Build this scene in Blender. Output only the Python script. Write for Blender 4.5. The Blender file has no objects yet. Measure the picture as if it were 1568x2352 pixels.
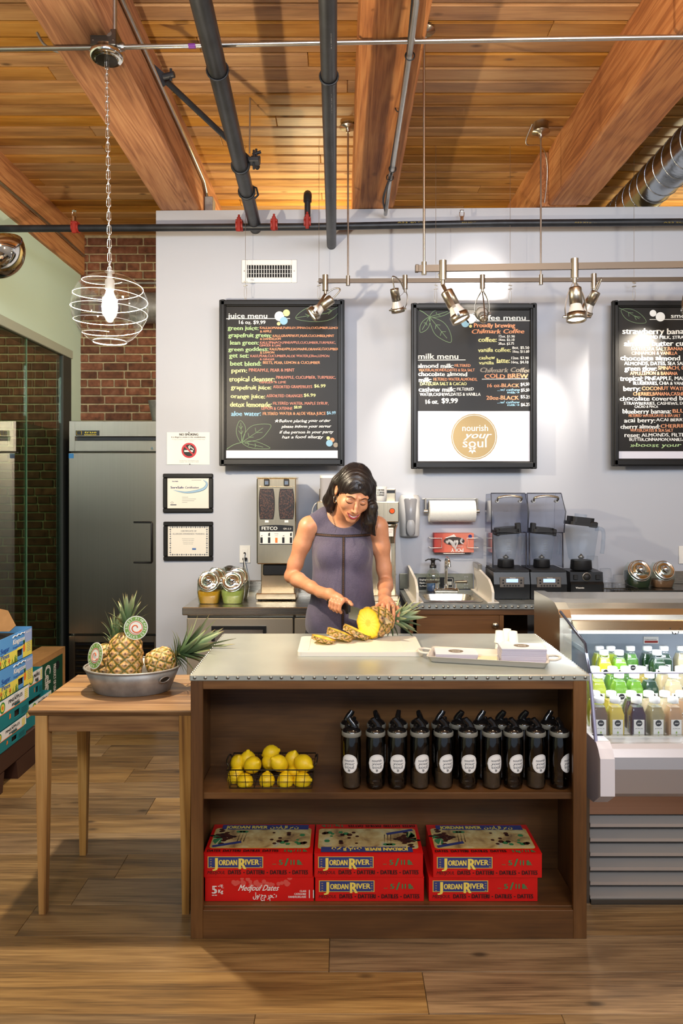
import bpy, bmesh, math, random
import numpy as np
from math import sin, cos, pi, radians, sqrt, atan2
from mathutils import Vector, Matrix, Euler
from mathutils.bvhtree import BVHTree
sc = bpy.context.scene
COL = sc.collection
R = random.Random(7)

# ------------------------------------------------------------ camera
FP = 1700.0            # focal length in pixels of the 1568x2352 frame
CH = 1.55              # camera height
cam = bpy.data.cameras.new('camera')
cam.sensor_fit = 'VERTICAL'; cam.sensor_height = 36.0
cam.lens = 36.0 * FP / 2352.0
cam.shift_y = -56.0 / 2352.0
cam.clip_start = 0.05; cam.clip_end = 100
camo = bpy.data.objects.new('camera', cam); COL.objects.link(camo)
camo.location = (0, 0, CH); camo.rotation_euler = (pi / 2, 0, 0)
sc.camera = camo

# ------------------------------------------------------------ world, lights, exposure
sc.view_settings.view_transform = 'Standard'
sc.view_settings.look = 'None'
sc.view_settings.gamma = 1.0
sc.view_settings.use_curve_mapping = False
sc.view_settings.exposure = 0.68
sc.cycles.use_denoising = True
sc.cycles.max_bounces = 8
sc.cycles.transparent_max_bounces = 24
sc.cycles.sample_clamp_indirect = 4.0
sc.cycles.caustics_reflective = False
sc.cycles.caustics_refractive = False
W = bpy.data.worlds.new('world'); sc.world = W; W.use_nodes = True
W.node_tree.nodes['Background'].inputs[0].default_value = (0.70, 0.82, 1.0, 1)
W.node_tree.nodes['Background'].inputs[1].default_value = 0.30

def light(name, kind, loc, energy, col, target=None, size=0.1, size_y=None, spot=60, blend=0.5, spread=None):
    l = bpy.data.lights.new(name, kind); l.energy = energy; l.color = col
    if kind == 'AREA':
        l.size = size
        if size_y: l.shape = 'RECTANGLE'; l.size_y = size_y
        if spread: l.spread = radians(spread)
    else:
        l.shadow_soft_size = size
    if kind == 'SPOT':
        l.spot_size = radians(spot); l.spot_blend = blend
    o = bpy.data.objects.new(name, l); COL.objects.link(o); o.location = loc
    if target is not None:
        d = Vector(target) - Vector(loc)
        o.rotation_euler = d.to_track_quat('-Z', 'Y').to_euler()
    return o
COOL = (0.80, 0.88, 1.0); WARM = (1.0, 0.80, 0.56); NEUT = (1.0, 0.90, 0.76)
# shop front windows behind the camera
light('window_daylight', 'AREA', (0.8, -1.4, 3.1), 44, COOL, (0.4, 4.6, 2.7), 4.0, 0.8, spread=95)
# added fill lights without fixtures, out of frame, to brighten ceiling and room
light('room_fill', 'POINT', (2.3, 2.1, 2.6), 22, WARM, size=0.12)
light('room_fill', 'POINT', (-0.9, 0.6, 2.7), 15, WARM, size=0.12)
light('room_fill', 'POINT', (-3.3, 4.9, 2.9), 34, NEUT, size=0.12)  # added fill to brighten the bricks seen through the glass
light('alcove_fill', 'POINT', (-0.2, 5.5, 3.05), 26, (1.0, 0.86, 0.5), size=0.08)  # unseen fill lights behind the partition, raised to brighten the alcove
light('alcove_fill', 'POINT', (2.6, 5.6, 3.0), 20, (1.0, 0.9, 0.6), size=0.08)

light('room_fill', 'POINT', (0.85, 1.75, 3.05), 24, WARM, size=0.12)  # fill added above the frame to brighten the right ceiling boards
light('room_fill', 'POINT', (1.2, -0.3, 2.4), 26, WARM, size=0.12)  # unseen fill behind the camera

# ------------------------------------------------------------ helpers
def P(px, py, Y): return Vector(((px - 784) * Y / FP, Y, CH - (py - 1120) * Y / FP))
def PX(px, Y): return (px - 784) * Y / FP
def PZ(py, Y): return CH - (py - 1120) * Y / FP
def YP(py, z): return (CH - z) * FP / (py - 1120)
def lin(c):
    out = []
    for v in c[:3]:
        v = v / 255.0
        out.append(v / 12.92 if v <= 0.04045 else ((v + 0.055) / 1.055) ** 2.4)
    return (out[0], out[1], out[2], 1)

KIDS = {}
def wm(o):
    if o.parent: return wm(o.parent) @ o.matrix_parent_inverse @ o.matrix_basis
    return o.matrix_basis.copy()
def tag(o, label=None, cat=None, group=None, kind=None):
    if label: o['label'] = label
    if cat: o['category'] = cat
    if group: o['group'] = group
    if kind: o['kind'] = kind
    return o
def adopt(o, parent):
    if parent is not None:
        o.parent = parent
        o.matrix_parent_inverse = wm(parent).inverted()
        KIDS.setdefault(parent.name, []).append(o)
def thing(name, label, cat, loc=(0, 0, 0), rz=0, group=None, kind=None):
    o = bpy.data.objects.new(name, None); COL.objects.link(o)
    o.empty_display_size = 0.05
    o.location = loc; o.rotation_euler = (0, 0, rz)
    return tag(o, label, cat, group, kind)
def dup(o, loc=None, rz=None, label=None, group=None, parent=None, mats=None):
    c = o.copy(); COL.objects.link(c)
    if parent is not None:
        c.parent = parent; KIDS.setdefault(parent.name, []).append(c)
    for k in KIDS.get(o.name, []): dup(k, parent=c)
    if loc is not None: c.location = loc
    if rz is not None: c.rotation_euler = (0, 0, rz)
    if label: c['label'] = label
    if group: c['group'] = group
    return c
def inst(o, loc, rot=(0, 0, 0), scale=(1, 1, 1), parent=None):
    """one more object on the same mesh; loc in world coordinates"""
    c = bpy.data.objects.new(o.name.split('.')[0], o.data); COL.objects.link(c)
    c.location = loc; c.rotation_euler = rot; c.scale = scale
    adopt(c, parent)
    return c

# glyphs of the built-in font, meshed once
GL = {}
def prep_glyphs(chars):
    objs = []
    for ch in sorted(set(chars)):
        for body in (ch, 'H' + ch + 'H'):
            cu = bpy.data.curves.new('t', 'FONT'); cu.body = body; cu.resolution_u = 2
            o = bpy.data.objects.new('t', cu); COL.objects.link(o); objs.append((ch, body, o, cu))
    cu = bpy.data.curves.new('t', 'FONT'); cu.body = 'HH'; cu.resolution_u = 2
    o = bpy.data.objects.new('t', cu); COL.objects.link(o); objs.append(('HH', 'HH', o, cu))
    bpy.context.view_layer.update()
    dg = bpy.context.evaluated_depsgraph_get()
    W2 = {}
    for ch, body, o, cu in objs:
        ev = o.evaluated_get(dg); me = ev.to_mesh()
        v = [tuple(x.co[:2]) for x in me.vertices]; f = [tuple(p.vertices) for p in me.polygons]
        xs = [a[0] for a in v]
        W2[body] = (max(xs) - min(xs)) if xs else 0.5
        if body == ch: GL[ch] = [v, f, 0]
        ev.to_mesh_clear()
    hh = W2['HH']
    for ch in set(chars): GL[ch][2] = W2['H' + ch + 'H'] - hh
    for ch, body, o, cu in objs:
        bpy.data.objects.remove(o); bpy.data.curves.remove(cu)
prep_glyphs("abcdefghijklmnopqrstuvwxyzABCDEFGHIJKLMNOPQRSTUVWXYZ0123456789.,:;&$-/()*!?'+ ★»→•تمرمجهولكغريجأنهاالد®éÉ°%")
CAP = max(y for x, y in GL['H'][0])

class MB:
    def __init__(s): s.v = []; s.f = []; s.m = []; s.s = []
    def add(s, vs, fs, m=0, smooth=False, M=None):
        b = len(s.v)
        if M is not None: vs = [M @ Vector(v) for v in vs]
        s.v.extend([tuple(v) for v in vs])
        for f in fs:
            s.f.append(tuple(b + i for i in f)); s.m.append(m); s.s.append(smooth)
        return s
    def box(s, x0, x1, y0, y1, z0, z1, m=0, bev=0, M=None):
        if x0 > x1: x0, x1 = x1, x0
        if y0 > y1: y0, y1 = y1, y0
        if z0 > z1: z0, z1 = z1, z0
        if bev <= 0:
            vs = [(x, y, z) for z in (z0, z1) for y in (y0, y1) for x in (x0, x1)]
            return s.add(vs, [(0, 2, 3, 1), (4, 5, 7, 6), (0, 1, 5, 4), (2, 6, 7, 3), (0, 4, 6, 2), (1, 3, 7, 5)], m, False, M)
        b = min(bev, (x1 - x0) * .45, (y1 - y0) * .45, (z1 - z0) * .45)
        X = (x0, x1); Y = (y0, y1); Z = (z0, z1); vs = []; ix = {}
        for i in (0, 1):
            for j in (0, 1):
                for k in (0, 1):
                    si, sj, sk = (b if i == 0 else -b), (b if j == 0 else -b), (b if k == 0 else -b)
                    ix[i, j, k, 0] = len(vs); vs.append((X[i], Y[j] + sj, Z[k] + sk))
                    ix[i, j, k, 1] = len(vs); vs.append((X[i] + si, Y[j], Z[k] + sk))
                    ix[i, j, k, 2] = len(vs); vs.append((X[i] + si, Y[j] + sj, Z[k]))
        fs = []
        for i in (0, 1):
            q = [ix[i, 0, 0, 0], ix[i, 0, 1, 0], ix[i, 1, 1, 0], ix[i, 1, 0, 0]]; fs.append(tuple(q if i == 0 else q[::-1]))
            q = [ix[0, i, 0, 1], ix[1, i, 0, 1], ix[1, i, 1, 1], ix[0, i, 1, 1]]; fs.append(tuple(q if i == 0 else q[::-1]))
            q = [ix[0, 0, i, 2], ix[0, 1, i, 2], ix[1, 1, i, 2], ix[1, 0, i, 2]]; fs.append(tuple(q if i == 0 else q[::-1]))
        for i in (0, 1):
            for j in (0, 1):
                fs.append((ix[i, j, 0, 0], ix[i, j, 0, 1], ix[i, j, 1, 1], ix[i, j, 1, 0]))
                fs.append((ix[i, 0, j, 0], ix[i, 0, j, 2], ix[i, 1, j, 2], ix[i, 1, j, 0]))
                fs.append((ix[0, i, j, 1], ix[0, i, j, 2], ix[1, i, j, 2], ix[1, i, j, 1]))
                for k in (0, 1): fs.append((ix[i, j, k, 0], ix[i, j, k, 1], ix[i, j, k, 2]))
        cen = Vector(((x0 + x1) / 2, (y0 + y1) / 2, (z0 + z1) / 2)); out = []
        for f in fs:
            a, bb, c = (Vector(vs[f[0]]), Vector(vs[f[1]]), Vector(vs[f[2]]))
            n = (bb - a).cross(c - a); mid = sum((Vector(vs[q]) for q in f), Vector()) / len(f)
            out.append(f if n.dot(mid - cen) > 0 else f[::-1])
        return s.add(vs, out, m, False, M)
    def lathe(s, prof, n=20, M=None, m=0, smooth=True, cap0=True, cap1=True, sx=1, sy=1):
        vs = []; fs = []
        for r, z in prof:
            for i in range(n):
                a = 2 * pi * i / n; vs.append((r * cos(a) * sx, r * sin(a) * sy, z))
        k = len(prof)
        for j in range(k - 1):
            for i in range(n):
                a, b = j * n + i, j * n + (i + 1) % n
                fs.append((a, b, b + n, a + n))
        s.add(vs, fs, m, smooth, M)
        if cap0 and prof[0][0] > 1e-6: s.add(vs[:n], [tuple(range(n))[::-1]], m, False, M)
        if cap1 and prof[-1][0] > 1e-6: s.add(vs[-n:], [tuple(range(n))], m, False, M)
        return s
    def cyl(s, p0, p1, r, r1=None, n=12, m=0, smooth=True, caps=True):
        p0 = Vector(p0); p1 = Vector(p1); d = p1 - p0
        if d.length < 1e-9: return s
        M = Matrix.Translation(p0) @ d.to_track_quat('Z', 'Y').to_matrix().to_4x4()
        return s.lathe([(r, 0), (r if r1 is None else r1, d.length)], n, M, m, smooth, caps, caps)
    def tube(s, pts, r, n=8, closed=False, m=0, smooth=True, flat=1.0, caps=True):
        pts = [Vector(p) for p in pts]; k = len(pts)
        rs = r if isinstance(r, (list, tuple)) else [r] * k
        vs = []; fs = []; up = None
        for i in range(k):
            if closed: t = pts[(i + 1) % k] - pts[i - 1]
            else: t = pts[min(i + 1, k - 1)] - pts[max(i - 1, 0)]
            t.normalize()
            if up is None:
                up = Vector((0, 0, 1)) if abs(t.z) < .9 else Vector((1, 0, 0))
            a = (up - t * up.dot(t)).normalized(); up = a; b = t.cross(a)
            for j in range(n):
                q = 2 * pi * j / n
                vs.append(pts[i] + (a * cos(q) + b * sin(q) * flat) * rs[i])
        for i in range(k if closed else k - 1):
            for j in range(n):
                a0 = i * n + j; b0 = i * n + (j + 1) % n; i2 = ((i + 1) % k) * n
                fs.append((a0, b0, i2 + (j + 1) % n, i2 + j))
        s.add(vs, fs, m, smooth)
        if not closed and caps:
            s.add(vs[:n], [tuple(range(n))[::-1]], m); s.add(vs[-n:], [tuple(range(n))], m)
        return s
    def prism(s, poly, t0, t1, M=None, m=0, smooth=False, ms=None):
        n = len(poly); vs = [(x, y, t0) for x, y in poly] + [(x, y, t1) for x, y in poly]
        s.add(vs, [tuple(range(n))[::-1], tuple(range(n, 2 * n))], m, False, M)
        s.add(vs, [(i, (i + 1) % n, n + (i + 1) % n, n + i) for i in range(n)], m if ms is None else ms, smooth, M)
        return s
    def profX(s, prof, x0, x1, m=0, smooth=False, closed=True):
        """(Y,Z) profile extruded along X"""
        n = len(prof); vs = [(x0, y, z) for y, z in prof] + [(x1, y, z) for y, z in prof]
        if closed: s.add(vs, [tuple(range(n)), tuple(range(n, 2 * n))[::-1]], m)
        s.add(vs, [(i, n + i, n + (i + 1) % n, (i + 1) % n) for i in range(n if closed else n - 1)], m, smooth)
        return s
    def ell(s, c, r, M=None, nu=16, nv=10, m=0):
        prof = []
        vs = [(0, 0, -1)]; fs = []
        for j in range(1, nv):
            t = -pi / 2 + pi * j / nv
            for i in range(nu): a = 2 * pi * i / nu; vs.append((cos(t) * cos(a), cos(t) * sin(a), sin(t)))
        vs.append((0, 0, 1))
        for i in range(nu): fs.append((0, 1 + (i + 1) % nu, 1 + i))
        for j in range(nv - 2):
            for i in range(nu):
                a = 1 + j * nu + i; b = 1 + j * nu + (i + 1) % nu; fs.append((a, b, b + nu, a + nu))
        L = len(vs) - 1; q = 1 + (nv - 2) * nu
        for i in range(nu): fs.append((L, q + i, q + (i + 1) % nu))
        vs = [(c[0] + x * r[0], c[1] + y * r[1], c[2] + z * r[2]) for x, y, z in vs]
        return s.add(vs, fs, m, True, M)
    def text(s, body, M, w=None, cap=0.01, m=0, bold=0, shear=0, jit=0, slope=0, gap=0, rnd=R):
        """text in the plane M (x right, y up), from the origin, cap height cap, fitted to width w"""
        adv = 0
        for ch in body: adv += GL.get(ch, GL['o'])[2] + gap
        k = cap / CAP; kx = (w / adv) if w else k
        x = 0
        for ch in body:
            g = GL.get(ch, GL['o'])
            if g[0]:
                dy = rnd.uniform(-jit, jit) * cap; rr = rnd.uniform(-jit, jit) * .6; q = 1 + rnd.uniform(-jit, jit) * .5
                for b in ((0,) if not bold else (0, bold)):
                    vs = []
                    for gx, gy in g[0]:
                        X = (x + gx) * kx + gy * k * shear + b * cap - rr * gy * k
                        Yv = gy * k * q + dy + X * slope + rr * gx * kx
                        vs.append((X, Yv, 0.00002 * b))
                    s.add(vs, g[1], m, False, M)
            x += g[2] + gap
        return s
    def build(s, name, mats, parent=None, **kw):
        me = bpy.data.meshes.new(name)
        me.from_pydata(s.v, [], s.f)
        if not isinstance(mats, (list, tuple)): mats = [mats]
        for q in mats: me.materials.append(q)
        n = len(s.f)
        if n:
            me.polygons.foreach_set('material_index', s.m)
            me.polygons.foreach_set('use_smooth', s.s)
        me.update()
        o = bpy.data.objects.new(name, me); COL.objects.link(o)
        adopt(o, parent)
        if kw: tag(o, kw.get('label'), kw.get('cat'), kw.get('group'), kw.get('kind'))
        return o
def base_at(o, loc):
    """moves a top-level mesh's origin to loc without moving its shape"""
    o.data.transform(Matrix.Translation(-Vector(loc))); o.location = loc
    return o
def FRONT(x, y, z):   # plane facing the camera (-Y): text x -> +X, y -> +Z
    return Matrix(((1, 0, 0, x), (0, 0, -1, y), (0, 1, 0, z), (0, 0, 0, 1)))
def arc(cx, cy, r, a0, a1, n, ry=None):
    ry = r if ry is None else ry
    return [(cx + r * cos(a0 + (a1 - a0) * i / n), cy + ry * sin(a0 + (a1 - a0) * i / n)) for i in range(n + 1)]
def rrect(x0, x1, y0, y1, r, n=4):
    p = []
    for cx, cy, a in ((x1 - r, y0 + r, -pi / 2), (x1 - r, y1 - r, 0), (x0 + r, y1 - r, pi / 2), (x0 + r, y0 + r, pi)):
        p += arc(cx, cy, r, a, a + pi / 2, n)
    return p
def disc(n, r, cx=0, cy=0, ry=None):
    return arc(cx, cy, r, 0, 2 * pi * (n - 1) / n, n - 1, ry)
def catmull(pts, k=6, closed=False):
    pts = [Vector(p) for p in pts]; n = len(pts); out = []
    for i in range(n if closed else n - 1):
        if closed: a, b, c, d = pts[i - 1], pts[i], pts[(i + 1) % n], pts[(i + 2) % n]
        else: a, b, c, d = pts[max(i - 1, 0)], pts[i], pts[i + 1], pts[min(i + 2, n - 1)]
        for j in range(k):
            t = j / k
            out.append(0.5 * ((2 * b) + (c - a) * t + (2 * a - 5 * b + 4 * c - d) * t * t + (3 * b - a - 3 * c + d) * t ** 3))
    if not closed: out.append(pts[-1])
    return out

# ------------------------------------------------------------ materials
class NT:
    def __init__(s, name):
        s.mat = bpy.data.materials.new(name); s.mat.use_nodes = True
        s.t = s.mat.node_tree; s.b = s.t.nodes['Principled BSDF']; s.out = s.t.nodes['Material Output']
    def n(s, typ, **kw):
        q = s.t.nodes.new(typ)
        for k, v in kw.items():
            if k.startswith('i_'): q.inputs[k[2:].replace('_', ' ')].default_value = v
            elif k[0] == 'I' and k[1:].isdigit(): q.inputs[int(k[1:])].default_value = v
            else: setattr(q, k, v)
        return q
    def l(s, a, b): s.t.links.new(a, b)
    def math(s, op, a, b=None, clamp=False):
        q = s.n('ShaderNodeMath', operation=op); q.use_clamp = clamp
        for i, v in enumerate((a, b)):
            if v is None: continue
            if hasattr(v, 'links'): s.l(v, q.inputs[i])
            else: q.inputs[i].default_value = v
        return q.outputs[0]
    def ramp(s, fac, stops):
        q = s.n('ShaderNodeValToRGB'); e = q.color_ramp.elements
        while len(e) < len(stops): e.new(0.5)
        for i, (p, c) in enumerate(stops): e[i].position = p; e[i].color = c if len(c) == 4 and max(c) <= 1.0001 else lin(c)
        s.l(fac, q.inputs[0]); return q.outputs[0]
    def mix(s, fac, a, b, typ='MIX'):
        q = s.n('ShaderNodeMix', data_type='RGBA', blend_type=typ)
        for i, v in ((0, fac), (6, a), (7, b)):
            if hasattr(v, 'links'): s.l(v, q.inputs[i])
            else: q.inputs[i].default_value = v
        return q.outputs[2]
    def noise(s, vec, scale, detail=3, dist=0, rough=.55):
        q = s.n('ShaderNodeTexNoise', i_Scale=scale, i_Detail=detail, i_Distortion=dist, i_Roughness=rough)
        if vec is not None: s.l(vec, q.inputs['Vector'])
        return q.outputs['Fac']
    def coord(s, scale=(1, 1, 1), rnd=False, which='Object'):
        tc = s.n('ShaderNodeTexCoord'); mp = s.n('ShaderNodeMapping'); mp.inputs['Scale'].default_value = scale
        src = tc.outputs[which]
        if rnd:
            oi = s.n('ShaderNodeObjectInfo'); v = s.n('ShaderNodeVectorMath', operation='ADD')
            cb = s.n('ShaderNodeCombineXYZ')
            r1 = s.math('MULTIPLY', oi.outputs['Random'], 37.0); r2 = s.math('MULTIPLY', oi.outputs['Random'], 91.0)
            s.l(r1, cb.inputs[0]); s.l(r2, cb.inputs[1]); s.l(r1, cb.inputs[2])
            s.l(src, v.inputs[0]); s.l(cb.outputs[0], v.inputs[1]); src = v.outputs[0]
            s.rand = oi.outputs['Random']
        s.l(src, mp.inputs['Vector']); return mp.outputs[0]
    def bump(s, h, strength, dist=0.002):
        q = s.n('ShaderNodeBump', i_Strength=strength, i_Distance=dist); s.l(h, q.inputs['Height'])
        s.l(q.outputs[0], s.b.inputs['Normal'])
def mat(name, col, rough=.5, metal=0, vary=0, vscale=8, bump=0, bscale=60, bdist=.002, emit=0, coat=0, spec=.5,
        stretch=(1, 1, 1), sss=0, rnd=False, trans=0, ior=1.45, sheen=0, alpha=1, rvary=0):
    t = NT(name); b = t.b
    c = lin(col); b.inputs['Base Color'].default_value = c
    b.inputs['Roughness'].default_value = rough; b.inputs['Metallic'].default_value = metal
    b.inputs['Specular IOR Level'].default_value = spec; b.inputs['Coat Weight'].default_value = coat
    b.inputs['Coat Roughness'].default_value = .08
    b.inputs['IOR'].default_value = ior; b.inputs['Transmission Weight'].default_value = trans
    if sheen: b.inputs['Sheen Weight'].default_value = sheen
    if alpha < 1: b.inputs['Alpha'].default_value = alpha
    if sss:
        b.inputs['Subsurface Weight'].default_value = sss; b.inputs['Subsurface Radius'].default_value = (.02, .008, .004)
        b.inputs['Subsurface Scale'].default_value = .5
    if emit:
        b.inputs['Emission Color'].default_value = c; b.inputs['Emission Strength'].default_value = emit
    if vary or bump or rvary:
        v = t.coord(stretch, rnd)
        if vary:
            n1 = t.noise(v, vscale, 4)
            lo = tuple(max(0, x * (1 - vary)) for x in c[:3]) + (1,); hi = tuple(min(1, x * (1 + vary)) for x in c[:3]) + (1,)
            t.l(t.ramp(n1, [(.3, lo), (.7, hi)]), b.inputs['Base Color'])
        if rvary:
            n3 = t.noise(v, vscale * 2, 3)
            q = t.n('ShaderNodeMapRange'); t.l(n3, q.inputs[0]); q.inputs[3].default_value = max(0.02, rough - rvary); q.inputs[4].default_value = rough + rvary
            t.l(q.outputs[0], b.inputs['Roughness'])
        if bump:
            n2 = t.noise(v, bscale, 3); t.bump(n2, bump, bdist)
    return t.mat
def clear(name, tint=(250, 255, 252), gloss=.06, rough=.02, fres=1.45, k=1.0, spec=(1, 1, 1, 1)):
    """thin clear pane or wall of a vessel: passes light straight through and mirrors by Fresnel"""
    t = NT(name); t.t.nodes.remove(t.b)
    tr = t.n('ShaderNodeBsdfTransparent'); tr.inputs[0].default_value = lin(tint)
    gl = t.n('ShaderNodeBsdfGlossy'); gl.inputs['Roughness'].default_value = rough; gl.inputs[0].default_value = spec
    fr = t.n('ShaderNodeFresnel'); ge_ = t.n('ShaderNodeNewGeometry')
    t.l(t.math('POWER', fres, t.math('SUBTRACT', 1.0, t.math('MULTIPLY', ge_.outputs['Backfacing'], 2.0))), fr.inputs['IOR']); mx = t.n('ShaderNodeMixShader')
    f = t.math('ADD', t.math('MULTIPLY', fr.outputs[0], k), gloss, True)
    t.l(f, mx.inputs[0]); t.l(tr.outputs[0], mx.inputs[1]); t.l(gl.outputs[0], mx.inputs[2]); t.l(mx.outputs[0], t.out.inputs[0])
    return t.mat
def milky(name, tint, dif, k=.5, rough=.1, gloss=.05):
    """smoked or milky plastic: part clear, part diffuse"""
    t = NT(name)
    t.b.inputs['Base Color'].default_value = lin(dif); t.b.inputs['Roughness'].default_value = rough
    tr = t.n('ShaderNodeBsdfTransparent'); tr.inputs[0].default_value = lin(tint); mx = t.n('ShaderNodeMixShader')
    mx.inputs[0].default_value = k; t.l(tr.outputs[0], mx.inputs[1]); t.l(t.b.outputs[0], mx.inputs[2]); t.l(mx.outputs[0], t.out.inputs[0])
    return t.mat
def wood(name, dark, mid, light_, axis=0, rough=.45, grain=9, across=7, along=.7, fib=.35, spread=.25, knots=0, rings=.5, bump=.25, coat=0, rnd=True, gap=None):
    """grain runs along axis; contour rings plus fine fibres; tone differs from piece to piece"""
    t = NT(name); sc_ = [across] * 3; sc_[axis] = along
    v = t.coord(tuple(sc_), rnd)
    base = t.noise(v, 1.0, 3, .3, .5)
    ring = t.math('SINE', t.math('MULTIPLY', base, 6.28 * grain)); ring = t.math('MULTIPLY', t.math('ADD', ring, 1.0), .5)
    sf = [150.0] * 3; sf[axis] = 5.0
    v2 = t.coord(tuple(sf), rnd); fibre = t.noise(v2, 1.0, 2, 0, .6)
    sm = [9.0] * 3; sm[axis] = 1.6
    v3 = t.coord(tuple(sm), rnd); mott = t.noise(v3, 1.0, 4, .2, .6)
    f = t.math('ADD', t.math('MULTIPLY', ring, rings), t.math('MULTIPLY', fibre, fib))
    f = t.math('ADD', f, t.math('MULTIPLY', mott, 1.0 - rings * .5))
    f = t.math('MULTIPLY', f, 1.0 / (rings + fib + 1.0 - rings * .5))
    c = t.ramp(f, [(.28, dark), (.5, mid), (.72, light_)])
    if rnd:
        h = t.n('ShaderNodeHueSaturation')
        q = t.n('ShaderNodeMapRange'); t.l(t.rand, q.inputs[0]); q.inputs[3].default_value = 1 - spread; q.inputs[4].default_value = 1 + spread
        t.l(q.outputs[0], h.inputs['Value'])
        r2 = t.math('FRACT', t.math('MULTIPLY', t.rand, 17.3)); q2 = t.n('ShaderNodeMapRange'); t.l(r2, q2.inputs[0]); q2.inputs[3].default_value = .85; q2.inputs[4].default_value = 1.1
        t.l(q2.outputs[0], h.inputs['Saturation'])
        t.l(c, h.inputs['Color']); c = h.outputs[0]
    if knots:
        sk = [7.0] * 3; sk[axis] = 3.2
        v4 = t.coord(tuple(sk), rnd); vo = t.n('ShaderNodeTexVoronoi', i_Scale=1.0); t.l(v4, vo.inputs['Vector'])
        kf = t.n('ShaderNodeMapRange'); t.l(vo.outputs['Distance'], kf.inputs[0]); kf.inputs[1].default_value = .04; kf.inputs[2].default_value = .12 ; kf.inputs[3].default_value = knots; kf.inputs[4].default_value = 0
        c = t.mix(kf.outputs[0], c, tuple(x * .35 for x in lin(dark)[:3]) + (1,))
    t.l(c, t.b.inputs['Base Color'])
    t.b.inputs['Roughness'].default_value = rough; t.b.inputs['Coat Weight'].default_value = coat; t.b.inputs['Coat Roughness'].default_value = .25
    t.bump(t.math('ADD', t.math('MULTIPLY', fibre, .6), t.math('MULTIPLY', ring, .4)), bump, .0015)
    return t.mat
def steel(name, col=(190, 186, 176), rough=.28, axis=0, amt=.1, metal=1.0):
    t = NT(name); s_ = [140.0] * 3; s_[axis] = .8
    v = t.coord(tuple(s_)); n1 = t.noise(v, 1.0, 2)
    q = t.n('ShaderNodeMapRange'); t.l(n1, q.inputs[0]); q.inputs[3].default_value = max(.05, rough - amt * .35); q.inputs[4].default_value = rough + amt * .35
    t.l(q.outputs[0], t.b.inputs['Roughness'])
    c = lin(col); t.l(t.ramp(n1, [(.3, tuple(x * .93 for x in c[:3]) + (1,)), (.7, c)]), t.b.inputs['Base Color'])
    t.b.inputs['Metallic'].default_value = metal
    pass
    return t.mat

WHITE = mat('white_plastic', (236, 234, 228), .35)
BLACK = mat('black_plastic', (22, 22, 23), .35, bump=.1, bscale=400, bdist=.0003)
BLACKM = mat('black_paint_metal', (34, 36, 40), .42, vary=.3, vscale=14)
CHROME = mat('chrome', (225, 225, 222), .07, 1.0)
NICKEL = steel('brushed_nickel', (188, 180, 166), .3, 2, .08)
STEELX = steel('brushed_steel_horizontal', (196, 190, 178), .27, 0, .1)
STEELZ = steel('brushed_steel_vertical', (186, 180, 168), .3, 2, .1)
DKSTEEL = steel('dark_steel', (120, 116, 108), .3, 0, .08)
GALV = mat('galvanised_steel', (156, 154, 150), .5, .55, vary=.22, vscale=22, rvary=.1)
CONDUIT = mat('conduit_metal', (190, 188, 182), .32, 1.0, vary=.1, vscale=10)
RED = mat('red_paint', (150, 40, 30), .5, vary=.2)
INKB = mat('black_ink', (25, 25, 28), .6)
INKG = mat('grey_ink', (120, 122, 125), .6)
PAPER = mat('paper', (238, 234, 226), .6)
GLASS = clear('clear_glass', (247, 252, 250))
# ============================================================ structure
FLOORW = wood('floor_planks', (70, 52, 32), (132, 104, 68), (170, 140, 96), 0, .42, 5, 9, .7, .8, .24, knots=.75, rings=.24, bump=.3)
CEILW = wood('ceiling_boards', (124, 80, 34), (182, 128, 62), (208, 158, 90), 0, .5, 3, 7, .6, .4, .12, knots=.8, rings=.22, bump=.2)
BEAMW = wood('beam_timber', (132, 72, 30), (186, 118, 60), (214, 150, 88), 1, .65, 11, 7.0, .42, .7, .05, knots=.5, rings=.30, bump=.5)
t = NT('painted_wall'); v = t.coord(); n = t.noise(v, 260, 2); t.b.inputs['Base Color'].default_value = lin((186, 189, 197)); t.b.inputs['Roughness'].default_value = .5
t.bump(n, .06, .0008); WALLP = t.mat
WALLG = mat('white_wall_green_cast', (198, 220, 208), .6, bump=.05, bscale=200)  # white wall; the green cast from the glass is put into its colour
MORTAR = mat('mortar', (186, 170, 132), .9, vary=.25, vscale=20, bump=.5, bscale=90)
t = NT('brick_red'); v = t.coord((1, 1, 1), True); n = t.noise(v, 18, 4)
c = t.ramp(n, [(.3, (92, 56, 38)), (.52, (130, 80, 56)), (.75, (150, 106, 80))])
h = t.n('ShaderNodeHueSaturation'); q = t.n('ShaderNodeMapRange'); t.l(t.rand, q.inputs[0]); q.inputs[3].default_value = .55; q.inputs[4].default_value = 1.15
t.l(q.outputs[0], h.inputs['Value']); t.l(c, h.inputs['Color']); t.l(h.outputs[0], t.b.inputs['Base Color'])
t.b.inputs['Roughness'].default_value = .85; t.bump(t.noise(v, 70, 4), .5, .003); BRICK = t.mat
DARKTRIM = mat('dark_trim', (52, 56, 54), .5)
GREYT = mat('grey_green_trim', (168, 174, 162), .5)
SUB = mat('subfloor', (30, 22, 14), .9)

def wallY(x): return 4.764 - 0.0214 * x
WA = -atan2(0.0214, 1)
YB = 6.27
XL = -2.206

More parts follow.
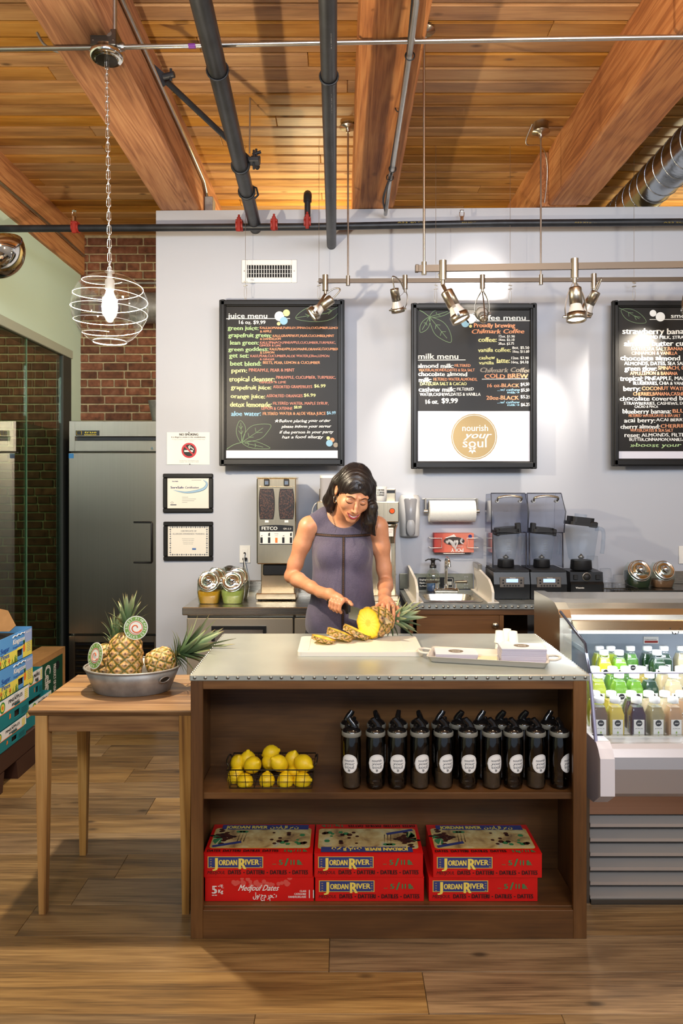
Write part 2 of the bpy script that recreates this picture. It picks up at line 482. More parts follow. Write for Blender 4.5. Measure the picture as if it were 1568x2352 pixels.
# floor
fl = MB().box(-4.7, 4.2, -1.5, 6.5, -.06, -.012).build('floor', SUB, kind='structure')
pw = .19
proto_planks = {}
row = 0; y = 1.42
while y < 6.4:
    x = -4.4 + R.uniform(-1.0, 0)
    while x < 3.4:
        L = R.choice((.9, 1.2, 1.5))
        if L not in proto_planks:
            o = MB().box(0, L - .0015, 0, pw - .0015, -.012, 0, bev=.0012).build('plank', FLOORW, fl); proto_planks[L] = o
            o.location = (x, y, 0)
        elif x + L > -2.8 and x < 2.6 and abs(x + L / 2) < .62 * y + 1.0:
            inst(proto_planks[L], (x, y, 0), parent=fl)
        else:
            pass
        x += L
    y += pw
MB().box(-4.7, 4.2, -1.5, 1.42, -.012, 0).build('floor_remainder', FLOORW, fl)
b = MB(); b.box(-4.7, 4.2, 1.42, 6.5, -.0115, -.006); b.build('floor_bed', SUB, fl)

# ceiling: tongue-and-groove boards on the joists
CZ = 3.69
ce = MB().box(-4.7, 4.4, -1.6, 6.5, CZ + .02, CZ + .1).build('ceiling', SUB, kind='structure')
cw = .124
pc = {}
y = 2.9; k = 0
while y < 6.3:
    x = -3.4 + R.uniform(-1.5, 0)
    while x < 3.6:
        L = R.choice((2.2, 2.9, 3.4))
        if L not in pc:
            b = MB(); b.box(0, L - .002, .004, cw - .004, 0, .02, bev=.003); b.box(0, L - .002, .012, .018, -.003, .004, bev=.0015)
            pc[L] = b.build('board', CEILW, ce); pc[L].location = (x, y, CZ)
        else:
            inst(pc[L], (x, y, CZ), parent=ce)
        x += L
    y += cw; k += 1
MB().box(-4.7, 4.4, -1.6, 2.9, CZ + .004, CZ + .02).build('ceiling_remainder', CEILW, ce)

def beam(x0, x1, z0, z1, y0, y1):
    # an old hewn timber: subdivided and slightly uneven, arrises broken
    n = 26; bv = .012; pr = [(x0 + bv, z0), (x1 - bv, z0), (x1, z0 + bv), (x1, z1), (x0, z1), (x0, z0 + bv)]
    vs = []; fs = []; rr = random.Random(int(x0 * 100))
    for i in range(n + 1):
        yy = y0 + (y1 - y0) * i / n
        for (px, pz) in pr: vs.append((px + rr.uniform(-.0025, .0025), yy, pz + rr.uniform(-.0025, .0025)))
    m = len(pr)
    for i in range(n):
        for j in range(m): fs.append((i * m + j, i * m + (j + 1) % m, (i + 1) * m + (j + 1) % m, (i + 1) * m + j))
    fs.append(tuple(range(m))); fs.append(tuple(range(n * m, n * m + m))[::-1])
    b = MB(); b.add(vs, fs, 0); return b.build('beam', BEAMW, ce)
ZB = 3.345
beam(-1.174, -.918, ZB, CZ, 1.6, 6.26)
beam(.073, .338, ZB, CZ, 1.6, 6.26)
beam(1.314, 1.575, ZB, CZ, 1.6, 4.70)
beam(1.262, 1.51, ZB, CZ, 4.72, 6.26)
beam(-2.43, -2.17, ZB, CZ, 1.6, 6.26)

# partition wall behind the counter
wb = MB()
x0, x1 = -1.2, 3.6
wb.add([(x0, wallY(x0), 0), (x1, wallY(x1), 0), (x1, wallY(x1), 3.342), (x0, wallY(x0), 3.342), (x0, wallY(x0) + .13, 0), (x1, wallY(x1) + .13, 0), (x1, wallY(x1) + .13, 3.342), (x0, wallY(x0) + .13, 3.342)],
       [(0, 1, 2, 3), (7, 6, 5, 4), (3, 2, 6, 7), (0, 3, 7, 4), (1, 5, 6, 2), (0, 4, 5, 1)])
wb.build('wall_back', WALLP, kind='structure')

# brick wall behind the fridge
wr = MB().box(-4.7, 4.2, YB + .008, YB + .15, 0, CZ + .02).build('wall_rear', MORTAR, kind='structure')
bl, bh, gp = .215, .058, .0126
def brick_mesh(L):
    b = MB(); b.box(0, L, -.006, .04, 0, bh, bev=.004)
    return b
proto = {}
rest = MB(); nb = 0
z = .004; row = 0
while z < 3.66:
    x = -3.6 - (row % 2) * (bl + gp) / 2 + R.uniform(-.02, .02)
    header = row % 7 == 6
    while x < -1.0:
        L = .1 if header else bl + R.choice((-.02, 0, 0, .02))
        px0, px1 = 784 + x * FP / YB, 784 + (x + L) * FP / YB
        py = 1120 - (z - CH) * FP / YB
        vis = (px1 > 186 and px0 < 358 and 535 < py < 985) or (px1 > -10 and px0 < 150 and 700 < py < 1540)
        if vis and nb < 290:
            key = round(L, 3)
            if key not in proto:
                proto[key] = brick_mesh(L).build('brick', BRICK, wr); proto[key].location = (x, YB, z)
            else: inst(proto[key], (x, YB + R.uniform(-.002, .003), z), parent=wr)
            nb += 1
        else: rest.box(x, x + L, YB - .005, YB + .04, z, z + bh)
        x += L + gp
    z += bh + gp; row += 1
rest.build('brickwork', BRICK, wr, kind='stuff')

# left wall with the glazed opening
wl = MB()
wl.box(XL - .12, XL, 6.04, YB, 0, CZ); wl.box(XL - .12, XL, -1.5, 6.04, 2.67, CZ); wl.box(XL - .12, XL, -1.5, 1.6, 0, 2.67)
wl.build('wall_left', WALLG, kind='structure')
tr = MB(); tr.box(XL - .13, XL + .012, 1.6, 6.05, 2.60, 2.668, bev=.004); tr.build('trim_1', GREYT, kind='structure')
PANE = clear('partition_glass', (205, 222, 205), .07, .01, 1.5, 1.0)
PEDGE = mat('glass_edge', (120, 160, 140), .2)
w1 = thing('window_1', None, None, (XL, 4, 0), kind='structure')
fr = MB(); fr.box(XL - .05, XL + .004, 5.86, 6.038, 0, 2.6, bev=.004); fr.box(XL - .03, XL + .004, 1.6, 5.86, 0, .09, bev=.004); fr.build('window_frame', DARKTRIM, w1)
MB().box(XL - .022, XL - .012, 5.223, 5.858, .09, 2.6).build('pane', PANE, w1)
MB().box(XL - .022, XL - .012, 1.62, 5.215, .09, 2.6).build('pane', PANE, w1)
MB().box(XL - .023, XL - .011, 5.2155, 5.2225, .09, 2.6).build('pane_joint', PEDGE, w1)
MB().box(XL, XL + .012, 6.045, YB - .002, 0, .1, bev=.003).build('baseboard_left', DARKTRIM, kind='structure')
MB().box(-4.82, -4.7, -1.5, 6.5, 0, CZ).build('wall_far_left', mat('dim_wall', (120, 116, 104), .8), kind='structure')
MB().box(4.2, 4.32, -1.5, 6.5, 0, CZ).build('wall_right', WALLP, kind='structure')

# ============================================================ pipes and services
def pipe(name, label, pts, r, m, n=16, cat='pipe', group=None, extra=None):
    o = thing(name, label, cat, pts[0], group=group)
    MB().tube(pts, r, n).build('pipe_run', m, o)
    return o
PIPEB = mat('black_iron_pipe', (44, 46, 50), .4, .3, vary=.35, vscale=9, stretch=(1, 1, 1), bump=.15, bscale=60)
YEL = mat('stencil_yellow', (150, 130, 50), .6); STW = mat('stencil_white', (150, 152, 155), .6)
# big pipe, left
a, b_ = P(455, -40, 2.50), P(588, 526, 4.76)
a.z = b_.z = 3.24
a = Vector((PX(452, 2.5), 2.5, 3.25)); b_ = Vector((PX(587, 4.79), 4.785, 3.225)); a0_ = a - (b_ - a) * .5
pl = pipe('sprinkler_main_pipe', 'thickest black pipe, slanting down to the grey wall left of centre', [a0_, b_], .0395, PIPEB, 24)
def ring_on(par, p, d, r, name='clamp_ring', th=.007, m=BLACKM):
    d = d.normalized(); M = Matrix.Translation(p) @ d.to_track_quat('Z', 'Y').to_matrix().to_4x4()
    pts = [M @ Vector((cos(q) * (r + .004), sin(q) * (r + .004), 0)) for q in [2 * pi * i / 20 for i in range(20)]]
    return MB().tube(pts, th, 6, True).build(name, m, par)
d = b_ - a
def on(t): return a + d * t
t1 = .655; t2 = .80; t0 = .36
ring_on(pl, on(.60), d, .04); ring_on(pl, on(.745), d, .04); ring_on(pl, on(.22), d, .0395, 'coupling', .004)
e = on(.60); b = MB(); b.box(e.x + .04, e.x + .10, e.y - .03, e.y + .03, e.z + .01, e.z + .035, bev=.004); b.cyl(e + Vector((.07, 0, -.02)), e + Vector((.07, 0, .08)), .006); b.build('clamp_bolt', BLACKM, pl)
e = on(.745); b = MB(); b.tube([e + Vector((.03, 0, .03)), e + Vector((.055, 0, .02)), e + Vector((.065, 0, -.02)), e + Vector((.045, 0, -.04))], .006, 6); b.build('clamp_hook', BLACKM, pl)
# centre pipe
a = Vector((PX(752, 2.3), 2.30, 3.118)); b_ = Vector((PX(761, 4.77), 4.77, 3.112)); d = b_ - a
pc_ = pipe('black_steel_pipe', 'lettered black pipe running over the centre, ending left of the middle beam', [a - (b_ - a) * .5, b_], .0305, PIPEB, 20)
ring_on(pc_, a + d * .21, d, .0305, 'coupling', .004)
MT = Matrix.Translation((0, 0, 0))
for (tt, s_) in ((.12, '2 ALLIED'), (.30, 'SCHEDULE 40'), (.48, '2 WARRANTY'), (.66, 'ASTM A53 40'), (.8, 'SCH 40')):
    p = a + d * tt
    M = Matrix.Translation((p.x + .011, p.y, p.z - .0292)) @ Matrix.Rotation(radians(22), 4, 'Y') @ Matrix.Rotation(pi, 4, 'Y') @ Matrix.Rotation(-pi / 2, 4, 'Z')
    MB().text(s_, M, None, .017, bold=.05).build('stencil', STW, pc_)
# horizontal pipe along the wall
hy = lambda x: 4.665 - .0214 * x
pts = [Vector((x, hy(x), CH + (1120 - py) * hy(x) / FP)) for x, py in ((-2.19, 525.5), (-.2, 521), (1.0, 513), (2.6, 509))]
ph = pipe('wall_pipe', 'long black pipe running level across the top of the grey wall', pts, .0225, PIPEB, 16)
for (xx, s_) in ((.35, 'A53 40 SCHEDULE'), (.75, 'A53 SCHEDULE 40 ASTM A795 XYZ'), (1.45, 'A53 XYZ 40 SCHEDULE 10'), (2.0, 'A53 SCHEDULE 40')):
    yy = hy(xx); zz = CH + (1120 - 514) * yy / FP
    M = FRONT(xx, yy - .0236, zz - .004)
    MB().text(s_, M, .32, .008).build('stencil', YEL, ph)
# couplings and the riser
def coupling(px, py, up=False):
    p = Vector((PX(px, 4.68), hy(PX(px, 4.68)), PZ(py, 4.68))); b = MB()
    b.cyl(p + Vector((-.022, 0, 0)), p + Vector((.022, 0, 0)), .034, n=14)
    b.box(p.x - .012, p.x + .012, p.y - .04, p.y - .02, p.z - .045, p.z + .045, bev=.004)
    b.cyl(p + Vector((0, -.028, .03)), p + Vector((0, -.028, .06)), .007, n=8)
    b.cyl(p + Vector((-.02, -.028, .022)), p + Vector((.02, -.028, .022)), .01, n=8)
    return b.build('pipe_coupling', RED, ph)
for px, py in ((171, 520), (550, 519), (630, 518), (706, 514)): coupling(px, py)
p = Vector((PX(706, 4.66), hy(0) - .002, PZ(500, 4.66)))
b = MB(); b.cyl(p, p + Vector((0, 0, .14)), .019, n=14); b.build('riser', PIPEB, ph)
b = MB(); b.tube([p + Vector((0, 0, .10)), p + Vector((0, 0, .135)), p + Vector((0, .02, .155)), p + Vector((0, .06, .155))], .026, 12); b.build('elbow', PIPEB, ph)
for px, py in ((171, 497), (1060, 497)):
    p = Vector((PX(px, 4.66), 4.655, PZ(py + 12, 4.66))); b = MB()
    b.cyl(p, p + Vector((0, 0, .03)), .012, n=10); b.tube([p + Vector((-.012, 0, .03)), p + Vector((-.014, 0, .055)), p + Vector((0, 0, .066)), p + Vector((.014, 0, .055)), p + Vector((.012, 0, .03))], .003, 6)
    b.cyl(p + Vector((0, 0, .066)), p + Vector((0, 0, .069)), .014, n=10)
    b.build('sprinkler_head', CHROME, ph)
# strut bar behind the big pipe
st = pipe('bracing_bar', 'thin black bracing bar slanting behind the thickest pipe, left of centre', [P(380, 185, 3.35), P(592, 385, 3.98)], .014, BLACKM, 10, 'bracing')
e = P(378, 182, 3.35); b = MB(); b.add([(e.x - .05, e.y, e.z + .07), (e.x + .03, e.y, e.z + .0), (e.x - .01, e.y, e.z - .03), (e.x - .05, e.y + .012, e.z + .07), (e.x + .03, e.y + .012, e.z + .0), (e.x - .01, e.y + .012, e.z - .03)], [(0, 1, 2), (5, 4, 3), (0, 3, 4, 1), (1, 4, 5, 2), (2, 5, 3, 0)]); b.cyl(e + Vector((.0, -.02, 0)), e + Vector((.05, -.03, .005)), .014); b.cyl(e + Vector((.035, -.03, -.02)), e + Vector((.035, -.03, .03)), .006); b.build('bracket', BLACKM, st)
e = P(585, 372, 3.95); b = MB(); b.box(e.x - .02, e.x + .03, e.y - .012, e.y + .01, e.z - .01, e.z + .03, bev=.003); b.cyl(e + Vector((.01, -.02, -.035)), e + Vector((.01, -.02, .06)), .006); b.cyl(e + Vector((-.01, -.02, .03)), e + Vector((.035, -.02, .045)), .008); b.build('bracket', BLACKM, st)
pipe('threaded_hanger_rod', 'thin steel rod dropping from the boards onto the thickest pipe', [P(574, 225, 4.06), P(573, 352, 4.06)], .0045, CONDUIT, 8, 'rod')
# conduits
pts = [Vector((PX(px, Y), Y, CH + (1120 - py) * Y / FP)) for px, py, Y in ((-60, 114, 3.02), (240, 109, 3.0), (784, 97.5, 2.965), (1620, 84, 2.915))]
hc = pipe('horizontal_conduit', 'bright steel conduit running level right across under the beams', pts, .0095, CONDUIT, 10, 'conduit')
MB().cyl(P(433, 106, 2.985), P(449, 105.5, 2.985), .0102, n=10).build('tape_mark', mat('purple_tape', (120, 50, 140), .5), hc)
MB().cyl(P(286, 108, 2.99), P(275, 108, 2.99), .016, n=8).build('connector', CONDUIT, hc)
MB().cyl(P(1120 - 168, 92, 2.95), P(1120 - 180, 92, 2.95), .016, n=8).build('connector', CONDUIT, hc)
pts = [Vector((-.902, Y, z)) for Y, z in ((2.4, 3.55), (3.4, 3.56), (4.3, 3.565), (4.85, 3.56))] + [Vector((-.902, 4.97, 3.50))]
bc = pipe('beam_conduit', 'steel conduit fixed along the right side of the left beam', pts, .0115, CONDUIT, 10, 'conduit')
e = P(483, 432, 5.02)
b = MB(); b.box(-.916, -.86, 4.95, 5.05, 3.40, 3.50, bev=.004); b.build('outlet_box', GALV, bc)
b = MB(); b.box(-.9, -.86, 4.96, 5.0, 3.33, 3.40, bev=.004); b.tube([(-.88, 4.95, 3.40), (-.90, 4.92, 3.36), (-.87, 4.92, 3.31), (-.85, 4.94, 3.36)], .006, 6); b.build('plug', WHITE, bc)
pts = [Vector((-2.155, 3.8, 3.46)), Vector((-2.155, 5.45, 3.49)), Vector((-2.155, 6.2, 3.49))]
pipe('far_conduit', 'grey conduit along the far left beam above the white wall', pts, .011, CONDUIT, 8, 'conduit')
# centre-beam conduit with cable
pts = [Vector((PX(958, 2.4) , 2.4, 3.325)), P(956, 5, 2.71), P(940, 130, 3.04), P(902, 385, 4.08), P(897, 400, 4.16), P(885, 492, 4.70)]
cc = pipe('centre_conduit', 'grey conduit running under the middle beam down to the wall', pts, .0125, CONDUIT, 12, 'conduit')
b = MB(); b.tube(catmull([P(948, -5, 2.70), P(936, 120, 3.02), P(917, 260, 3.5), P(897, 385, 4.08), P(898, 400, 4.14), P(880, 455, 4.45), P(886, 490, 4.68)], 5), .007, 6); b.build('cable', BLACK, cc)
for tt, px, py, Y in ((0, 941, 128, 3.03), (0, 917, 248, 3.5), (0, 901, 388, 4.08), (0, 895, 408, 4.2)):
    p = P(px, py, Y); ring_on(cc, p, P(902, 385, 4.08) - P(940, 130, 3.04), .015, 'strap', .003, BLACK)
# spiral duct, upper right
t = NT('spiral_duct'); t.b.inputs['Base Color'].default_value = lin((190, 196, 200)); t.b.inputs['Metallic'].default_value = 1; t.b.inputs['Roughness'].default_value = .22
v = t.coord((1, 1, 1)); t.bump(t.noise(v, 14, 3), .3, .01); DUCT = t.mat
du = thing('spiral_duct', 'shiny round metal duct at the upper right edge above the wall', 'duct', (1.99, 3.2, 3.49))
MB().cyl((1.99, 3.3, 3.485), (1.99, 6.2, 3.485), .125, n=40).build('duct_body', DUCT, du)
b = MB()
pts = []
for i in range(0, 24 * 22 + 1):
    q = 2 * pi * i / 22; pts.append((1.99 + cos(q) * .126, 3.3 + i / 22 * .12, 3.485 + sin(q) * .126))
b.tube(pts, .0035, 5); b.build('seam', DUCT, du)
du2 = thing('round_duct', 'grey round duct on the brick wall behind the glass globe lamp', 'duct', (-1.6, 6.1, 3.03))
b = MB(); b.cyl((-1.72, 6.1, 3.03), (-.9, 6.1, 3.03), .125, n=28); b.build('duct_body', GALV, du2)
b = MB(); b.lathe([(.129, 0), (.129, .02)], 28, Matrix.Translation((-1.68, 6.1, 3.03)) @ Matrix.Rotation(pi / 2, 4, 'Y')); b.build('flange', GALV, du2)
pipe('brick_wall_conduit', 'thin grey conduit running level on the brick wall under the beam', [(-2.15, 6.22, 3.27), (-1.0, 6.22, 3.27)], .011, GALV, 8, 'conduit')

# air register
RX0, RX1 = PX(555, 4.77), PX(682, 4.77); RZ1, RZ0 = PZ(597, 4.77), PZ(650, 4.77); ry = wallY(-.45) - .001
vt = thing('wall_register', 'white air vent grille above the juice menu board', 'vent', ((RX0 + RX1) / 2, ry, RZ0))
VW = mat('vent_white', (232, 232, 230), .4)
b = MB(); ix0, ix1, iz0, iz1 = RX0 + .035, RX1 - .035, RZ0 + .035, RZ1 - .035
b.box(RX0, ix0, ry - .012, ry, RZ0, RZ1, bev=.004); b.box(ix1, RX1, ry - .012, ry, RZ0, RZ1, bev=.004)
b.box(ix0, ix1, ry - .012, ry, RZ0, iz0, bev=.004); b.box(ix0, ix1, ry - .012, ry, iz1, RZ1, bev=.004); b.build('frame', VW, vt)
MB().box(ix0, ix1, ry - .002, ry + .0, iz0, iz1).build('dark_duct', mat('vent_dark', (18, 18, 20), .9), vt)
pr = None
for i in range(17):
    xx = ix0 + (i + .5) * (ix1 - ix0) / 17
    if pr is None:
        pr = MB().box(-.002, .002, -.009, 0, 0, iz1 - iz0).build('louvre', VW, vt); pr.location = (xx, ry - .002, iz0)
    else: inst(pr, (xx, ry - .002, iz0), parent=vt)
for zz in (.33, .67): MB().box(ix0, ix1, ry - .004, ry - .002, iz0 + zz * (iz1 - iz0) - .001, iz0 + zz * (iz1 - iz0) + .001).build('cross_louvre', VW, vt)
for xx in (RX0 + .018, RX1 - .018): MB().cyl((xx, ry - .0125, (RZ0 + RZ1) / 2), (xx, ry - .014, (RZ0 + RZ1) / 2), .005, n=8).build('screw', NICKEL, vt)
# ============================================================ serving island
WALNUT = wood('walnut_stain', (58, 36, 17), (96, 63, 32), (122, 84, 45), 0, .4, 3, 5, .7, .3, .06, rings=.2, bump=.08, rnd=False)
WALNUTZ = wood('walnut_stain_upright', (58, 36, 17), (96, 63, 32), (122, 84, 45), 2, .4, 3, 5, .7, .3, .06, rings=.2, bump=.08, rnd=False)
ZINC = mat('zinc_sheet', (186, 190, 180), .32, .55, vary=.1, vscale=5, rvary=.08, bump=.06, bscale=30)
IX0, IX1, IY0, IY1 = -.518, .842, 2.56, 3.25
TOPZ = .907
isl = thing('serving_island', 'walnut-stained counter with riveted zinc top and two open shelves', 'counter', ((IX0 + IX1) / 2, 2.9, 0))
b = MB(); b.box(IX0, IX0 + .02, IY0, IY1, 0, TOPZ - .022, bev=.001); b.build('side_panel', WALNUTZ, isl)
b = MB(); b.box(IX1 - .02, IX1, IY0, IY1, 0, TOPZ - .022, bev=.001); b.build('side_panel', WALNUTZ, isl)
b = MB(); b.box(IX0, IX0 + .042, IY0 - .018, IY0, 0, TOPZ - .022, bev=.0015); b.build('stile', WALNUTZ, isl)
b = MB(); b.box(IX1 - .046, IX1, IY0 - .018, IY0, 0, TOPZ - .022, bev=.0015); b.build('stile', WALNUTZ, isl)
b = MB(); b.box(IX0 + .042, IX1 - .046, IY0 - .018, IY0, PZ(1580, IY0), TOPZ - .022, bev=.0015); b.build('top_rail', WALNUT, isl)
b = MB(); b.box(IX0 + .042, IX1 - .046, IY0 - .018, IY0, 0, .098, bev=.0015); b.build('bottom_rail', WALNUT, isl)
BK = 2.815
b = MB(); b.box(IX0 + .02, IX1 - .02, BK, BK + .02, .08, TOPZ - .022); b.build('back_panel', WALNUT, isl)
b = MB(); b.box(IX0 + .02, IX1 - .02, IY1 - .02, IY1, 0, TOPZ - .022); b.build('rear_panel', WALNUT, isl)
SHZ = .493
b = MB(); b.box(IX0 + .021, IX1 - .021, IY0 + .004, BK, SHZ - .022, SHZ, bev=.001); b.build('shelf', WALNUT, isl)
BSZ = .104
b = MB(); b.box(IX0 + .021, IX1 - .021, IY0 + .0005, BK, BSZ - .022, BSZ, bev=.001); b.build('shelf', WALNUT, isl)
TX0, TX1, TY0, TY1 = IX0 - .004, IX1 + .012, 2.541, 3.262
b = MB(); b.box(TX0, TX1, TY0, TY1, TOPZ - .0215, TOPZ, bev=.003); b.build('zinc_top', ZINC, isl)
riv = None
RIV = mat('rivet_zinc', (150, 152, 148), .35, .9)
for i in range(37):
    x = TX0 + .018 + i * (TX1 - TX0 - .036) / 36; p = (x, TY0 - .0001, TOPZ - .010)
    if riv is None:
        riv = MB().lathe([(.0062, 0), (.0052, .0016), (.003, .0028), (0, .0032)], 10, Matrix.Rotation(pi / 2, 4, 'X')).build('rivet', RIV, isl); riv.location = p
    else: inst(riv, (x + R.uniform(-.002, .002), p[1], p[2] + R.uniform(-.0007, .0007)), parent=isl)
b = MB()
for i in range(30):
    for xx in (TX0, TX1):
        y = TY0 + .02 + i * .0235; b.lathe([(.005, 0), (.003, .002), (0, .0026)], 8, Matrix.Translation((xx + (0.004 if xx == TX0 else -.004), y, TOPZ - .0003)))
b.build('side_rivets', RIV, isl, kind='stuff')

# ============================================================ side table
OAK = wood('table_oak', (92, 60, 32), (148, 108, 64), (182, 142, 92), 0, .42, 4, 10, .7, .6, .2, rings=.4, bump=.12)
OAKZ = wood('table_oak_upright', (108, 70, 32), (168, 122, 64), (196, 152, 90), 2, .42, 4, 16, .55, .45, .06, rings=.55, bump=.12)
tb = thing('side_table', 'light oak side table left of the counter holding the metal tub', 'table', (-.83, 2.93, 0))
TZ = .749
ax0, ax1, ay0, ay1 = -1.128, -.524, 2.66, 3.17
n = 8
for i in range(n):
    y0 = ay0 + (ay1 - ay0) * i / n; y1 = ay0 + (ay1 - ay0) * (i + 1) / n - .0006
    b = MB()
    if i == 0: b.profX([(y0, TZ), (y1, TZ), (y1, TZ - .024), (y0 + .018, TZ - .024), (y0, TZ - .006)], ax0, ax1)
    else: b.box(ax0, ax1, y0, y1, TZ - .024, TZ, bev=.0008)
    b.build('plank', OAK, tb)
def tleg(x, y, w0=.044, w1=.026):
    b = MB(); zt = TZ - .0245; zs = .6
    vs = []
    for z, w in ((0, w1), (zs, w0), (zt, w0)):
        vs += [(x - w / 2, y - w / 2, z), (x + w / 2, y - w / 2, z), (x + w / 2, y + w / 2, z), (x - w / 2, y + w / 2, z)]
    fs = [(3, 2, 1, 0), (8, 9, 10, 11)]
    for k in (0, 4):
        for j in range(4): fs.append((k + j, k + (j + 1) % 4, k + 4 + (j + 1) % 4, k + 4 + j))
    b.add(vs, fs); b.build('leg', OAKZ, tb)
tleg(-1.086, 2.70); tleg(-.566, 2.70); tleg(-1.09, 3.13); tleg(-.566, 3.13)
for y in (2.685, 3.125): MB().box(-1.063, -.589, y, y + .02, TZ - .084, TZ - .0245, bev=.001).build('apron', OAK, tb)
for x in (-1.10, -.572): MB().box(x, x + .02, 2.723, 3.107, TZ - .084, TZ - .0245, bev=.001).build('apron', OAK, tb)

# galvanised tub
tub = thing('oval_tub', 'oval galvanised metal tub on the oak table holding three pineapples', 'tub', (-.83, 2.94, TZ))
cx, cy = -.828, 2.935
def ov(rx, ry, z, n=40): return [Vector((cx + rx * cos(2 * pi * i / n), cy + ry * sin(2 * pi * i / n), z)) for i in range(n)]
b = MB(); rows = [(.146, .108, TZ + .001), (.150, .112, TZ + .006), (.168, .130, TZ + .05), (.186, .146, TZ + .094), (.183, .143, TZ + .094), (.164, .126, TZ + .05), (.146, .108, TZ + .006)]
vs = []; fs = []
for rx, ry, z in rows: vs += ov(rx, ry, z)
for j in range(len(rows) - 1):
    for i in range(40): fs.append((j * 40 + i, j * 40 + (i + 1) % 40, (j + 1) * 40 + (i + 1) % 40, (j + 1) * 40 + i))
b.add(vs, fs, 0, True); b.add(vs[:40], [tuple(range(40))[::-1]]); b.add(vs[-40:], [tuple(range(40))])
b.build('tub_body', GALV, tub)
MB().tube(ov(.1865, .1465, TZ + .095), .0042, 8, True).build('rim', GALV, tub)
b = MB(); q = -.62
hx, hy_ = cx + .1795 * cos(q), cy + .139 * sin(q)
M = Matrix.Translation((hx, hy_, TZ + .062)) @ Matrix.Rotation(q + pi / 2, 4, 'Z') @ Matrix.Rotation(radians(90 + 22), 4, 'X')
hh = catmull([(cos(t_) * .024, sin(t_) * .013, .001) for t_ in [2 * pi * i / 12 for i in range(12)]], 2, True)
b.tube([M @ p for p in hh], .003, 6, True); b.add([M @ p for p in hh], [tuple(range(len(hh)))], 1)
b.build('handle_hole', [GALV, mat('hole_shadow', (40, 36, 26), .8)], tub)

# ============================================================ pineapples
t = NT('pineapple_rind'); v = t.coord()
at = t.n('ShaderNodeAttribute', attribute_name='eye')
c = t.ramp(at.outputs['Fac'], [(0.0, (58, 66, 18)), (.28, (112, 104, 28)), (.45, (190, 140, 40)), (.66, (212, 168, 112)), (.85, (170, 122, 84)), (.97, (84, 58, 40))])
n5 = t.noise(v, 70, 4); q5 = t.n('ShaderNodeMapRange'); t.l(n5, q5.inputs[0]); q5.inputs[1].default_value = .5; q5.inputs[2].default_value = .68; q5.inputs[3].default_value = 0; q5.inputs[4].default_value = .75
c = t.mix(q5.outputs[0], c, lin((66, 74, 24)))
n6 = t.noise(v, 110, 3); q6 = t.n('ShaderNodeMapRange'); t.l(n6, q6.inputs[0]); q6.inputs[1].default_value = .52; q6.inputs[2].default_value = .66; q6.inputs[3].default_value = 0; q6.inputs[4].default_value = .7
c = t.mix(q6.outputs[0], c, lin((226, 196, 150)))
t.l(c, t.b.inputs['Base Color']); t.b.inputs['Roughness'].default_value = .5; t.bump(t.noise(v, 180, 3), .4, .002)
RIND = t.mat
t = NT('pineapple_leaf'); v = t.coord((1, 1, 1), True); at = t.n('ShaderNodeAttribute', attribute_name='eye')
c = t.ramp(at.outputs['Fac'], [(0, (52, 74, 38)), (.5, (98, 122, 84)), (.85, (150, 160, 118)), (1, (172, 140, 86))])
hh = t.n('ShaderNodeHueSaturation'); q = t.n('ShaderNodeMapRange'); t.l(t.rand, q.inputs[0]); q.inputs[3].default_value = .7; q.inputs[4].default_value = 1.35
t.l(q.outputs[0], hh.inputs['Value']); t.l(c, hh.inputs['Color']); t.l(hh.outputs[0], t.b.inputs['Base Color']); t.b.inputs['Roughness'].default_value = .45
LEAF = t.mat
def set_attr(o, vals):
    a = o.data.attributes.new('eye', 'FLOAT', 'POINT'); a.data.foreach_set('value', [float(x) for x in vals])
def rind_mesh(L, r, cut=0.0, nz=74, na=96, taper=.35):
    """pineapple body along local Z from 0 to L; eyes in crossed spirals as real bumps"""
    vs = []; fs = []; ev = []
    for j in range(nz + 1):
        u = cut + (1 - cut) * j / nz
        prof = (max(0.0, 1 - abs(2 * u - 1) ** 3.2)) ** .5 * (1 - taper * .35 * u)
        rr = r * (.16 + .84 * prof) if 0 < u < 1 else r * .16
        z = L * (u - cut) / (1 - cut)
        for i in range(na):
            a = 2 * pi * i / na
            A = 8 * a / (2 * pi); B = u * L / (1 - cut) / (.0215) * .5
            p = (A + B) % 1 - .5; q = (A - B) % 1 - .5
            dd = max(abs(p), abs(q)) * 2
            bump = (1 - dd ** 2.2) ** .8 if dd < 1 else 0
            tip = math.exp(-((p * p + (q) ** 2) / .012))
            R_ = rr + .0052 * bump * min(1, prof * 1.5) + .003 * tip
            vs.append((R_ * cos(a), R_ * sin(a), z)); ev.append(min(1, bump * .8 + tip * .35))
    for j in range(nz):
        for i in range(na):
            a0, b0 = j * na + i, j * na + (i + 1) % na; fs.append((a0, b0, b0 + na, a0 + na))
    return vs, fs, ev, na
def leaf_mesh(L, w, bend, curl=.35, n=8):
    vs = []; fs = []; ev = []
    x = 0; z = 0; a = 0
    for i in range(n + 1):
        u = i / n; ww = w * (1 - u ** 1.6) * (0.75 + .5 * u) + .0004
        for k, s_ in ((0, -1), (1, -.5), (2, 0), (3, .5), (4, 1)):
            vs.append((x + abs(s_) * ww * curl * cos(a) * -1, s_ * ww, z + abs(s_) * ww * curl * .0 + (abs(s_) * ww * curl) * sin(a)))
            ev.append(min(1, u * .95 + .08 * abs(s_)))
        x += sin(a) * L / n; z += cos(a) * L / n; a += bend / n
    for i in range(n):
        for k in range(4): q = i * 5 + k; fs.append((q, q + 1, q + 6, q + 5))
    nv = len(vs)
    vs2 = [(x_ - .0012, y_, z_) for x_, y_, z_ in vs]
    fs2 = [tuple(nv + i for i in f[::-1]) for f in fs]
    return vs + vs2, fs + fs2, ev + ev
leafs = []
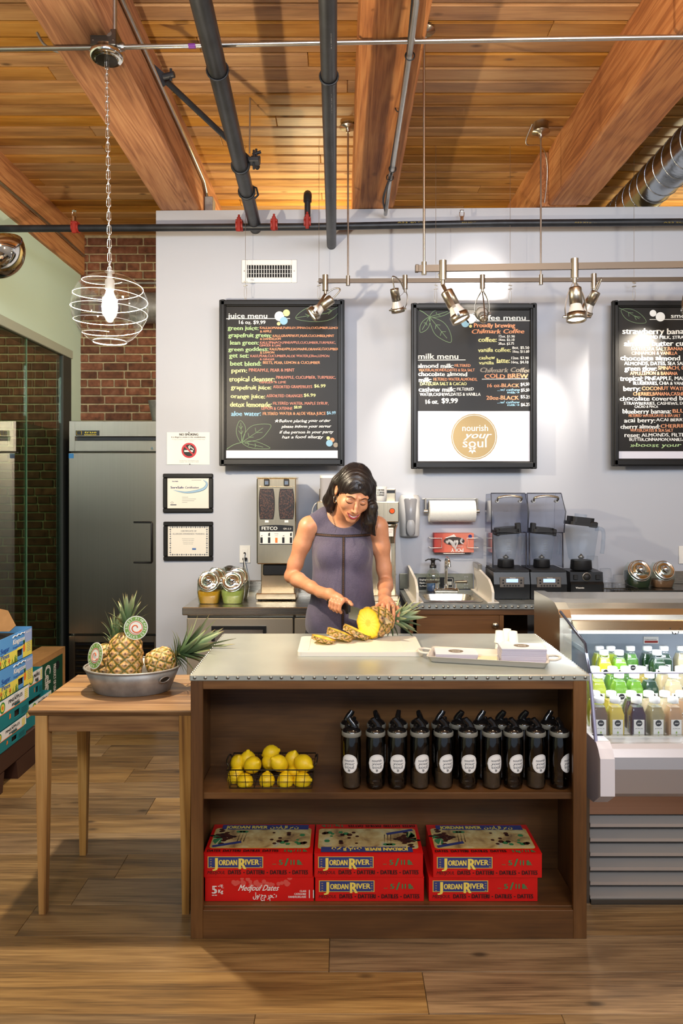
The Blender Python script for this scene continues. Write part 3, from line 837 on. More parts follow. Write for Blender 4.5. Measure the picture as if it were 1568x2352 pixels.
def crown(par, M, rows, Lmax, spreadk=1.0, seed=3, w=.011, drop=0):
    rr = random.Random(seed); k = 0
    if not leafs:
        for L, bend in ((1, .3), (1, .7), (1, 1.2), (1, .05)):
            vs, fs, ev = leaf_mesh(1, .105, bend)
            me = bpy.data.meshes.new('leaf'); me.from_pydata(vs, [], fs); me.materials.append(LEAF)
            me.polygons.foreach_set('use_smooth', [True] * len(fs)); me.update()
            a = me.attributes.new('eye', 'FLOAT', 'POINT'); a.data.foreach_set('value', ev); leafs.append(me)
    for j, (cnt, tilt, L, z) in enumerate(rows):
        for i in range(cnt):
            az = 2.4 * k + rr.uniform(-.2, .2); k += 1
            tl = radians(tilt) * spreadk + rr.uniform(-.12, .12); ll = L * Lmax * rr.uniform(.85, 1.12)
            o = bpy.data.objects.new('leaf', leafs[0 if tilt > 60 else (1 if tilt > 42 else (0 if tilt > 20 else 3))]); COL.objects.link(o)
            m_ = M @ Matrix.Translation((0, 0, z)) @ Matrix.Rotation(az, 4, 'Z') @ Matrix.Translation((.006, 0, 0)) @ Matrix.Rotation(tl, 4, 'Y') @ Matrix.Diagonal((ll, ll * (w / .0116) * (.12 / max(ll, .03)) ** .35, ll, 1))
            l_, r_, s_ = m_.decompose(); o.location = l_; o.rotation_mode = 'QUATERNION'; o.rotation_quaternion = r_; o.scale = s_
            adopt(o, par)
def pineapple(label, base, axis, L, r, crown_L, seed, rows=None, spread=1.0, spin=0, group='pineapples in the metal tub', w=.011):
    base = Vector(base); ax = Vector(axis).normalized()
    o = thing('pineapple', label, 'pineapple', base, group=group)
    M = Matrix.Translation(base) @ ax.to_track_quat('Z', 'Y').to_matrix().to_4x4() @ Matrix.Rotation(spin, 4, 'Z')
    vs, fs, ev, na = rind_mesh(L, r); b = MB(); b.add(vs, fs, 0, True, M)
    b.add(vs[:na], [tuple(range(na))[::-1]], 0, False, M); b.add(vs[-na:], [tuple(range(na))], 0, False, M)
    body = b.build('fruit', RIND, o); set_attr(body, ev + ev[:na] + ev[-na:])
    rows = rows or [(9, 74, .42, .0), (9, 60, .6, .006), (8, 46, .78, .012), (8, 32, .92, .02), (6, 18, 1.0, .028), (4, 6, 1.0, .034)]
    crown(o, M @ Matrix.Translation((0, 0, L - .004)), rows, crown_L, spread, seed, w)
    return o, M
# centre fruit, standing and leaning back to the right; left one behind; right one lying
pA, MA = pineapple('tallest pineapple in the tub, upright, with a round tag on its crown', P(284, 1548, 2.90) + Vector((-.001, -.008, -.048)), (.02, .18, 1), .210, .069, .13, 5, spread=.7)
pB, MB_ = pineapple('pineapple at the left end of the tub, mostly hidden behind its tag', P(228, 1556, 2.985) + Vector((0, 0, -.012)), (.30, .25, 1), .15, .058, .12, 8, spread=.75)
pC, MC = pineapple('pineapple lying on its side at the right end of the tub', P(338, 1543, 2.94) + Vector((0, 0, .012)), (.92, .12, .42), .118, .056, .19, 11, spread=1.0,
                   rows=[(8, 80, .30, .0), (9, 66, .44, .005), (9, 54, .58, .012), (8, 40, .75, .02), (7, 26, .95, .028), (5, 12, 1.1, .034)], w=.012)
TAGW = mat('tag_white', (236, 240, 228), .5); TAGG = mat('tag_green', (120, 160, 70), .5); TAGR = mat('tag_orange', (214, 96, 50), .5)
def round_tag(label, c, nrm, r, par, squash=1.0):
    """green-ringed paper tag hung on a crown: a flat disc with printed rings, letters and swirl"""
    nrm = Vector(nrm).normalized(); zx = Vector((0, 0, 1)); x = zx.cross(nrm).normalized(); y = nrm.cross(x)
    M = Matrix((( x.x, y.x, nrm.x, c[0]), (x.y, y.y, nrm.y, c[1]), (x.z, y.z, nrm.z, c[2]), (0, 0, 0, 1)))
    b = MB()
    b.prism(disc(36, r), 0, .0012, M, 0)
    def ring(r0, r1, z, m):
        a = disc(36, r0); q = disc(36, r1); n_ = 36
        b.add([(p[0], p[1], z) for p in a] + [(p[0], p[1], z) for p in q], [(i, (i + 1) % n_, n_ + (i + 1) % n_, n_ + i) for i in range(n_)], m, False, M)
    ring(r * .60, r * .93, .0016, 1); ring(r * .50, r * .56, .0016, 2)
    txt = 'PINEAPPLES EXTRA SWEET '
    for i, ch in enumerate(txt):
        a = pi / 2 - 2 * pi * i / len(txt)
        b.text(ch, M @ Matrix.Translation((cos(a) * r * .68, sin(a) * r * .68, .002)) @ Matrix.Rotation(a - pi / 2, 4, 'Z') @ Matrix.Translation((-r * .05, 0, 0)), None, r * .19, 0, bold=.06)
    sw = [(cos(t_) * r * (.12 + .055 * t_), sin(t_) * r * (.12 + .055 * t_), .0022) for t_ in [i * .35 for i in range(18)]]
    b.tube([M @ Vector(p) for p in sw], r * .055, 5, m=2, flat=.2)
    o = b.build('tag', [TAGW, TAGG, TAGR], par)
    return o
round_tag('', P(312, 1442, 2.86), (.12, -1, .12), .0455, pA)
round_tag('', P(219, 1506, 2.885), (-.62, -.7, .2), .051, pB)
round_tag('', P(361, 1500, 2.99), (-.1, -.5, .85), .03, pC)

# ============================================================ menu boards
FRB = mat('frame_black', (24, 23, 22), .38, spec=.35)
SLATE = mat('chalkboard', (32, 29, 26), .42, vary=.15, vscale=5, spec=.28)
PANELW = mat('panel_white', (226, 226, 236), .4)
def chalk(n_, c): return mat('chalk_' + n_, c, .7)
CH_ = dict(w=chalk('white', (245, 245, 240)), g=chalk('green', (178, 208, 150)), y=chalk('cream', (228, 226, 160)), o=chalk('orange', (232, 160, 118)), p=chalk('salmon', (206, 136, 116)),
           b=chalk('blue', (150, 196, 222)), l=chalk('leaf_green', (130, 160, 118)), k=chalk('grey', (160, 150, 136)), t=chalk('gold', (176, 154, 112)))
YBD = 4.62
class Board:
    def __init__(s, name, label, box, ox, oy, k, whites):
        s.ox, s.oy, s.k = ox, oy, k
        x0, y0, x1, y1 = box; s.Y = YBD; X0, X1, Z1, Z0 = PX(x0, YBD), PX(x1, YBD), PZ(y0, YBD), PZ(y1, YBD)
        s.o = thing(name, label, 'menu board', ((X0 + X1) / 2, YBD, Z0)); s.X0, s.X1, s.Z0, s.Z1 = X0, X1, Z0, Z1
        b = MB(); w = .042
        for (a0, a1, c0, c1) in ((X0, X0 + w, Z0, Z1), (X1 - w, X1, Z0, Z1), (X0 + w, X1 - w, Z1 - w, Z1), (X0 + w, X1 - w, Z0, Z0 + w * 1.15)):
            b.box(a0, a1, YBD, YBD + .03, c0, c1, bev=.004)
            m0 = .012
            b.box(a0 + m0, a1 - m0 * .6, YBD - .008, YBD, c0 + m0 * (c1 - c0 < .1), c1 - m0 * (c1 - c0 < .1), bev=.005) if a1 - a0 < .1 else b.box(a0 - w + m0, a1 + w - m0, YBD - .008, YBD, c0 + m0 * .6, c1 - m0 * .6, bev=.005)
        b.build('frame', FRB, s.o)
        MB().box(X0 + w * .8, X1 - w * .8, YBD + .014, YBD + .022, Z0 + w * .8, Z1 - w * .8).build('chalkboard_panel', SLATE, s.o)
        for (u0, v0, u1, v1) in whites:
            MB().box(s.x(u0), s.x(u1), YBD + .0125, YBD + .014, s.z(v1), s.z(v0)).build('white_panel', PANELW, s.o)
        s.M = {}
    def x(s, u): return PX(s.ox + u / s.k, s.Y)
    def z(s, v): return PZ(s.oy + v / s.k, s.Y)
    def mb(s, c): return s.M.setdefault(c, MB())
    def t(s, c, txt, u0, u1, v, cap, bold=.09, jit=.07, shear=0, slope=0.0, y=.0133):
        s.mb(c).text(txt, FRONT(s.x(u0), s.Y + y, s.z(v)), s.x(u1) - s.x(u0), cap / s.k * s.Y / FP * .92, 0, bold, shear, jit, slope)
    def line(s, c, pts, w=2.0, k=4, closed=False, y=.0133):
        q = catmull([(s.x(u), s.Y + y, s.z(v)) for u, v in pts], k, closed) if k > 1 else [Vector((s.x(u), s.Y + y, s.z(v))) for u, v in pts]
        n_ = len(q); ww = w / s.k * s.Y / FP / 2; vs = []; fs = []
        for i in range(n_):
            a = q[i - 1] if (i or closed) else q[0]; b_ = q[(i + 1) % n_] if (i < n_ - 1 or closed) else q[-1]
            d = (b_ - a); d = Vector((d.z, 0, -d.x)).normalized() * ww
            vs += [q[i] + d, q[i] - d]
        for i in range(n_ if closed else n_ - 1): j = (i + 1) % n_; fs.append((2 * i, 2 * i + 1, 2 * j + 1, 2 * j))
        s.mb(c).add(vs, fs)
    def dot(s, c, u, v, r, y=.0130):
        s.mb(c).add([(s.x(u + a), s.Y + y, s.z(v + b_)) for a, b_ in disc(24, r)], [tuple(range(24))])
    def leaf(s, pts, veins, w=3):
        s.line('l', pts, w, 5, True)
        for v in veins: s.line('l', v, w, 1)
    def wires(s, spots, toppy):
        for px_, pyt in spots:
            xx = PX(px_, YBD); zt = s.Z1
            wr_ = thing('hanging_wire', None, None)
            b = MB(); top = Vector((xx, YBD + .01, CZ))
            b.tube([top, Vector((xx, YBD + .01, zt + .09))], .0013, 5)
            lp = [Vector((xx + a, YBD + .01, zt + .045 + c_)) for a, c_ in disc(12, .008, 0, 0, .04)]
            b.tube(lp, .0012, 5, True); b.cyl((xx - .012, YBD + .01, zt + .088), (xx + .012, YBD + .01, zt + .092), .004, n=6); b.cyl((xx - .01, YBD + .01, zt + .115), (xx + .012, YBD + .01, zt + .111), .004, n=6)
            b.tube([Vector((xx + a, YBD + .01, zt + .004 + c_)) for a, c_ in disc(8, .006)], .0016, 5, True)
            tx = MB(); bpy.data.objects.remove(wr_)
            b.build('hanging_wire', NICKEL, s.o)
    def done(s):
        names = dict(w='white_lettering', g='green_lettering', y='cream_lettering', o='orange_lettering', p='salmon_lettering', b='blue_lettering', l='leaf_drawing', k='grey_lettering', t='gold_emblem')
        for c, m_ in s.M.items(): m_.build(names[c], CH_[c], s.o, kind="stuff")
b1 = Board('menu_board', 'black-framed chalkboard reading juice menu, left above the woman', (503, 688, 791, 1070), 360, 560, 3.4087, [(527, 1617, 1435, 1690)])
T = b1.t
T('w', 'juice menu', 555, 865, 578, 42, .06, 0); b1.line('w', [(523, 583), (1040, 581)], 5, 1); T('w', '16 oz. $9.99', 632, 848, 625, 30)
for c, s_, u0, u1, v, cp in (('g', 'green juice:', 552, 795, 671, 36), ('o', 'KALE,ROMAINE,PARSLEY,SPINACH,CUCUMBER,LEMON', 803, 1432, 663, 19), ('o', '& APPLE', 805, 895, 690, 19),
    ('g', 'grapefruit green:', 556, 895, 728, 36), ('o', 'KALE,GRAPEFRUIT,PEAR,CUCUMBER,MINT', 903, 1387, 726, 20), ('o', '& DANDELION', 805, 970, 749, 18),
    ('g', 'lean green:', 567, 795, 787, 36), ('p', 'KALE,SPINACH,PINEAPPLE,CUCUMBER,TURMERIC,', 803, 1400, 779, 20), ('p', 'GINGER & LIME', 800, 970, 801, 18),
    ('g', 'green goddess:', 556, 872, 836, 34), ('o', 'KALE,PINEAPPLE,ROMAINE,ORANGE,CUCUMBER', 880, 1420, 830, 20), ('o', '& LEMON', 805, 918, 856, 18),
    ('g', 'get set:', 563, 718, 888, 38), ('p', 'KALE,PEAR,CUCUMBER,ALOE WATER,E3live,LEMON', 728, 1350, 884, 20), ('p', '& GINGER', 803, 920, 909, 17),
    ('g', 'beet blend:', 568, 815, 953, 40), ('o', 'BEETS, PEAR, LEMON & CUCUMBER', 826, 1275, 937, 22), ('y', 'ppm:', 577, 705, 1004, 36), ('p', 'PINEAPPLE, PEAR & MINT', 716, 1075, 998, 26),
    ('y', 'tropical cleanser:', 562, 920, 1074, 40), ('p', 'PINEAPPLE, CUCUMBER, TURMERIC,', 930, 1400, 1054, 24), ('p', 'GINGER & LIME', 798, 1010, 1090, 20),
    ('y', 'grapefruit juice:', 577, 895, 1138, 36), ('p', 'ASSORTED GRAPEFRUITS', 908, 1215, 1128, 24), ('y', '$6.99', 1228, 1320, 1122, 27),
    ('y', 'orange juice:', 573, 845, 1207, 36), ('p', 'ASSORTED ORANGES', 855, 1140, 1199, 24), ('y', '$6.99', 1147, 1242, 1195, 27),
    ('y', 'detox lemonade:', 567, 897, 1275, 42), ('p', 'FILTERED WATER, MAPLE SYRUP,', 905, 1343, 1258, 24), ('p', 'LEMON & CAYENNE', 815, 1060, 1297, 24), ('y', '$8.99', 1070, 1132, 1288, 24),
    ('b', 'aloe water:', 577, 812, 1345, 40), ('o', 'FILTERED WATER & ALOE VERA JUICE', 825, 1320, 1338, 24), ('b', '$6.99', 1328, 1400, 1334, 26)):
    T(c, s_, u0, u1, v, cp, .1 if cp > 28 else .08)
for s_, u0, u1, v in (('★Before placing your order', 915, 1355, 1397), ('please inform your server', 973, 1360, 1440), ('if the person in your party', 955, 1377, 1485), ('has a food allergy', 975, 1297, 1523)):
    T('w', s_, u0, u1, v, 24, .09, .08, .3, .01)
for c, u, v, r in (('w', 958, 563, 38), ('y', 1013, 537, 27), ('b', 992, 599, 31), ('y', 952, 622, 14), ('y', 1341, 1520, 14), ('o', 1373, 1534, 17), ('b', 1350, 1560, 26), ('k', 1400, 1574, 19)): b1.dot(c, u, v, r, .0125 + (u % 5) * .0001)
b1.leaf([(1085, 577), (1130, 525), (1210, 487), (1320, 478), (1435, 483), (1400, 560), (1330, 597), (1230, 605), (1140, 597)], [[(1085, 577), (1200, 556), (1330, 540), (1420, 488)], [(1190, 557), (1160, 545)], [(1200, 556), (1175, 572)], [(1290, 545), (1250, 520)], [(1290, 545), (1260, 568)], [(1370, 520), (1330, 505)], [(1370, 520), (1340, 548)]])
b1.leaf([(660, 1553), (625, 1500), (622, 1440), (650, 1382), (688, 1425), (688, 1480)], [[(662, 1550), (655, 1400)], [(657, 1450), (640, 1425)], [(657, 1450), (668, 1425)], [(659, 1490), (638, 1462)], [(659, 1490), (672, 1462)]])
b1.leaf([(665, 1553), (695, 1470), (760, 1418), (888, 1415), (862, 1475), (810, 1525), (730, 1546)], [[(668, 1550), (830, 1440)], [(720, 1515), (712, 1480)], [(720, 1515), (755, 1512)], [(775, 1477), (768, 1440)], [(775, 1477), (825, 1475)]])
b1.leaf([(665, 1553), (730, 1543), (800, 1555), (885, 1597), (830, 1604), (745, 1598), (700, 1583)], [[(668, 1555), (830, 1590)], [(720, 1566), (705, 1552)], [(720, 1566), (712, 1580)], [(775, 1578), (765, 1562)], [(775, 1578), (765, 1592)]])
b1.line('l', [(545, 1606), (600, 1572), (665, 1553)], 4)
b1.wires([(563, 0), (732, 0)], 0); b1.done()

b2 = Board('menu_board', 'black-framed chalkboard with milk and coffee menus over a white logo panel', (944, 696, 1233, 1077), 700, 560, 2.8, [(720, 1075, 1466, 1405)])
T = b2.t
T('w', 'coffee menu', 1095, 1425, 487, 34, .06, 0); b2.line('w', [(1000, 494), (1465, 491)], 4, 1); T('w', 'milk menu', 725, 990, 738, 38, .08, 0); b2.line('w', [(718, 746), (1035, 744)], 5, 1)
for c, s_, u0, u1, v, cp in (('o', 'Proudly brewing', 1085, 1352, 535, 30), ('o', 'Chilmark Coffee', 1068, 1410, 573, 30), ('y', 'coffee:', 1115, 1235, 628, 32), ('w', '12oz. $1.90', 1245, 1352, 600, 17), ('w', '16oz. $2.10', 1245, 1350, 622, 17), ('w', '20oz. $3.75', 1245, 1348, 647, 17),
    ('y', 'vanilla coffee:', 1115, 1327, 693, 28), ('w', '8oz. $5.50', 1335, 1445, 674, 19), ('w', '16oz. $11.00', 1335, 1445, 698, 18), ('y', 'cashew', 1120, 1223, 741, 26), ('y', 'vanilla', 1120, 1217, 773, 24), ('y', 'latte:', 1232, 1320, 764, 34), ('w', '12oz. $3.90', 1325, 1443, 740, 19), ('w', '16oz. $4.10', 1325, 1440, 767, 19),
    ('k', 'Chilmark Coffee', 1122, 1452, 824, 32), ('o', 'COLD BREW', 1153, 1435, 862, 30), ('o', '16 oz-BLACK', 1168, 1380, 920, 24), ('w', '$4.50', 1388, 1447, 911, 22), ('b', '...w/ cashew', 1238, 1385, 944, 17), ('b', 'milk→', 1302, 1385, 961, 15), ('w', '$5.50', 1390, 1447, 948, 22),
    ('o', '20oz-BLACK', 1168, 1377, 1000, 27), ('w', '$5.25', 1388, 1452, 992, 22), ('b', '...w/ cashew', 1238, 1382, 1024, 17), ('b', 'milk→', 1302, 1385, 1041, 15), ('w', '$6.25', 1390, 1450, 1042, 22),
    ('w', 'almond milk:', 723, 957, 795, 30), ('o', 'FILTERED', 963, 1067, 789, 19), ('o', 'WATER,ALMONDS,DATES & SEA SALT', 733, 1093, 818, 18), ('w', 'chocolate almond', 727, 1045, 849, 30), ('w', 'milk:', 730, 815, 887, 30), ('o', 'FILTERED WATER,ALMONDS,', 826, 1110, 878, 20), ('y', 'DATES,SEA SALT & CACAO', 740, 1042, 908, 22),
    ('w', 'cashew milk:', 730, 970, 949, 32), ('w', 'FILTERED', 977, 1088, 941, 20), ('w', 'WATER,CASHEWS,DATES & VANILLA', 740, 1130, 976, 21), ('w', '16 oz.', 770, 858, 1027, 30), ('w', '$9.99', 878, 983, 1024, 34)):
    T(c, s_, u0, u1, v, cp, .13 if 'BREW' in s_ or 'milk:' in s_ or cp > 28 else .09, shear=.25 if 'Chil' in s_ else 0)
b2.line('w', [(1140, 868), (1437, 866)], 4, 1)
for c, u, v, r in (('w', 1068, 480, 31), ('b', 1033, 509, 25), ('y', 1067, 527, 10)): b2.dot(c, u, v, r, .0125)
b2.leaf([(805, 466), (830, 430), (885, 416), (945, 425), (900, 455), (850, 468)], [[(806, 466), (920, 432)], [(850, 452), (845, 436)], [(850, 452), (872, 456)]])
b2.leaf([(800, 470), (760, 495), (742, 530), (745, 567), (785, 548), (804, 510)], [[(800, 472), (755, 550)], [(782, 505), (765, 505)], [(782, 505), (786, 522)]])
b2.leaf([(806, 470), (815, 530), (850, 590), (938, 632), (935, 565), (890, 500)], [[(806, 470), (915, 605)], [(845, 518), (840, 545)], [(845, 518), (872, 520)], [(880, 562), (872, 588)], [(880, 562), (908, 562)]])
b2.line('l', [(718, 415), (760, 435), (803, 467)], 4)
b2.dot('t', 1090, 1240, 148, .0118)
b2.line('w', [(1090 + 139 * cos(2 * pi * i / 48), 1240 + 139 * sin(2 * pi * i / 48)) for i in range(48)], 3.5, 1, True, y=.0112)
T('w', 'nourish', 1010, 1182, 1203, 44, .03, 0, y=.0112); T('w', 'your', 1025, 1190, 1250, 46, .08, 0, .45, y=.0110); T('w', 'soul', 1012, 1175, 1308, 62, .03, 0, y=.0112)
for a in (-pi / 2, -pi / 2 + .95, -pi / 2 - .95, -pi / 2 + 2.1, -pi / 2 - 2.1):
    cx_, cy_ = 1078, 1322
    b2.mb('w').add([(b2.x(cx_ + cos(a + da) * rr), YBD + .0111, b2.z(cy_ - sin(a + da) * rr)) for da, rr in ((0, 4), (.45, 16), (0, 30), (-.45, 16))], [(0, 1, 2, 3)])
b2.wires([(1001, 0), (1172, 0)], 0); b2.done()

b3 = Board('menu_board', 'black-framed chalkboard of smoothies cut off by the right edge', (1406, 690, 1692, 1071), 1200, 560, 4.261, [(925, 2030, 2040, 2118)])
T = b3.t
T('w', 'smoothie menu', 1455, 2010, 720, 46, .06, 0); b3.line('w', [(1250, 736), (2040, 734)], 5, 1)
for c, s_, u0, u1, v, cp in (('w', 'strawberry banana:', 978, 1690, 878, 60), ('w', 'ALMOND MILK, STRAWBERRIES', 1125, 1800, 925, 34), ('w', 'almond butter cup:', 997, 1640, 995, 56), ('o', 'DATES,SEA SALT,BANANA,CACAO', 1068, 1800, 1040, 36), ('o', 'CINNAMON & VANILLA', 1070, 1520, 1082, 34),
    ('w', 'chocolate almond butter:', 960, 1800, 1137, 52), ('w', 'ALMONDS, DATES, SEA SALT, BANANA', 1000, 1850, 1183, 36), ('w', 'green glow:', 1003, 1320, 1240, 52), ('o', 'SPINACH, COCONUT WATER', 1330, 2000, 1229, 38), ('o', 'APPLE,LEMON & BANANA', 1058, 1523, 1280, 36),
    ('w', 'tropical:', 957, 1185, 1338, 54), ('w', 'PINEAPPLE, MANGO, BANANA', 1200, 1960, 1332, 40), ('w', 'BLUEBERRIES, CHIA & VANILLA', 1085, 1650, 1376, 34), ('w', 'berry:', 988, 1158, 1436, 52), ('o', 'COCONUT WATER,STRAWBERRIES', 1170, 1990, 1430, 38), ('o', 'CHERRIES,BANANA,CASHEWS,DATES', 1085, 1780, 1482, 36),
    ('w', 'chocolate covered berry:', 952, 1720, 1532, 48), ('w', 'STRAWBERRIES, CASHEWS, DATES, CHERRIES', 995, 1890, 1573, 30), ('w', 'CACAO & MACA', 1100, 1332, 1602, 26), ('w', 'blueberry banana:', 980, 1460, 1660, 48), ('o', 'BLUEBERRIES,', 1470, 1900, 1650, 38), ('o', 'FILTERED WATER,DATES & SEA SALT', 1043, 1552, 1692, 28),
    ('w', 'acai berry:', 997, 1305, 1745, 46), ('w', 'ACAI BERRY,STRAWBERRY', 1313, 1950, 1735, 32), ('w', 'cherry almond:', 960, 1350, 1808, 46), ('o', 'CHERRIES,BANANA', 1355, 1900, 1798, 38), ('o', 'WATER,DATES & SEA SALT', 1058, 1480, 1838, 30),
    ('w', 'reset:', 998, 1155, 1892, 46), ('w', 'ALMONDS, FILTERED WATER', 1170, 1900, 1885, 36), ('w', 'BUTTER,CINNAMON,VANILLA & MACA', 1048, 1760, 1928, 32), ('g', '»boost your smoothie', 1055, 1960, 1985, 40)):
    T(c, s_, u0, u1, v, cp, .11 if cp > 40 else .09, shear=.25 if 'boost' in s_ else 0)
for c, u, v, r in (('w', 1283, 675, 33), ('w', 1355, 710, 46)): b3.dot(c, u, v, r, .0125)
b3.leaf([(970, 650), (1020, 630), (1100, 645), (1180, 700), (1215, 765), (1120, 770), (1020, 730)], [[(930, 612), (1040, 665), (1150, 730)], [(1040, 665), (1090, 672)], [(1040, 665), (1048, 705)], [(1100, 700), (1160, 715)], [(1100, 700), (1120, 740)]])
b3.wires([(1457, 0), (1640, 0)], 0); b3.done()

# ============================================================ track lighting
RAILM = mat('rail_bronze_nickel', (96, 84, 72), .45, .9)
def rail(label, pa, pb, h, hangers, Y):
    o = thing('light_rail', label, 'light rail', pa)
    d = (pb - pa); b = MB()
    q = h / 2; vs = []
    for p in (pa, pb): vs += [p + Vector((0, -q * .5, -q)), p + Vector((0, q * .5, -q)), p + Vector((0, q * .5, q)), p + Vector((0, -q * .5, q))]
    b.add(vs, [(0, 1, 2, 3), (7, 6, 5, 4), (0, 4, 5, 1), (1, 5, 6, 2), (2, 6, 7, 3), (3, 7, 4, 0)]); b.build('track', RAILM, o)
    b = MB(); b.box(pa.x - .004, pa.x + .012, pa.y - q * .8, pa.y + q * .8, pa.z - q * 1.15, pa.z + q * 1.15, bev=.002); b.build('end_cap', RAILM, o)
    for px_, big in hangers:
        t_ = (PX(px_, Y) - pa.x) / d.x; p = pa + d * t_
        b = MB(); b.cyl(p + Vector((0, 0, -.028)), p + Vector((0, 0, .03)), .0125, n=14); b.build('clamp', NICKEL, o)
        MB().cyl(p + Vector((0, 0, .03)), Vector((p.x, p.y, CZ - .002)), .0055, n=8).build('rod', NICKEL, o)
        b = MB(); zc = CZ - (.055 if big else .02)
        b.lathe([(.012, zc - .03), (.013, zc - .002), (.052, zc), (.05, zc + .006), (.044, zc + .008), (.044, CZ)], 24, Matrix.Translation((p.x, p.y, 0))); b.build('canopy', STEELX if not big else NICKEL, o)
    return o, pa, d
rA, aA, dA = rail('nearer and thicker brushed rail with lamps, in front of the right menu boards', Vector((PX(955, 3.44), 3.44, PZ(617, 3.44))), Vector((PX(1700, 3.40), 3.40, PZ(606, 3.40))), .03, [(974, 0)], 3.43)
rB, aB, dB = rail('farther and thinner brushed rail starting above the juice menu board', Vector((PX(733, 4.36), 4.36, PZ(645.5, 4.36))), Vector((PX(1660, 4.33), 4.33, PZ(641, 4.33))), .0245, [(799, 0), (1241, 1)], 4.35)
BULB = mat('lamp_glow', (255, 240, 214), .4, emit=9.0); REFL = mat('reflector_glass', (236, 232, 224), .1, .2)
def spot(label, rl, a, d, Yr, px_, size, aim, tilt_dir, energy=0, frosty=True):
    """track head: stem, bent bracket arms, socket can, reflector bulb, ring and cord. aim = direction the lamp faces"""
    t_ = (PX(px_, Yr) - a.x) / d.x; p = a + d * t_; s = size
    o = thing('track_spotlight', label, 'spotlight', p, group='spotlights on the rails')
    MB().cyl(p + Vector((0, 0, -.045 * s)), p + Vector((0, 0, .028 * s)), .0145 * s, n=14).build('stem', NICKEL, o)
    q = p + Vector((0, 0, -.062 * s)); MB().cyl(q, p + Vector((0, 0, -.045 * s)), .008 * s, n=10).build('swivel', NICKEL, o)
    aim = Vector(aim).normalized(); cen = q + Vector(tilt_dir) * s     # centre of the ring
    side = aim.cross(Vector((0, 0, 1)))
    if side.length < .2: side = Vector((1, 0, 0))
    side.normalize()
    M = Matrix.Translation(cen) @ aim.to_track_quat('Z', 'Y').to_matrix().to_4x4()
    MB().lathe([(.034 * s, -.012 * s), (.036 * s, -.012 * s), (.036 * s, .014 * s), (.033 * s, .014 * s), (.033 * s, -.008 * s)], 22, M, cap0=False, cap1=False).build('ring', NICKEL, o)
    lamp = MB().lathe([(.0195 * s, -.05 * s), (.021 * s, -.04 * s), (.031 * s, -.012 * s), (.033 * s, .0)], 22, M, cap0=False, cap1=False)
    lamp.build('bulb', REFL, o)
    MB().lathe([(.0325 * s, .0), (.03 * s, .006 * s), (.018 * s, .009 * s), (0, .010 * s)], 22, M).build('lens', BULB, o)
    MB().lathe([(.012 * s, -.112 * s), (.0225 * s, -.110 * s), (.0235 * s, -.104 * s), (.0235 * s, -.046 * s), (.019 * s, -.046 * s)], 22, M).build('socket_can', NICKEL, o)
    for sg in (-1, 1):
        e = cen + side * sg * .037 * s
        m1 = q + (e - q) * .3 + side * sg * .014 * s; m2 = q + (e - q) * .7 + side * sg * .012 * s
        pts = catmull([q + side * sg * .006 * s, m1, m2, e], 5)
        wdir = aim.cross(side).normalized() * .0065 * s
        b = MB(); vs = []; fs = []; nn = side * sg * .0016 * s
        for pp in pts: vs += [pp - wdir, pp + wdir, pp + wdir + nn, pp - wdir + nn]
        for i in range(len(pts) - 1):
            for j in range(4): fs.append((i * 4 + j, i * 4 + (j + 1) % 4, i * 4 + 4 + (j + 1) % 4, i * 4 + 4 + j))
        b.add(vs, fs); b.build('bracket_arm', NICKEL, o)
        MB().cyl(e, e + side * sg * .012 * s, .006 * s, .004 * s, 10).build('knob', CHROME, o)
    back = M @ Vector((0, 0, -.112 * s)); bk = back - aim * .02 * s
    MB().tube(catmull([q, q + (bk - q) * .4 - aim * .035 * s + Vector((0, 0, .01)) * s, bk - aim * .03 * s + Vector((0, 0, .012)) * s, bk, back], 6), .0036 * s, 7).build('cord', NICKEL, o)
    if energy:
        l = light('spot_beam', 'SPOT', cen + aim * .015 * s, energy, NEUT, cen + aim, .025, spot=62, blend=.9)
        adopt(l, o) if False else None
        l.parent = o; l.matrix_parent_inverse = wm(o).inverted()
    return o
# (px along the rail, lamp aim, ring centre relative to the swivel)
spot('spotlight over the top right corner of the juice menu, facing left and down', rB, aB, dB, 4.355, 747, 1.25, (-.75, -.1, -.62), (-.055, -.02, -.095), 40)
spot('spotlight hanging between the juice board and the coffee board', rB, aB, dB, 4.355, 930, 1.1, (.18, .36, -.85), (-.042, -.03, -.10), 30)
spot('spotlight with curled cord in front of the coffee menu title, turned to the wall', rB, aB, dB, 4.355, 1107, 1.1, (.06, .8, .45), (0, .02, -.11), 34)
spot('small spotlight directly behind the large right one', rB, aB, dB, 4.355, 1361, 1.2, (-.35, .4, -.85), (-.035, .02, -.095), 28)
spot('spotlight at the right picture edge before the smoothie board', rB, aB, dB, 4.355, 1572, 1.2, (-.35, .75, -.5), (-.0, -.02, -.10), 40)
spot('large spotlight on the nearer rail, slanting over the coffee board corner', rA, aA, dA, 3.43, 1017, 1.25, (.42, -.12, -.88), (.06, -.02, -.125), 40)
spot('large spotlight on the nearer rail pointing straight down, right of the coffee board', rA, aA, dA, 3.42, 1319, 1.25, (.0, -.12, -.98), (.0, -.02, -.13), 46)
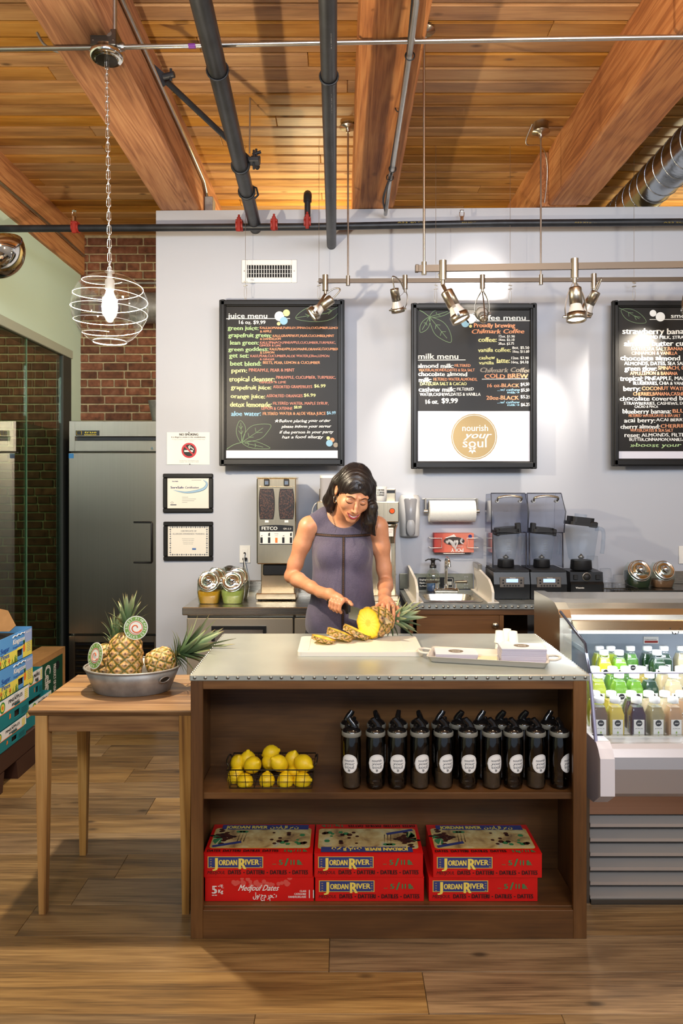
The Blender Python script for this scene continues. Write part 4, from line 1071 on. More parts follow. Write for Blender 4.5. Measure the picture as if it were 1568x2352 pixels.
# ============================================================ pendant lamp
pipe('flexible_conduit', 'thin curved metal conduit looping beside the right rail canopy', catmull([P(1222, 285, 4.36), P(1208, 320, 4.4), P(1212, 333, 4.42), P(1240, 335, 4.5), P(1254, 360, 4.6), P(1256, 410, 4.64), P(1250, 466, 4.66)], 6), .004, CONDUIT, 6, 'conduit')
GC = P(252, 708, 2.98)
pn = thing('pendant_lamp', 'clear glass globe lamp with white spiral hanging on a chain', 'pendant lamp', (GC.x, GC.y, 2.2))
cp = P(245, 128, 2.98)
MB().lathe([(.0, -.02), (.045, -.018), (.05, -.012), (.058, -.016), (.0665, -.006), (.068, .004), (.064, .012), (.05, .018), (.05, .03)][::1], 32, Matrix.Translation(cp)).build('canopy', CHROME, pn)
MB().lathe([(.044, -.0205), (.0, -.0235)], 24, Matrix.Translation(cp), cap0=True).build('canopy_centre', DKSTEEL, pn)
cb = MB(); cb.box(cp.x - .052, cp.x + .052, cp.y - .045, cp.y + .045, cp.z + .018, cp.z + .082, bev=.003)
jb = thing('junction_box', 'square metal junction box above the globe lamp on the level conduit', 'junction box', (cp.x, cp.y, cp.z + .02)); cb.build('box_body', DKSTEEL, jb)
MB().cyl((cp.x + .022, cp.y - .0455, cp.z + .062), (cp.x + .022, cp.y - .0465, cp.z + .062), .012, n=16).build('knockout', NICKEL, jb)
for dx in (-.04, .04): MB().cyl((cp.x + dx, cp.y - .0455, cp.z + .035), (cp.x + dx, cp.y - .0475, cp.z + .035), .003, n=8).build('screw', NICKEL, jb)
pipe('drop_conduit', 'short steel conduit rising from the junction box over the globe lamp', [P(263, 86, 2.975), P(263, 86, 2.975) + Vector((0, 0, .3))], .0105, CONDUIT, 10, 'conduit')
pipe('flexible_cable', 'ribbed grey cable curling behind the left beam by the junction box', catmull([P(215, 112, 3.04), P(150, 122, 3.1), P(105, 105, 3.1), P(85, 75, 3.1)], 8), .0055, GALV, 8, 'cable')
chn = MB(); ztop = cp.z - .022; zbot = GC.z + .135
ch = thing('x', None, None); bpy.data.objects.remove(ch)
nl = 31; pitch = (ztop - zbot) / nl
lk = None; chain = MB().cyl((GC.x + .001, GC.y, zbot), (cp.x, cp.y, ztop), .0012, n=6).build('lamp_wire', WHITE, pn)
for i in range(nl):
    f = (i + .5) / nl; z = ztop + (zbot - ztop) * f; x = cp.x + (GC.x - cp.x) * f; a = (i % 2) * 1.35 + .25
    if lk is None:
        lp = [Vector((cos(q) * .0075, 0, sin(q) * .0075 + (pitch * .5 - .002) * (1 if sin(q) > 0 else -1))) for q in [2 * pi * (k + .5) / 14 for k in range(14)]]
        lk = MB().tube(lp, .0017, 6, True).build('link', CHROME, pn); lk.location = (x, cp.y, z); lk.rotation_euler = (0, 0, a)
    else: inst(lk, (x, cp.y, z), (0, 0, a), parent=pn)
GL_ = clear('globe_glass', (250, 250, 248), .07, .04, 1.5)
prof = [(.066, -.135), (.09, -.12), (.12, -.085), (.144, -.04), (.1505, .0), (.146, .045), (.128, .085), (.10, .112), (.065, .132), (.03, .139), (.02, .14)]
MB().lathe(prof, 48, Matrix.Translation(GC), cap0=False, cap1=False).build('globe_shade', GL_, pn)
SPW = mat('white_glass_thread', (240, 240, 236), .3, sss=0)
pr_ = prof[::-1]
def prad(z):
    for (r0, z0), (r1, z1) in zip(pr_, pr_[1:]):
        if z1 <= z <= z0: return r0 + (r1 - r0) * (z0 - z) / (z0 - z1 + 1e-9)
    return .066
pts = []
for i in range(0, 5 * 48 + 1):
    z = .125 - i / 48 * .052; a = 2 * pi * i / 48 + 1.2
    if z < -.115: break
    r = prad(z) + .001; pts.append(GC + Vector((cos(a) * r, sin(a) * r, z)))
MB().tube(pts, .0011, 6).build('spiral_thread', SPW, pn)
MB().tube([GC + Vector((cos(a) * .0665, sin(a) * .0665, -.136)) for a in [2 * pi * i / 40 for i in range(40)]], .0025, 6, True).build('rim', SPW, pn)
MB().lathe([(.018, .075), (.019, .08), (.019, .112), (.012, .118), (.009, .14), (.02, .143), (.02, .148), (.004, .152), (.003, .17)], 20, Matrix.Translation(GC)).build('socket', WHITE, pn)
BU = mat('bulb_glow', (255, 238, 210), .4, emit=26.0)
MB().lathe([(.013, .075), (.016, .06), (.028, .03), (.0315, .005), (.0285, -.014), (.018, -.027), (0, -.031)], 24, Matrix.Translation(GC)).build('bulb', BU, pn)
l = light('pendant_light', 'POINT', GC + Vector((0, 0, -.05)), 92, (1.0, .84, .62), size=.03)
l.parent = pn; l.matrix_parent_inverse = wm(pn).inverted()
# chrome bowl wall lamp at left edge
wlmp = thing('wall_lamp', 'half chrome bowl lamp on the white wall at the left edge', 'wall lamp', (XL, 4.3, 2.9))
M = Matrix.Translation((-2.02, 4.3, 2.936)) @ Matrix.Rotation(radians(-25), 4, 'Y') @ Matrix.Rotation(radians(0), 4, 'X')
pf = [(0.0, -.172)] + [(sin(a) * .172, -cos(a) * .172) for a in [i * pi / 2 / 10 for i in range(1, 11)]]
MB().lathe(pf + [(.166, 0)] + [(r * .96, z * .96) for r, z in pf[::-1][1:]], 36, M, cap0=False, cap1=False).build('bowl', CHROME, wlmp)
MB().cyl((XL + .001, 4.3, 2.9), (-2.1, 4.3, 2.9), .012, n=10).build('arm', CHROME, wlmp)
# ============================================================ back counter, left (steel)
CSD = mat('door_steel', (196, 186, 168), .34, .8)
CZL = .88; CF = 4.14
def wy(x): return wallY(x) - .001
lc = thing('steel_worktop', 'stainless steel worktop against the wall, left of the woman', 'worktop', (-.27, 4.45, .84))
b = MB(); b.box(-.891, .343, CF, wy(.343) - .016, CZL - .045, CZL, bev=.004); b.build('top_slab', STEELX, lc)
b = MB(); b.box(-.62, .343, wy(.343) - .016, wy(.343) - .001, CZL - .02, CZL + .075, bev=.003); b.build('backsplash', STEELX, lc)
uf = thing('undercounter_fridge', 'stainless undercounter fridge with black-framed door handles below the left worktop', 'fridge', (-.27, 4.45, 0))
b = MB(); b.box(-.872, .335, CF + .05, 4.70, .0, CZL - .05); b.build('body', DKSTEEL, uf)
for x0, x1 in ((-.868, -.272), (-.264, .332)):
    d_ = MB().box(x0, x1, CF + .012, CF + .048, .12, CZL - .063, bev=.004).build('door', CSD, uf)
    h0, h1 = x0 + .14, x1 - .15; h = MB()
    h.box(h0, h1, CF + .002, CF + .0125, CZL - .125, CZL - .105); h.box(h0, h0 + .018, CF + .002, CF + .0125, CZL - .19, CZL - .125); h.box(h1 - .018, h1, CF + .002, CF + .0125, CZL - .19, CZL - .125); h.box(h0 + .018, h1 - .018, CF + .009, CF + .012, CZL - .19, CZL - .125, 1)
    h.build('door_handle', [BLACK, STEELX], d_)
# coffee grinder
gx0, gx1 = PX(590, 4.42), PX(680, 4.42); gc = (gx0 + gx1) / 2; gf = 4.40
gr = thing('coffee_grinder', 'tall stainless twin-hopper coffee grinder full of dark beans left of the woman', 'coffee grinder', (gc, 4.5, CZL))
GS = steel('grinder_steel', (228, 206, 170), .2, 2, .08)
gz = lambda py: PZ(py, gf)
b = MB(); b.box(gx0, gx1, gf, gf + .24, gz(1296), gz(1098), bev=.006); b.box(gx0 - .002, gx1 + .002, gf - .004, gf + .25, gz(1098), gz(1095)); b.build('body', GS, gr)
MB().box(gx0 + .015, gx1 - .015, gf + .10, gf + .24, CZL + .03, gz(1296), bev=.004).build('column', GS, gr)
b = MB(); b.box(gx0 + .035, gx1 - .035, gf + .02, gf + .10, gz(1323), gz(1297), bev=.006); b.build('spout', BLACK, gr)
b = MB(); b.box(gx0 - .002, gx1 + .002, gf - .03, gf + .24, CZL + .008, CZL + .045, bev=.004); b.build('base_tray', GS, gr)
for x in (gx0 + .02, gx1 - .02): MB().cyl((x, gf - .01, CZL), (x, gf - .01, CZL + .009), .01, n=10).build('foot', BLACK, gr)
t = NT('coffee_beans'); v = t.coord(); vo = t.n('ShaderNodeTexVoronoi', i_Scale=110.0); t.l(v, vo.inputs['Vector'])
t.l(t.ramp(vo.outputs['Distance'], [(.15, (92, 58, 42)), (.6, (24, 14, 10))]), t.b.inputs['Base Color']); t.b.inputs['Roughness'].default_value = .35; t.bump(vo.outputs['Distance'], -.7, .004); BEANS = t.mat
for x0, x1 in ((595, 630), (640.5, 675)):
    xa, xb = PX(x0, gf), PX(x1, gf); za, zb = gz(1192), gz(1123); m = (xa + xb) / 2; w = (xb - xa) / 2
    outl = []
    n = 10
    for i in range(n + 1): f = i / n; outl.append((m + w * (.86 + .14 * sin(pi * f)), za + (zb - za) * f))
    for i in range(n + 1): f = 1 - i / n; outl.append((m - w * (.86 + .14 * sin(pi * f)), za + (zb - za) * f))
    b = MB(); b.add([(x, gf - .003, z) for x, z in outl], [tuple(range(len(outl)))]); b.tube([(x, gf - .002, z) for x, z in outl], .0025, 5, True, m=1)
    b.build('bean_window', [BEANS, BLACK], gr)
    b = MB(); b.box(m - .011, m + .011, gf - .002, gf, gz(1200), gz(1195)); b.build('label', WHITE, gr)
    b = MB(); b.box(m - .016, m + .016, gf - .012, gf, gz(1116), gz(1100), bev=.003); b.box(m - .012, m + .012, gf - .016, gf - .010, gz(1114), gz(1104), 1, bev=.002); b.build('latch', [BLACK, CHROME], gr)
b = MB(); b.tube([(gx0 + .018, gf - .006, gz(1118)), (gx1 - .018, gf - .006, gz(1118))], .003, 6)
for x in (gx0 + .016, gx1 - .016): b.cyl((x, gf - .008, gz(1118)), (x, gf, gz(1118)), .007, n=10)
b.build('hinge_bar', GS, gr)
b = MB(); xa, xb = PX(596, gf), PX(673, gf)
top = [(xa + (xb - xa) * i / 12, gz(1208) + .006 * sin(pi * i / 12)) for i in range(13)]
b.add([(x, gf - .004, z) for x, z in top] + [(xb, gf - .004, gz(1221)), (xa, gf - .004, gz(1221))], [tuple(range(15))[::-1]], 0)
b.box(xa, xb, gf - .0039, gf, gz(1221), gz(1208), 0)
b.box(xa + .002, xb - .002, gf - .004, gf, gz(1249), gz(1221), 1); b.box(xa + .001, xb - .001, gf - .0035, gf, gz(1251), gz(1249), 0)
b.text('FETCO', FRONT(PX(600, gf), gf - .0045, gz(1217)), PX(637, gf) - PX(600, gf), .019, 2, bold=.09); b.text('GR-2.3', FRONT(PX(650, gf), gf - .0045, gz(1216)), PX(669, gf) - PX(650, gf), .009, 2)
b.text('POWER', FRONT(PX(630, gf), gf - .0045, gz(1227)), .024, .005, 0); b.text('STOP', FRONT(PX(631, gf), gf - .0045, gz(1231)), .018, .004, 3)
for i, px_ in enumerate((600.5, 618, 634.5, 650.5, 668)):
    if i != 2: b.box(PX(px_ - 2.6, gf), PX(px_ + 2.6, gf), gf - .007, gf - .0035, gz(1247), gz(1234), 0)
    if i in (0, 3): b.add([(PX(px_ - 2, gf), gf - .0045, gz(1231)), (PX(px_ + 2, gf), gf - .0045, gz(1231)), (PX(px_ + 2, gf), gf - .0045, gz(1229))], [(0, 1, 2)], 0)
    if i in (1, 4): b.add([(PX(px_ - 2, gf), gf - .0045, gz(1231)), (PX(px_ + 2, gf), gf - .0045, gz(1231)), (PX(px_ + 2, gf), gf - .0045, gz(1223)), (PX(px_ - 2, gf), gf - .0045, gz(1225))], [(0, 1, 2, 3)], 0)
b.build('control_panel', [BLACK, WHITE, PAPER, RED], gr)
MB().box(PX(632, gf), PX(637, gf), gf - .008, gf - .004, gz(1246), gz(1235)).build('power_switch', mat('switch_glow', (255, 70, 20), .4, emit=1.6), gr)
# slant-lid glass jars
JG = clear('jar_glass', (238, 244, 238), .08, .03, 1.45)
def slant_jar(name, label, x, y, z, w, h, fillc, lvl, group=None, steel_=False):
    o = thing(name, label, 'jar', (x, y, z), group=group); k = h
    M = Matrix.Translation((x, y, z))
    secs = [(0, .40, 0.0), (.03, .44, 0), (.35, .50, 0), (.6, .49, 0), (.8, .42, .05), (.95, .30, .12)]
    vs = []; n = 24
    def loop(hh, rw, sh, inset=0):
        out = []
        for i in range(n):
            a = 2 * pi * i / n; cx_, sx_ = cos(a), sin(a); p = 4.0
            q = (abs(cx_) ** p + abs(sx_) ** p) ** (-1 / p)
            out.append((cx_ * q * (rw * w - inset), sx_ * q * (rw * w * .9 - inset) + sh * w, hh * h))
        return out
    for hh, rw, sh in secs: vs += loop(hh, rw, sh)
    fs = [(j * n + i, j * n + (i + 1) % n, (j + 1) * n + (i + 1) % n, (j + 1) * n + i) for j in range(len(secs) - 1) for i in range(n)]
    b = MB(); b.add(vs, fs, 0, True, M); b.add(vs[:n], [tuple(range(n))[::-1]], 0, False, M); b.add(vs[-n:], [tuple(range(n))], 0, False, M)
    b.build('jar_body', STEELZ if steel_ else JG, o)
    if not steel_:
        vs = loop(.015, .41, 0, .003) + loop(.3, .495, 0, .004) + loop(lvl, .495, 0, .004)
        b = MB(); b.add(vs, [(j * n + i, j * n + (i + 1) % n, (j + 1) * n + (i + 1) % n, (j + 1) * n + i) for j in range(2) for i in range(n)], 0, True, M)
        b.add(vs[:n], [tuple(range(n))[::-1]], 0, False, M); b.add(vs[-n:], [tuple(range(n))], 0, False, M)
        b.build('contents', fillc, o)
    ML = M @ Matrix.Translation((0, -w * .30, h * .70)) @ Matrix.Rotation(radians(62), 4, 'X')
    r = w * .41
    b = MB(); b.lathe([(r * 1.06, -.012), (r * 1.06, .002), (r, .006), (r * .9, .006), (r * .82, .002), (r * .5, .006), (r * .38, .010), (r * .36, .024), (r * .3, .03), (0, .032)], 28, ML); b.build('lid', CHROME, o)
    b = MB(); b.tube([ML @ Vector((cos(a) * r * 1.1, sin(a) * r * 1.1, -.012)) for a in [2 * pi * i / 28 for i in range(28)]], .003, 6, True); b.build('lid_ring', CHROME, o)
    return o
def powder(n_, c): return mat(n_, c, .8, vary=.15, vscale=30, bump=.4, bscale=120)
slant_jar('glass_jar', 'glass jar of orange-yellow powder, front left on the steel worktop', PX(481, 4.3), 4.30, CZL, .135, .19, powder('turmeric_powder', (206, 150, 24)), .38, 'slant-lid jars on the steel worktop')
slant_jar('glass_jar', 'glass jar of pale green powder, front right on the steel worktop', PX(535, 4.3), 4.30, CZL, .135, .19, powder('green_powder', (172, 184, 96)), .40, 'slant-lid jars on the steel worktop')
slant_jar('glass_jar', 'glass jar behind the orange-yellow powder jar', PX(498, 4.48), 4.49, CZL, .135, .19, powder('dark_seed', (60, 46, 34)), .4, 'slant-lid jars on the steel worktop')
slant_jar('glass_jar', 'glass jar behind the pale green powder jar', PX(546, 4.48), 4.49, CZL, .135, .19, powder('grey_seed', (150, 140, 118)), .4, 'slant-lid jars on the steel worktop')
cn = thing('canister', 'steel-lidded canister at the back of the jar group', 'canister', (PX(525, 4.62), 4.66, CZL))
M = Matrix.Translation((PX(525, 4.62), 4.655, CZL + .115)) @ Matrix.Rotation(radians(80), 4, 'X')
b = MB(); b.lathe([(.064, -.03), (.066, .0), (.064, .006), (.02, .009), (.019, .02), (0, .021)], 30, M); b.build('lid', DKSTEEL, cn)
b = MB(); b.lathe([(.05, 0), (.062, .02), (.064, .1), (.05, .17), (.03, .175)], 24, Matrix.Translation((PX(528, 4.62), 4.665, CZL))); b.build('canister_body', JG, cn)
# outlet with plugs
oy = wy(-.6)
ou = thing('wall_outlet', 'white wall socket with two plugged cords left of the grinder', 'socket', (PX(562, 4.77), oy, PZ(1293, 4.77)))
x0, x1, z0, z1 = PX(550, 4.77), PX(575, 4.77), PZ(1293, 4.77), PZ(1253, 4.77)
MB().box(x0, x1, oy - .006, oy, z0, z1, bev=.002).build('cover_plate', WHITE, ou)
b = MB(); b.box(x0 + .018, x1 - .018, oy - .0085, oy - .006, z0 + .02, z1 - .022, bev=.001); b.build('socket_face', WHITE, ou)
b = MB(); b.box(x0 + .022, x0 + .05, oy - .03, oy - .008, z0 + .018, z0 + .036, bev=.003); b.box(x0 + .028, x0 + .04, oy - .025, oy - .008, z0 + .055, z0 + .07, bev=.003); b.build('plug', BLACK, ou)
c1 = thing('power_cord', 'white and black cords drooping from the wall socket to the worktop', 'cord', (x0 + .03, oy - .02, CZL + .02))
b = MB(); b.tube(catmull([(x0 + .034, oy - .028, z0 + .062), (x0 + .033, oy - .034, z0 + .02), (x0 + .055, oy - .03, z0 - .08), (x0 + .075, oy - .03, CZL + .02)], 8), .0035, 6); b.build('white_cord', WHITE, c1)
b = MB(); b.tube(catmull([(x0 + .03, oy - .03, z0 + .026), (x0 + .03, oy - .036, z0 - .05), (x0 + .031, oy - .034, CZL + .02)], 8), .003, 6); b.build('black_cord', BLACK, c1)

# coffee brewer behind the woman
bx0, bx1 = PX(728, 4.40), PX(914, 4.40); bw = thing('coffee_brewer', 'tall stainless coffee brewer mostly hidden behind the woman', 'coffee maker', ((bx0 + bx1) / 2, 4.5, CZL))
bz = lambda py: PZ(py, 4.40)
BS = steel('brewer_steel', (226, 208, 176), .24, 2, .08)
MB().box(bx0 + .01, bx1 - .008, 4.50, 4.70, CZL + .02, bz(1122), bev=.004).build('tower', BS, bw)
MB().box(bx0, bx1, 4.34, 4.56, bz(1198), bz(1152), bev=.004).build('brew_head', BS, bw)
MB().box(bx0, bx1, 4.36, 4.56, bz(1200), bz(1198)).build('head_trim', BLACK, bw)
MB().box(bx0 + .0, bx1 - .0, 4.36, 4.70, CZL, CZL + .035, bev=.004).build('base', BS, bw)
b = MB(); b.box(bx1 - .08, bx1 - .012, 4.497, 4.50, bz(1133), bz(1126)); b.build('slot', BLACK, bw)
o = MB().cyl((PX(900, 4.34), 4.338, PZ(1173.5, 4.34)), (PX(900, 4.34), 4.332, PZ(1173.5, 4.34)), .014, n=18).build('indicator_lamp', mat('amber_lamp', (190, 70, 14), .25, emit=.5), bw)
MB().lathe([(.014, 0), (.017, 0), (.017, .004), (.014, .004)], 18, Matrix.Translation((PX(900, 4.34), 4.337, PZ(1173.5, 4.34))) @ Matrix.Rotation(pi / 2, 4, 'X'), cap0=False, cap1=False).build('lamp_bezel', BLACK, bw)
fb = MB(); fb.lathe([(.038, -.105), (.046, -.02), (.055, 0), (.055, .012), (.05, .014)], 22, Matrix.Translation((PX(892, 4.43), 4.43, bz(1203) - .012))); fo = fb.build('filter_basket', BS, bw)
MB().box(PX(886, 4.38), PX(903, 4.38), 4.379, 4.3805, PZ(1232, 4.38), PZ(1212, 4.38)).build('warning_label', PAPER, bw)
b = MB(); b.text('HOT LIQUID', FRONT(PX(887, 4.38), 4.3785, PZ(1218, 4.38)), .038, .006, 0); b.text('BE SAFE', FRONT(PX(888, 4.38), 4.3785, PZ(1223, 4.38)), .03, .005, 0); b.build('label_text', RED, bw, kind='stuff')
MB().box(PX(889, 4.498), PX(898, 4.498), 4.4965, 4.4985, PZ(1320, 4.5), PZ(1252, 4.5)).build('instruction_label', PAPER, bw)
MB().cyl((PX(909, 4.499), 4.499, PZ(1319, 4.5)), (PX(909, 4.499), 4.495, PZ(1319, 4.5)), .005, n=8).build('screw', NICKEL, bw)
# mug on top, speaker
mz = bz(1122)
mg = thing('coffee_mug', 'white mug with black lettering on top of the coffee brewer', 'mug', (PX(872, 4.42), 4.42, bz(1152)))
M = Matrix.Translation((PX(873, 4.42), 4.42, bz(1152)))
MB().lathe([(.034, 0), (.038, .003), (.040, .09), (.0375, .09), (.036, .008), (0, .006)], 28, M, cap0=True, cap1=False).build('cup', WHITE, mg)
b = MB()
def wraptext(b, s_, M, r, w, z, cap, m=0, a0=-pi / 2, bold=.1, shear=0, k=1.0):
    """text wrapped round a vertical cylinder of radius r"""
    q = MB(); q.text(s_, Matrix.Identity(4), w, cap, m, bold, shear)
    vs = [(r * cos(a0 + (x - w / 2) / r), r * sin(a0 + (x - w / 2) / r), z + y) for x, y, _ in q.v]
    b.add(vs, q.f, m, False, M)
for s_, z, w, c_ in (('CHILMARK', .064, .046, .009), ('COFFEE', .047, .046, .013), ('COMPANY', .034, .046, .010)):
    wraptext(b, s_, M, .0408, w, z, c_, 0, bold=.16)
b.build('lettering', INKB, mg, kind='stuff')
MB().tube(catmull([M @ Vector(p) for p in ((-.036, .01, .075), (-.062, .012, .07), (-.066, .012, .045), (-.055, .012, .022), (-.036, .01, .018))], 5), .005, 8).build('handle', WHITE, mg)
sp = thing('speaker', 'small white and grey rounded speaker on the brewer behind the woman', 'speaker', (PX(752, 4.45), 4.45, bz(1152)))
M = Matrix.Translation((PX(754, 4.45), 4.45, bz(1152)))
def rbox(b, w, d, z0, z1, r, M, m=0, n=6):
    p = rrect(-w / 2, w / 2, -d / 2, d / 2, r, n); b.prism(p, z0, z1, M, m, True); return b
rbox(MB(), .10, .09, .006, .14, .03, M).build('grille', mat('speaker_grey', (170, 166, 168), .5, bump=.8, bscale=700), sp)
b = MB(); rbox(b, .102, .092, .14, .156, .03, M); rbox(b, .102, .092, 0, .006, .03, M); b.build('cap', WHITE, sp)
pipe('white_cable', 'thin white cable curving beside the woman from the speaker', catmull([P(733, 1152, 4.44), P(722, 1160, 4.44), P(716, 1180, 4.46), P(713, 1230, 4.5)], 6), .003, WHITE, 6, 'cable')

# ============================================================ hand sink counter
SF = 4.12; SX0, SX1 = .371, PX(1700, 4.2)
sk = thing('sink_worktop', 'riveted zinc worktop with hand sink and splashback behind the island', 'worktop', (1.2, 4.4, .86))
ZN2 = mat('zinc_worn', (164, 168, 164), .38, .7, vary=.28, vscale=14, rvary=.1)
b = MB(); sxa, sxb, sya, syb = PX(975, 4.25), PX(1095, 4.25), 4.22, 4.55
for x0, x1, y0, y1 in ((SX0, sxa, SF, wy(2) - .016), (sxb, 2.5, SF, wy(2.5) - .016), (sxa, sxb, SF, sya), (sxa, sxb, syb, wy(2.) - .016)): b.box(x0, x1, y0, y1, .878, .9)
b.build('zinc_top', ZN2, sk)
b = MB(); b.box(SX0, 2.5, SF - .003, SF, .874, .901); b.build('front_edge', ZN2, sk)
b = MB(); b.box(SX0, PX(1085, 4.75), wy(.6) - .017, wy(.85) - .002, .9, PZ(1317, 4.75), bev=.002); b.build('splashback', mat('zinc_dull', (128, 130, 118), .45, .6, vary=.2, vscale=12), sk)
rv = None
for i in range(22):
    p = (PX(943 + i * 14.6 + R.uniform(-2, 2), SF), SF - .0032, .887)
    if rv is None:
        rv = MB().lathe([(.008, 0), (.006, .002), (0, .004)], 10, Matrix.Rotation(pi / 2, 4, 'X')).build('rivet', RIV, sk); rv.location = p
    else: inst(rv, p, parent=sk)
b = MB()
for i in range(4):
    for dx in (0, 5.5): b.cyl((PX(1066 + dx, 4.745), wy(.8) - .017, PZ(1324 + i * 8.4, 4.745)), (PX(1066 + dx, 4.745), wy(.8) - .020, PZ(1324 + i * 8.4, 4.745)), .006, n=8)
b.build('splashback_rivets', RIV, sk, kind='stuff')
# basin
bs = thing('hand_sink', 'small stainless basin set in the riveted worktop', 'sink', ((sxa + sxb) / 2, 4.38, .8))
b = MB(); o1 = rrect(sxa - .03, sxb + .03, sya - .03, syb + .05, .03, 4); o2 = rrect(sxa + .006, sxb - .006, sya + .006, syb - .07, .05, 4); o3 = rrect(sxa + .03, sxb - .03, sya + .025, syb - .09, .05, 4); n = len(o1)
vs = [(x, y, .9025) for x, y in o1] + [(x, y, .906) for x, y in o2] + [(x, y, .80) for x, y in o3]
for j in range(2): b.add(vs, [(j * n + i, j * n + (i + 1) % n, (j + 1) * n + (i + 1) % n, (j + 1) * n + i) for i in range(n)], 0, j == 1)
b.add([(x, y, .80) for x, y in o3], [tuple(range(n))]); b.build('basin', STEELX, bs)
MB().lathe([(.025, .8005), (.02, .802), (0, .801)], 16, Matrix.Translation(((sxa + sxb) / 2, 4.36, 0))).build('drain', CHROME, bs)
# faucet
fx, fy = PX(1024, 4.56), 4.56
fa = thing('faucet', 'chrome gooseneck tap with two lever handles at the hand sink', 'tap', (fx, fy, .906))
b = MB(); b.box(fx - .075, fx + .075, fy - .025, fy + .02, .906, .932, bev=.006); b.build('base', CHROME, fa)
b = MB(); b.tube(catmull([(fx, fy, .93), (fx, fy, 1.04), (fx, fy - .002, 1.085), (fx, fy - .03, 1.118), (fx + .006, fy - .075, 1.108), (fx + .008, fy - .09, 1.07)], 6), .0095, 12); b.build('spout', CHROME, fa)
b = MB(); b.cyl((fx, fy, .93), (fx, fy, .95), .016, n=14); b.build('collar', CHROME, fa)
for s_ in (-1, 1):
    b = MB(); b.cyl((fx + s_ * .055, fy, .93), (fx + s_ * .055, fy, .962), .014, .011, 12); b.build('valve', CHROME, fa)
    b = MB(); b.tube([(fx + s_ * .055, fy, .968), (fx + s_ * .08, fy - .012, .972), (fx + s_ * .125, fy - .03, .974)], [.008, .009, .011], 8); b.build('lever', DKSTEEL, fa)
# soap pump bottle
sx, sy_ = PX(994, 4.62), 4.62
so = thing('soap_bottle', 'clear pump bottle of blue soap by the tap', 'soap bottle', (sx, sy_, .9))
M = Matrix.Translation((sx, sy_, .901))
MB().lathe([(.04, 0), (.044, .006), (.044, .10), (.036, .125), (.02, .14), (.02, .15)], 24, M).build('bottle', JG, so)
MB().lathe([(.036, .004), (.040, .01), (.040, .052), (0, .052)], 22, M).build('liquid_soap', mat('blue_soap', (40, 90, 150), .1), so)
b = MB(); b.lathe([(.021, .148), (.021, .165), (.013, .17), (.013, .192), (.016, .194), (.016, .207), (0, .208)], 18, M)
b.tube([M @ Vector(p) for p in ((0, 0, .2), (-.03, -.01, .203), (-.05, -.014, .194))], .004, 6); b.tube([M @ Vector(p) for p in ((0, 0, .2), (.03, -.01, .203), (.048, -.014, .192))], .004, 6); b.build('pump', BLACK, so)
# splash guards
GW = mat('guard_white', (232, 226, 214), .45)
for nm, X, lab, cap_ in (('a', .427, 'white splash guard board standing at the left side of the hand sink', 0), ('b', .852, 'white splash guard board standing at the right side of the hand sink', 1)):
    o = thing('splash_guard', lab, 'splash guard', (X, 4.4, .9))
    pr_ = [(4.73, .901), (4.17, .901), (4.165, .96), (4.20, .99), (4.28, 1.02), (4.73, 1.055 if not cap_ else 1.06)]
    MB().profX(pr_, X - .006, X + .008).build('board', GW, o)
    MB().box(X - .03, X + .035, 4.17, 4.72, .9005, .905).build('flange', GW, o)
    for i in range(4): MB().cyl((X + .018, 4.22 + i * .13, .905), (X + .018, 4.22 + i * .13, .907), .004, n=8).build('screw', NICKEL, o)
    if cap_: MB().box(X - .012, X + .014, 4.56, 4.73, 1.045, 1.078, bev=.002).build('metal_cap', NICKEL, o)
# wash sign
s0 = thing('wash_hands_sign', 'black hand-washing notice on the splashback behind the tap', 'sign', (PX(1000, 4.73), 4.73, .905))
yS = wy(.6) - .019; x0, x1, z0, z1 = PX(960, yS), PX(1042, yS), PZ(1352, yS), PZ(1326, yS)
MB().prism(rrect(x0, x1, z0, z1, .006, 3), -yS, -yS - .0015, Matrix.Rotation(pi / 2, 4, 'X')).build('plate', BLACK, s0)
b = MB()
for i, s_ in enumerate(('Employees Must Wash', 'Hands Before Returning', 'To Work')): b.text(s_, FRONT(x0 + .008, yS - .003, z1 - .020 - i * .020), .13 if i < 2 else .045, .0105, 0, bold=.1)
b.build('lettering', PAPER, s0, kind='stuff')
b = MB(); q = rrect(x1 - .06, x1 - .008, z0 + .008, z1 - .008, .006, 3); b.tube([(x, yS - .0025, z) for x, z in q], .0014, 4, True)
for i in range(5): b.cyl((x1 - .05 + i * .008, yS - .003, z0 + .024), (x1 - .046 + i * .007, yS - .003, z0 + .046), .003, n=6)
b.build('hand_emblem', PAPER, s0)
# base cabinet
cbn = thing('sink_cabinet', 'brown wooden cabinet with steel knob below the sink worktop', 'cabinet', (.9, 4.4, 0))
b = MB(); b.box(SX0 + .01, .40, SF + .02, 4.72, 0, .874); b.build('side_panel', WALNUTZ, cbn)
b = MB(); b.box(.40, 1.18, 4.70, 4.72, 0, .874); b.build('back_panel', WALNUT, cbn)
MB().box(SX0 + .008, 1.3, SF + .006, SF + .03, PZ(1413, SF), .8735, bev=.001).build('top_rail', WALNUT, cbn)
dd = MB().box(PX(957, SF), PX(1147, SF), SF + .004, SF + .024, .30, PZ(1414, SF), bev=.002).build('door', WALNUT, cbn)
MB().lathe([(.008, 0), (.009, .012), (.018, .018), (.0185, .024), (.014, .03), (0, .032)], 20, Matrix.Translation((PX(1136, SF), SF + .004, PZ(1435, SF))) @ Matrix.Rotation(pi / 2, 4, 'X')).build('knob', NICKEL, dd)
MB().box(PX(1147.5, SF), PX(1157, SF), SF + .006, SF + .03, .0, PZ(1414, SF)).build('stile', WALNUTZ, cbn)
MB().box(1.28, 1.30, SF + .02, 4.72, 0, .874).build('side_panel', WALNUTZ, cbn)
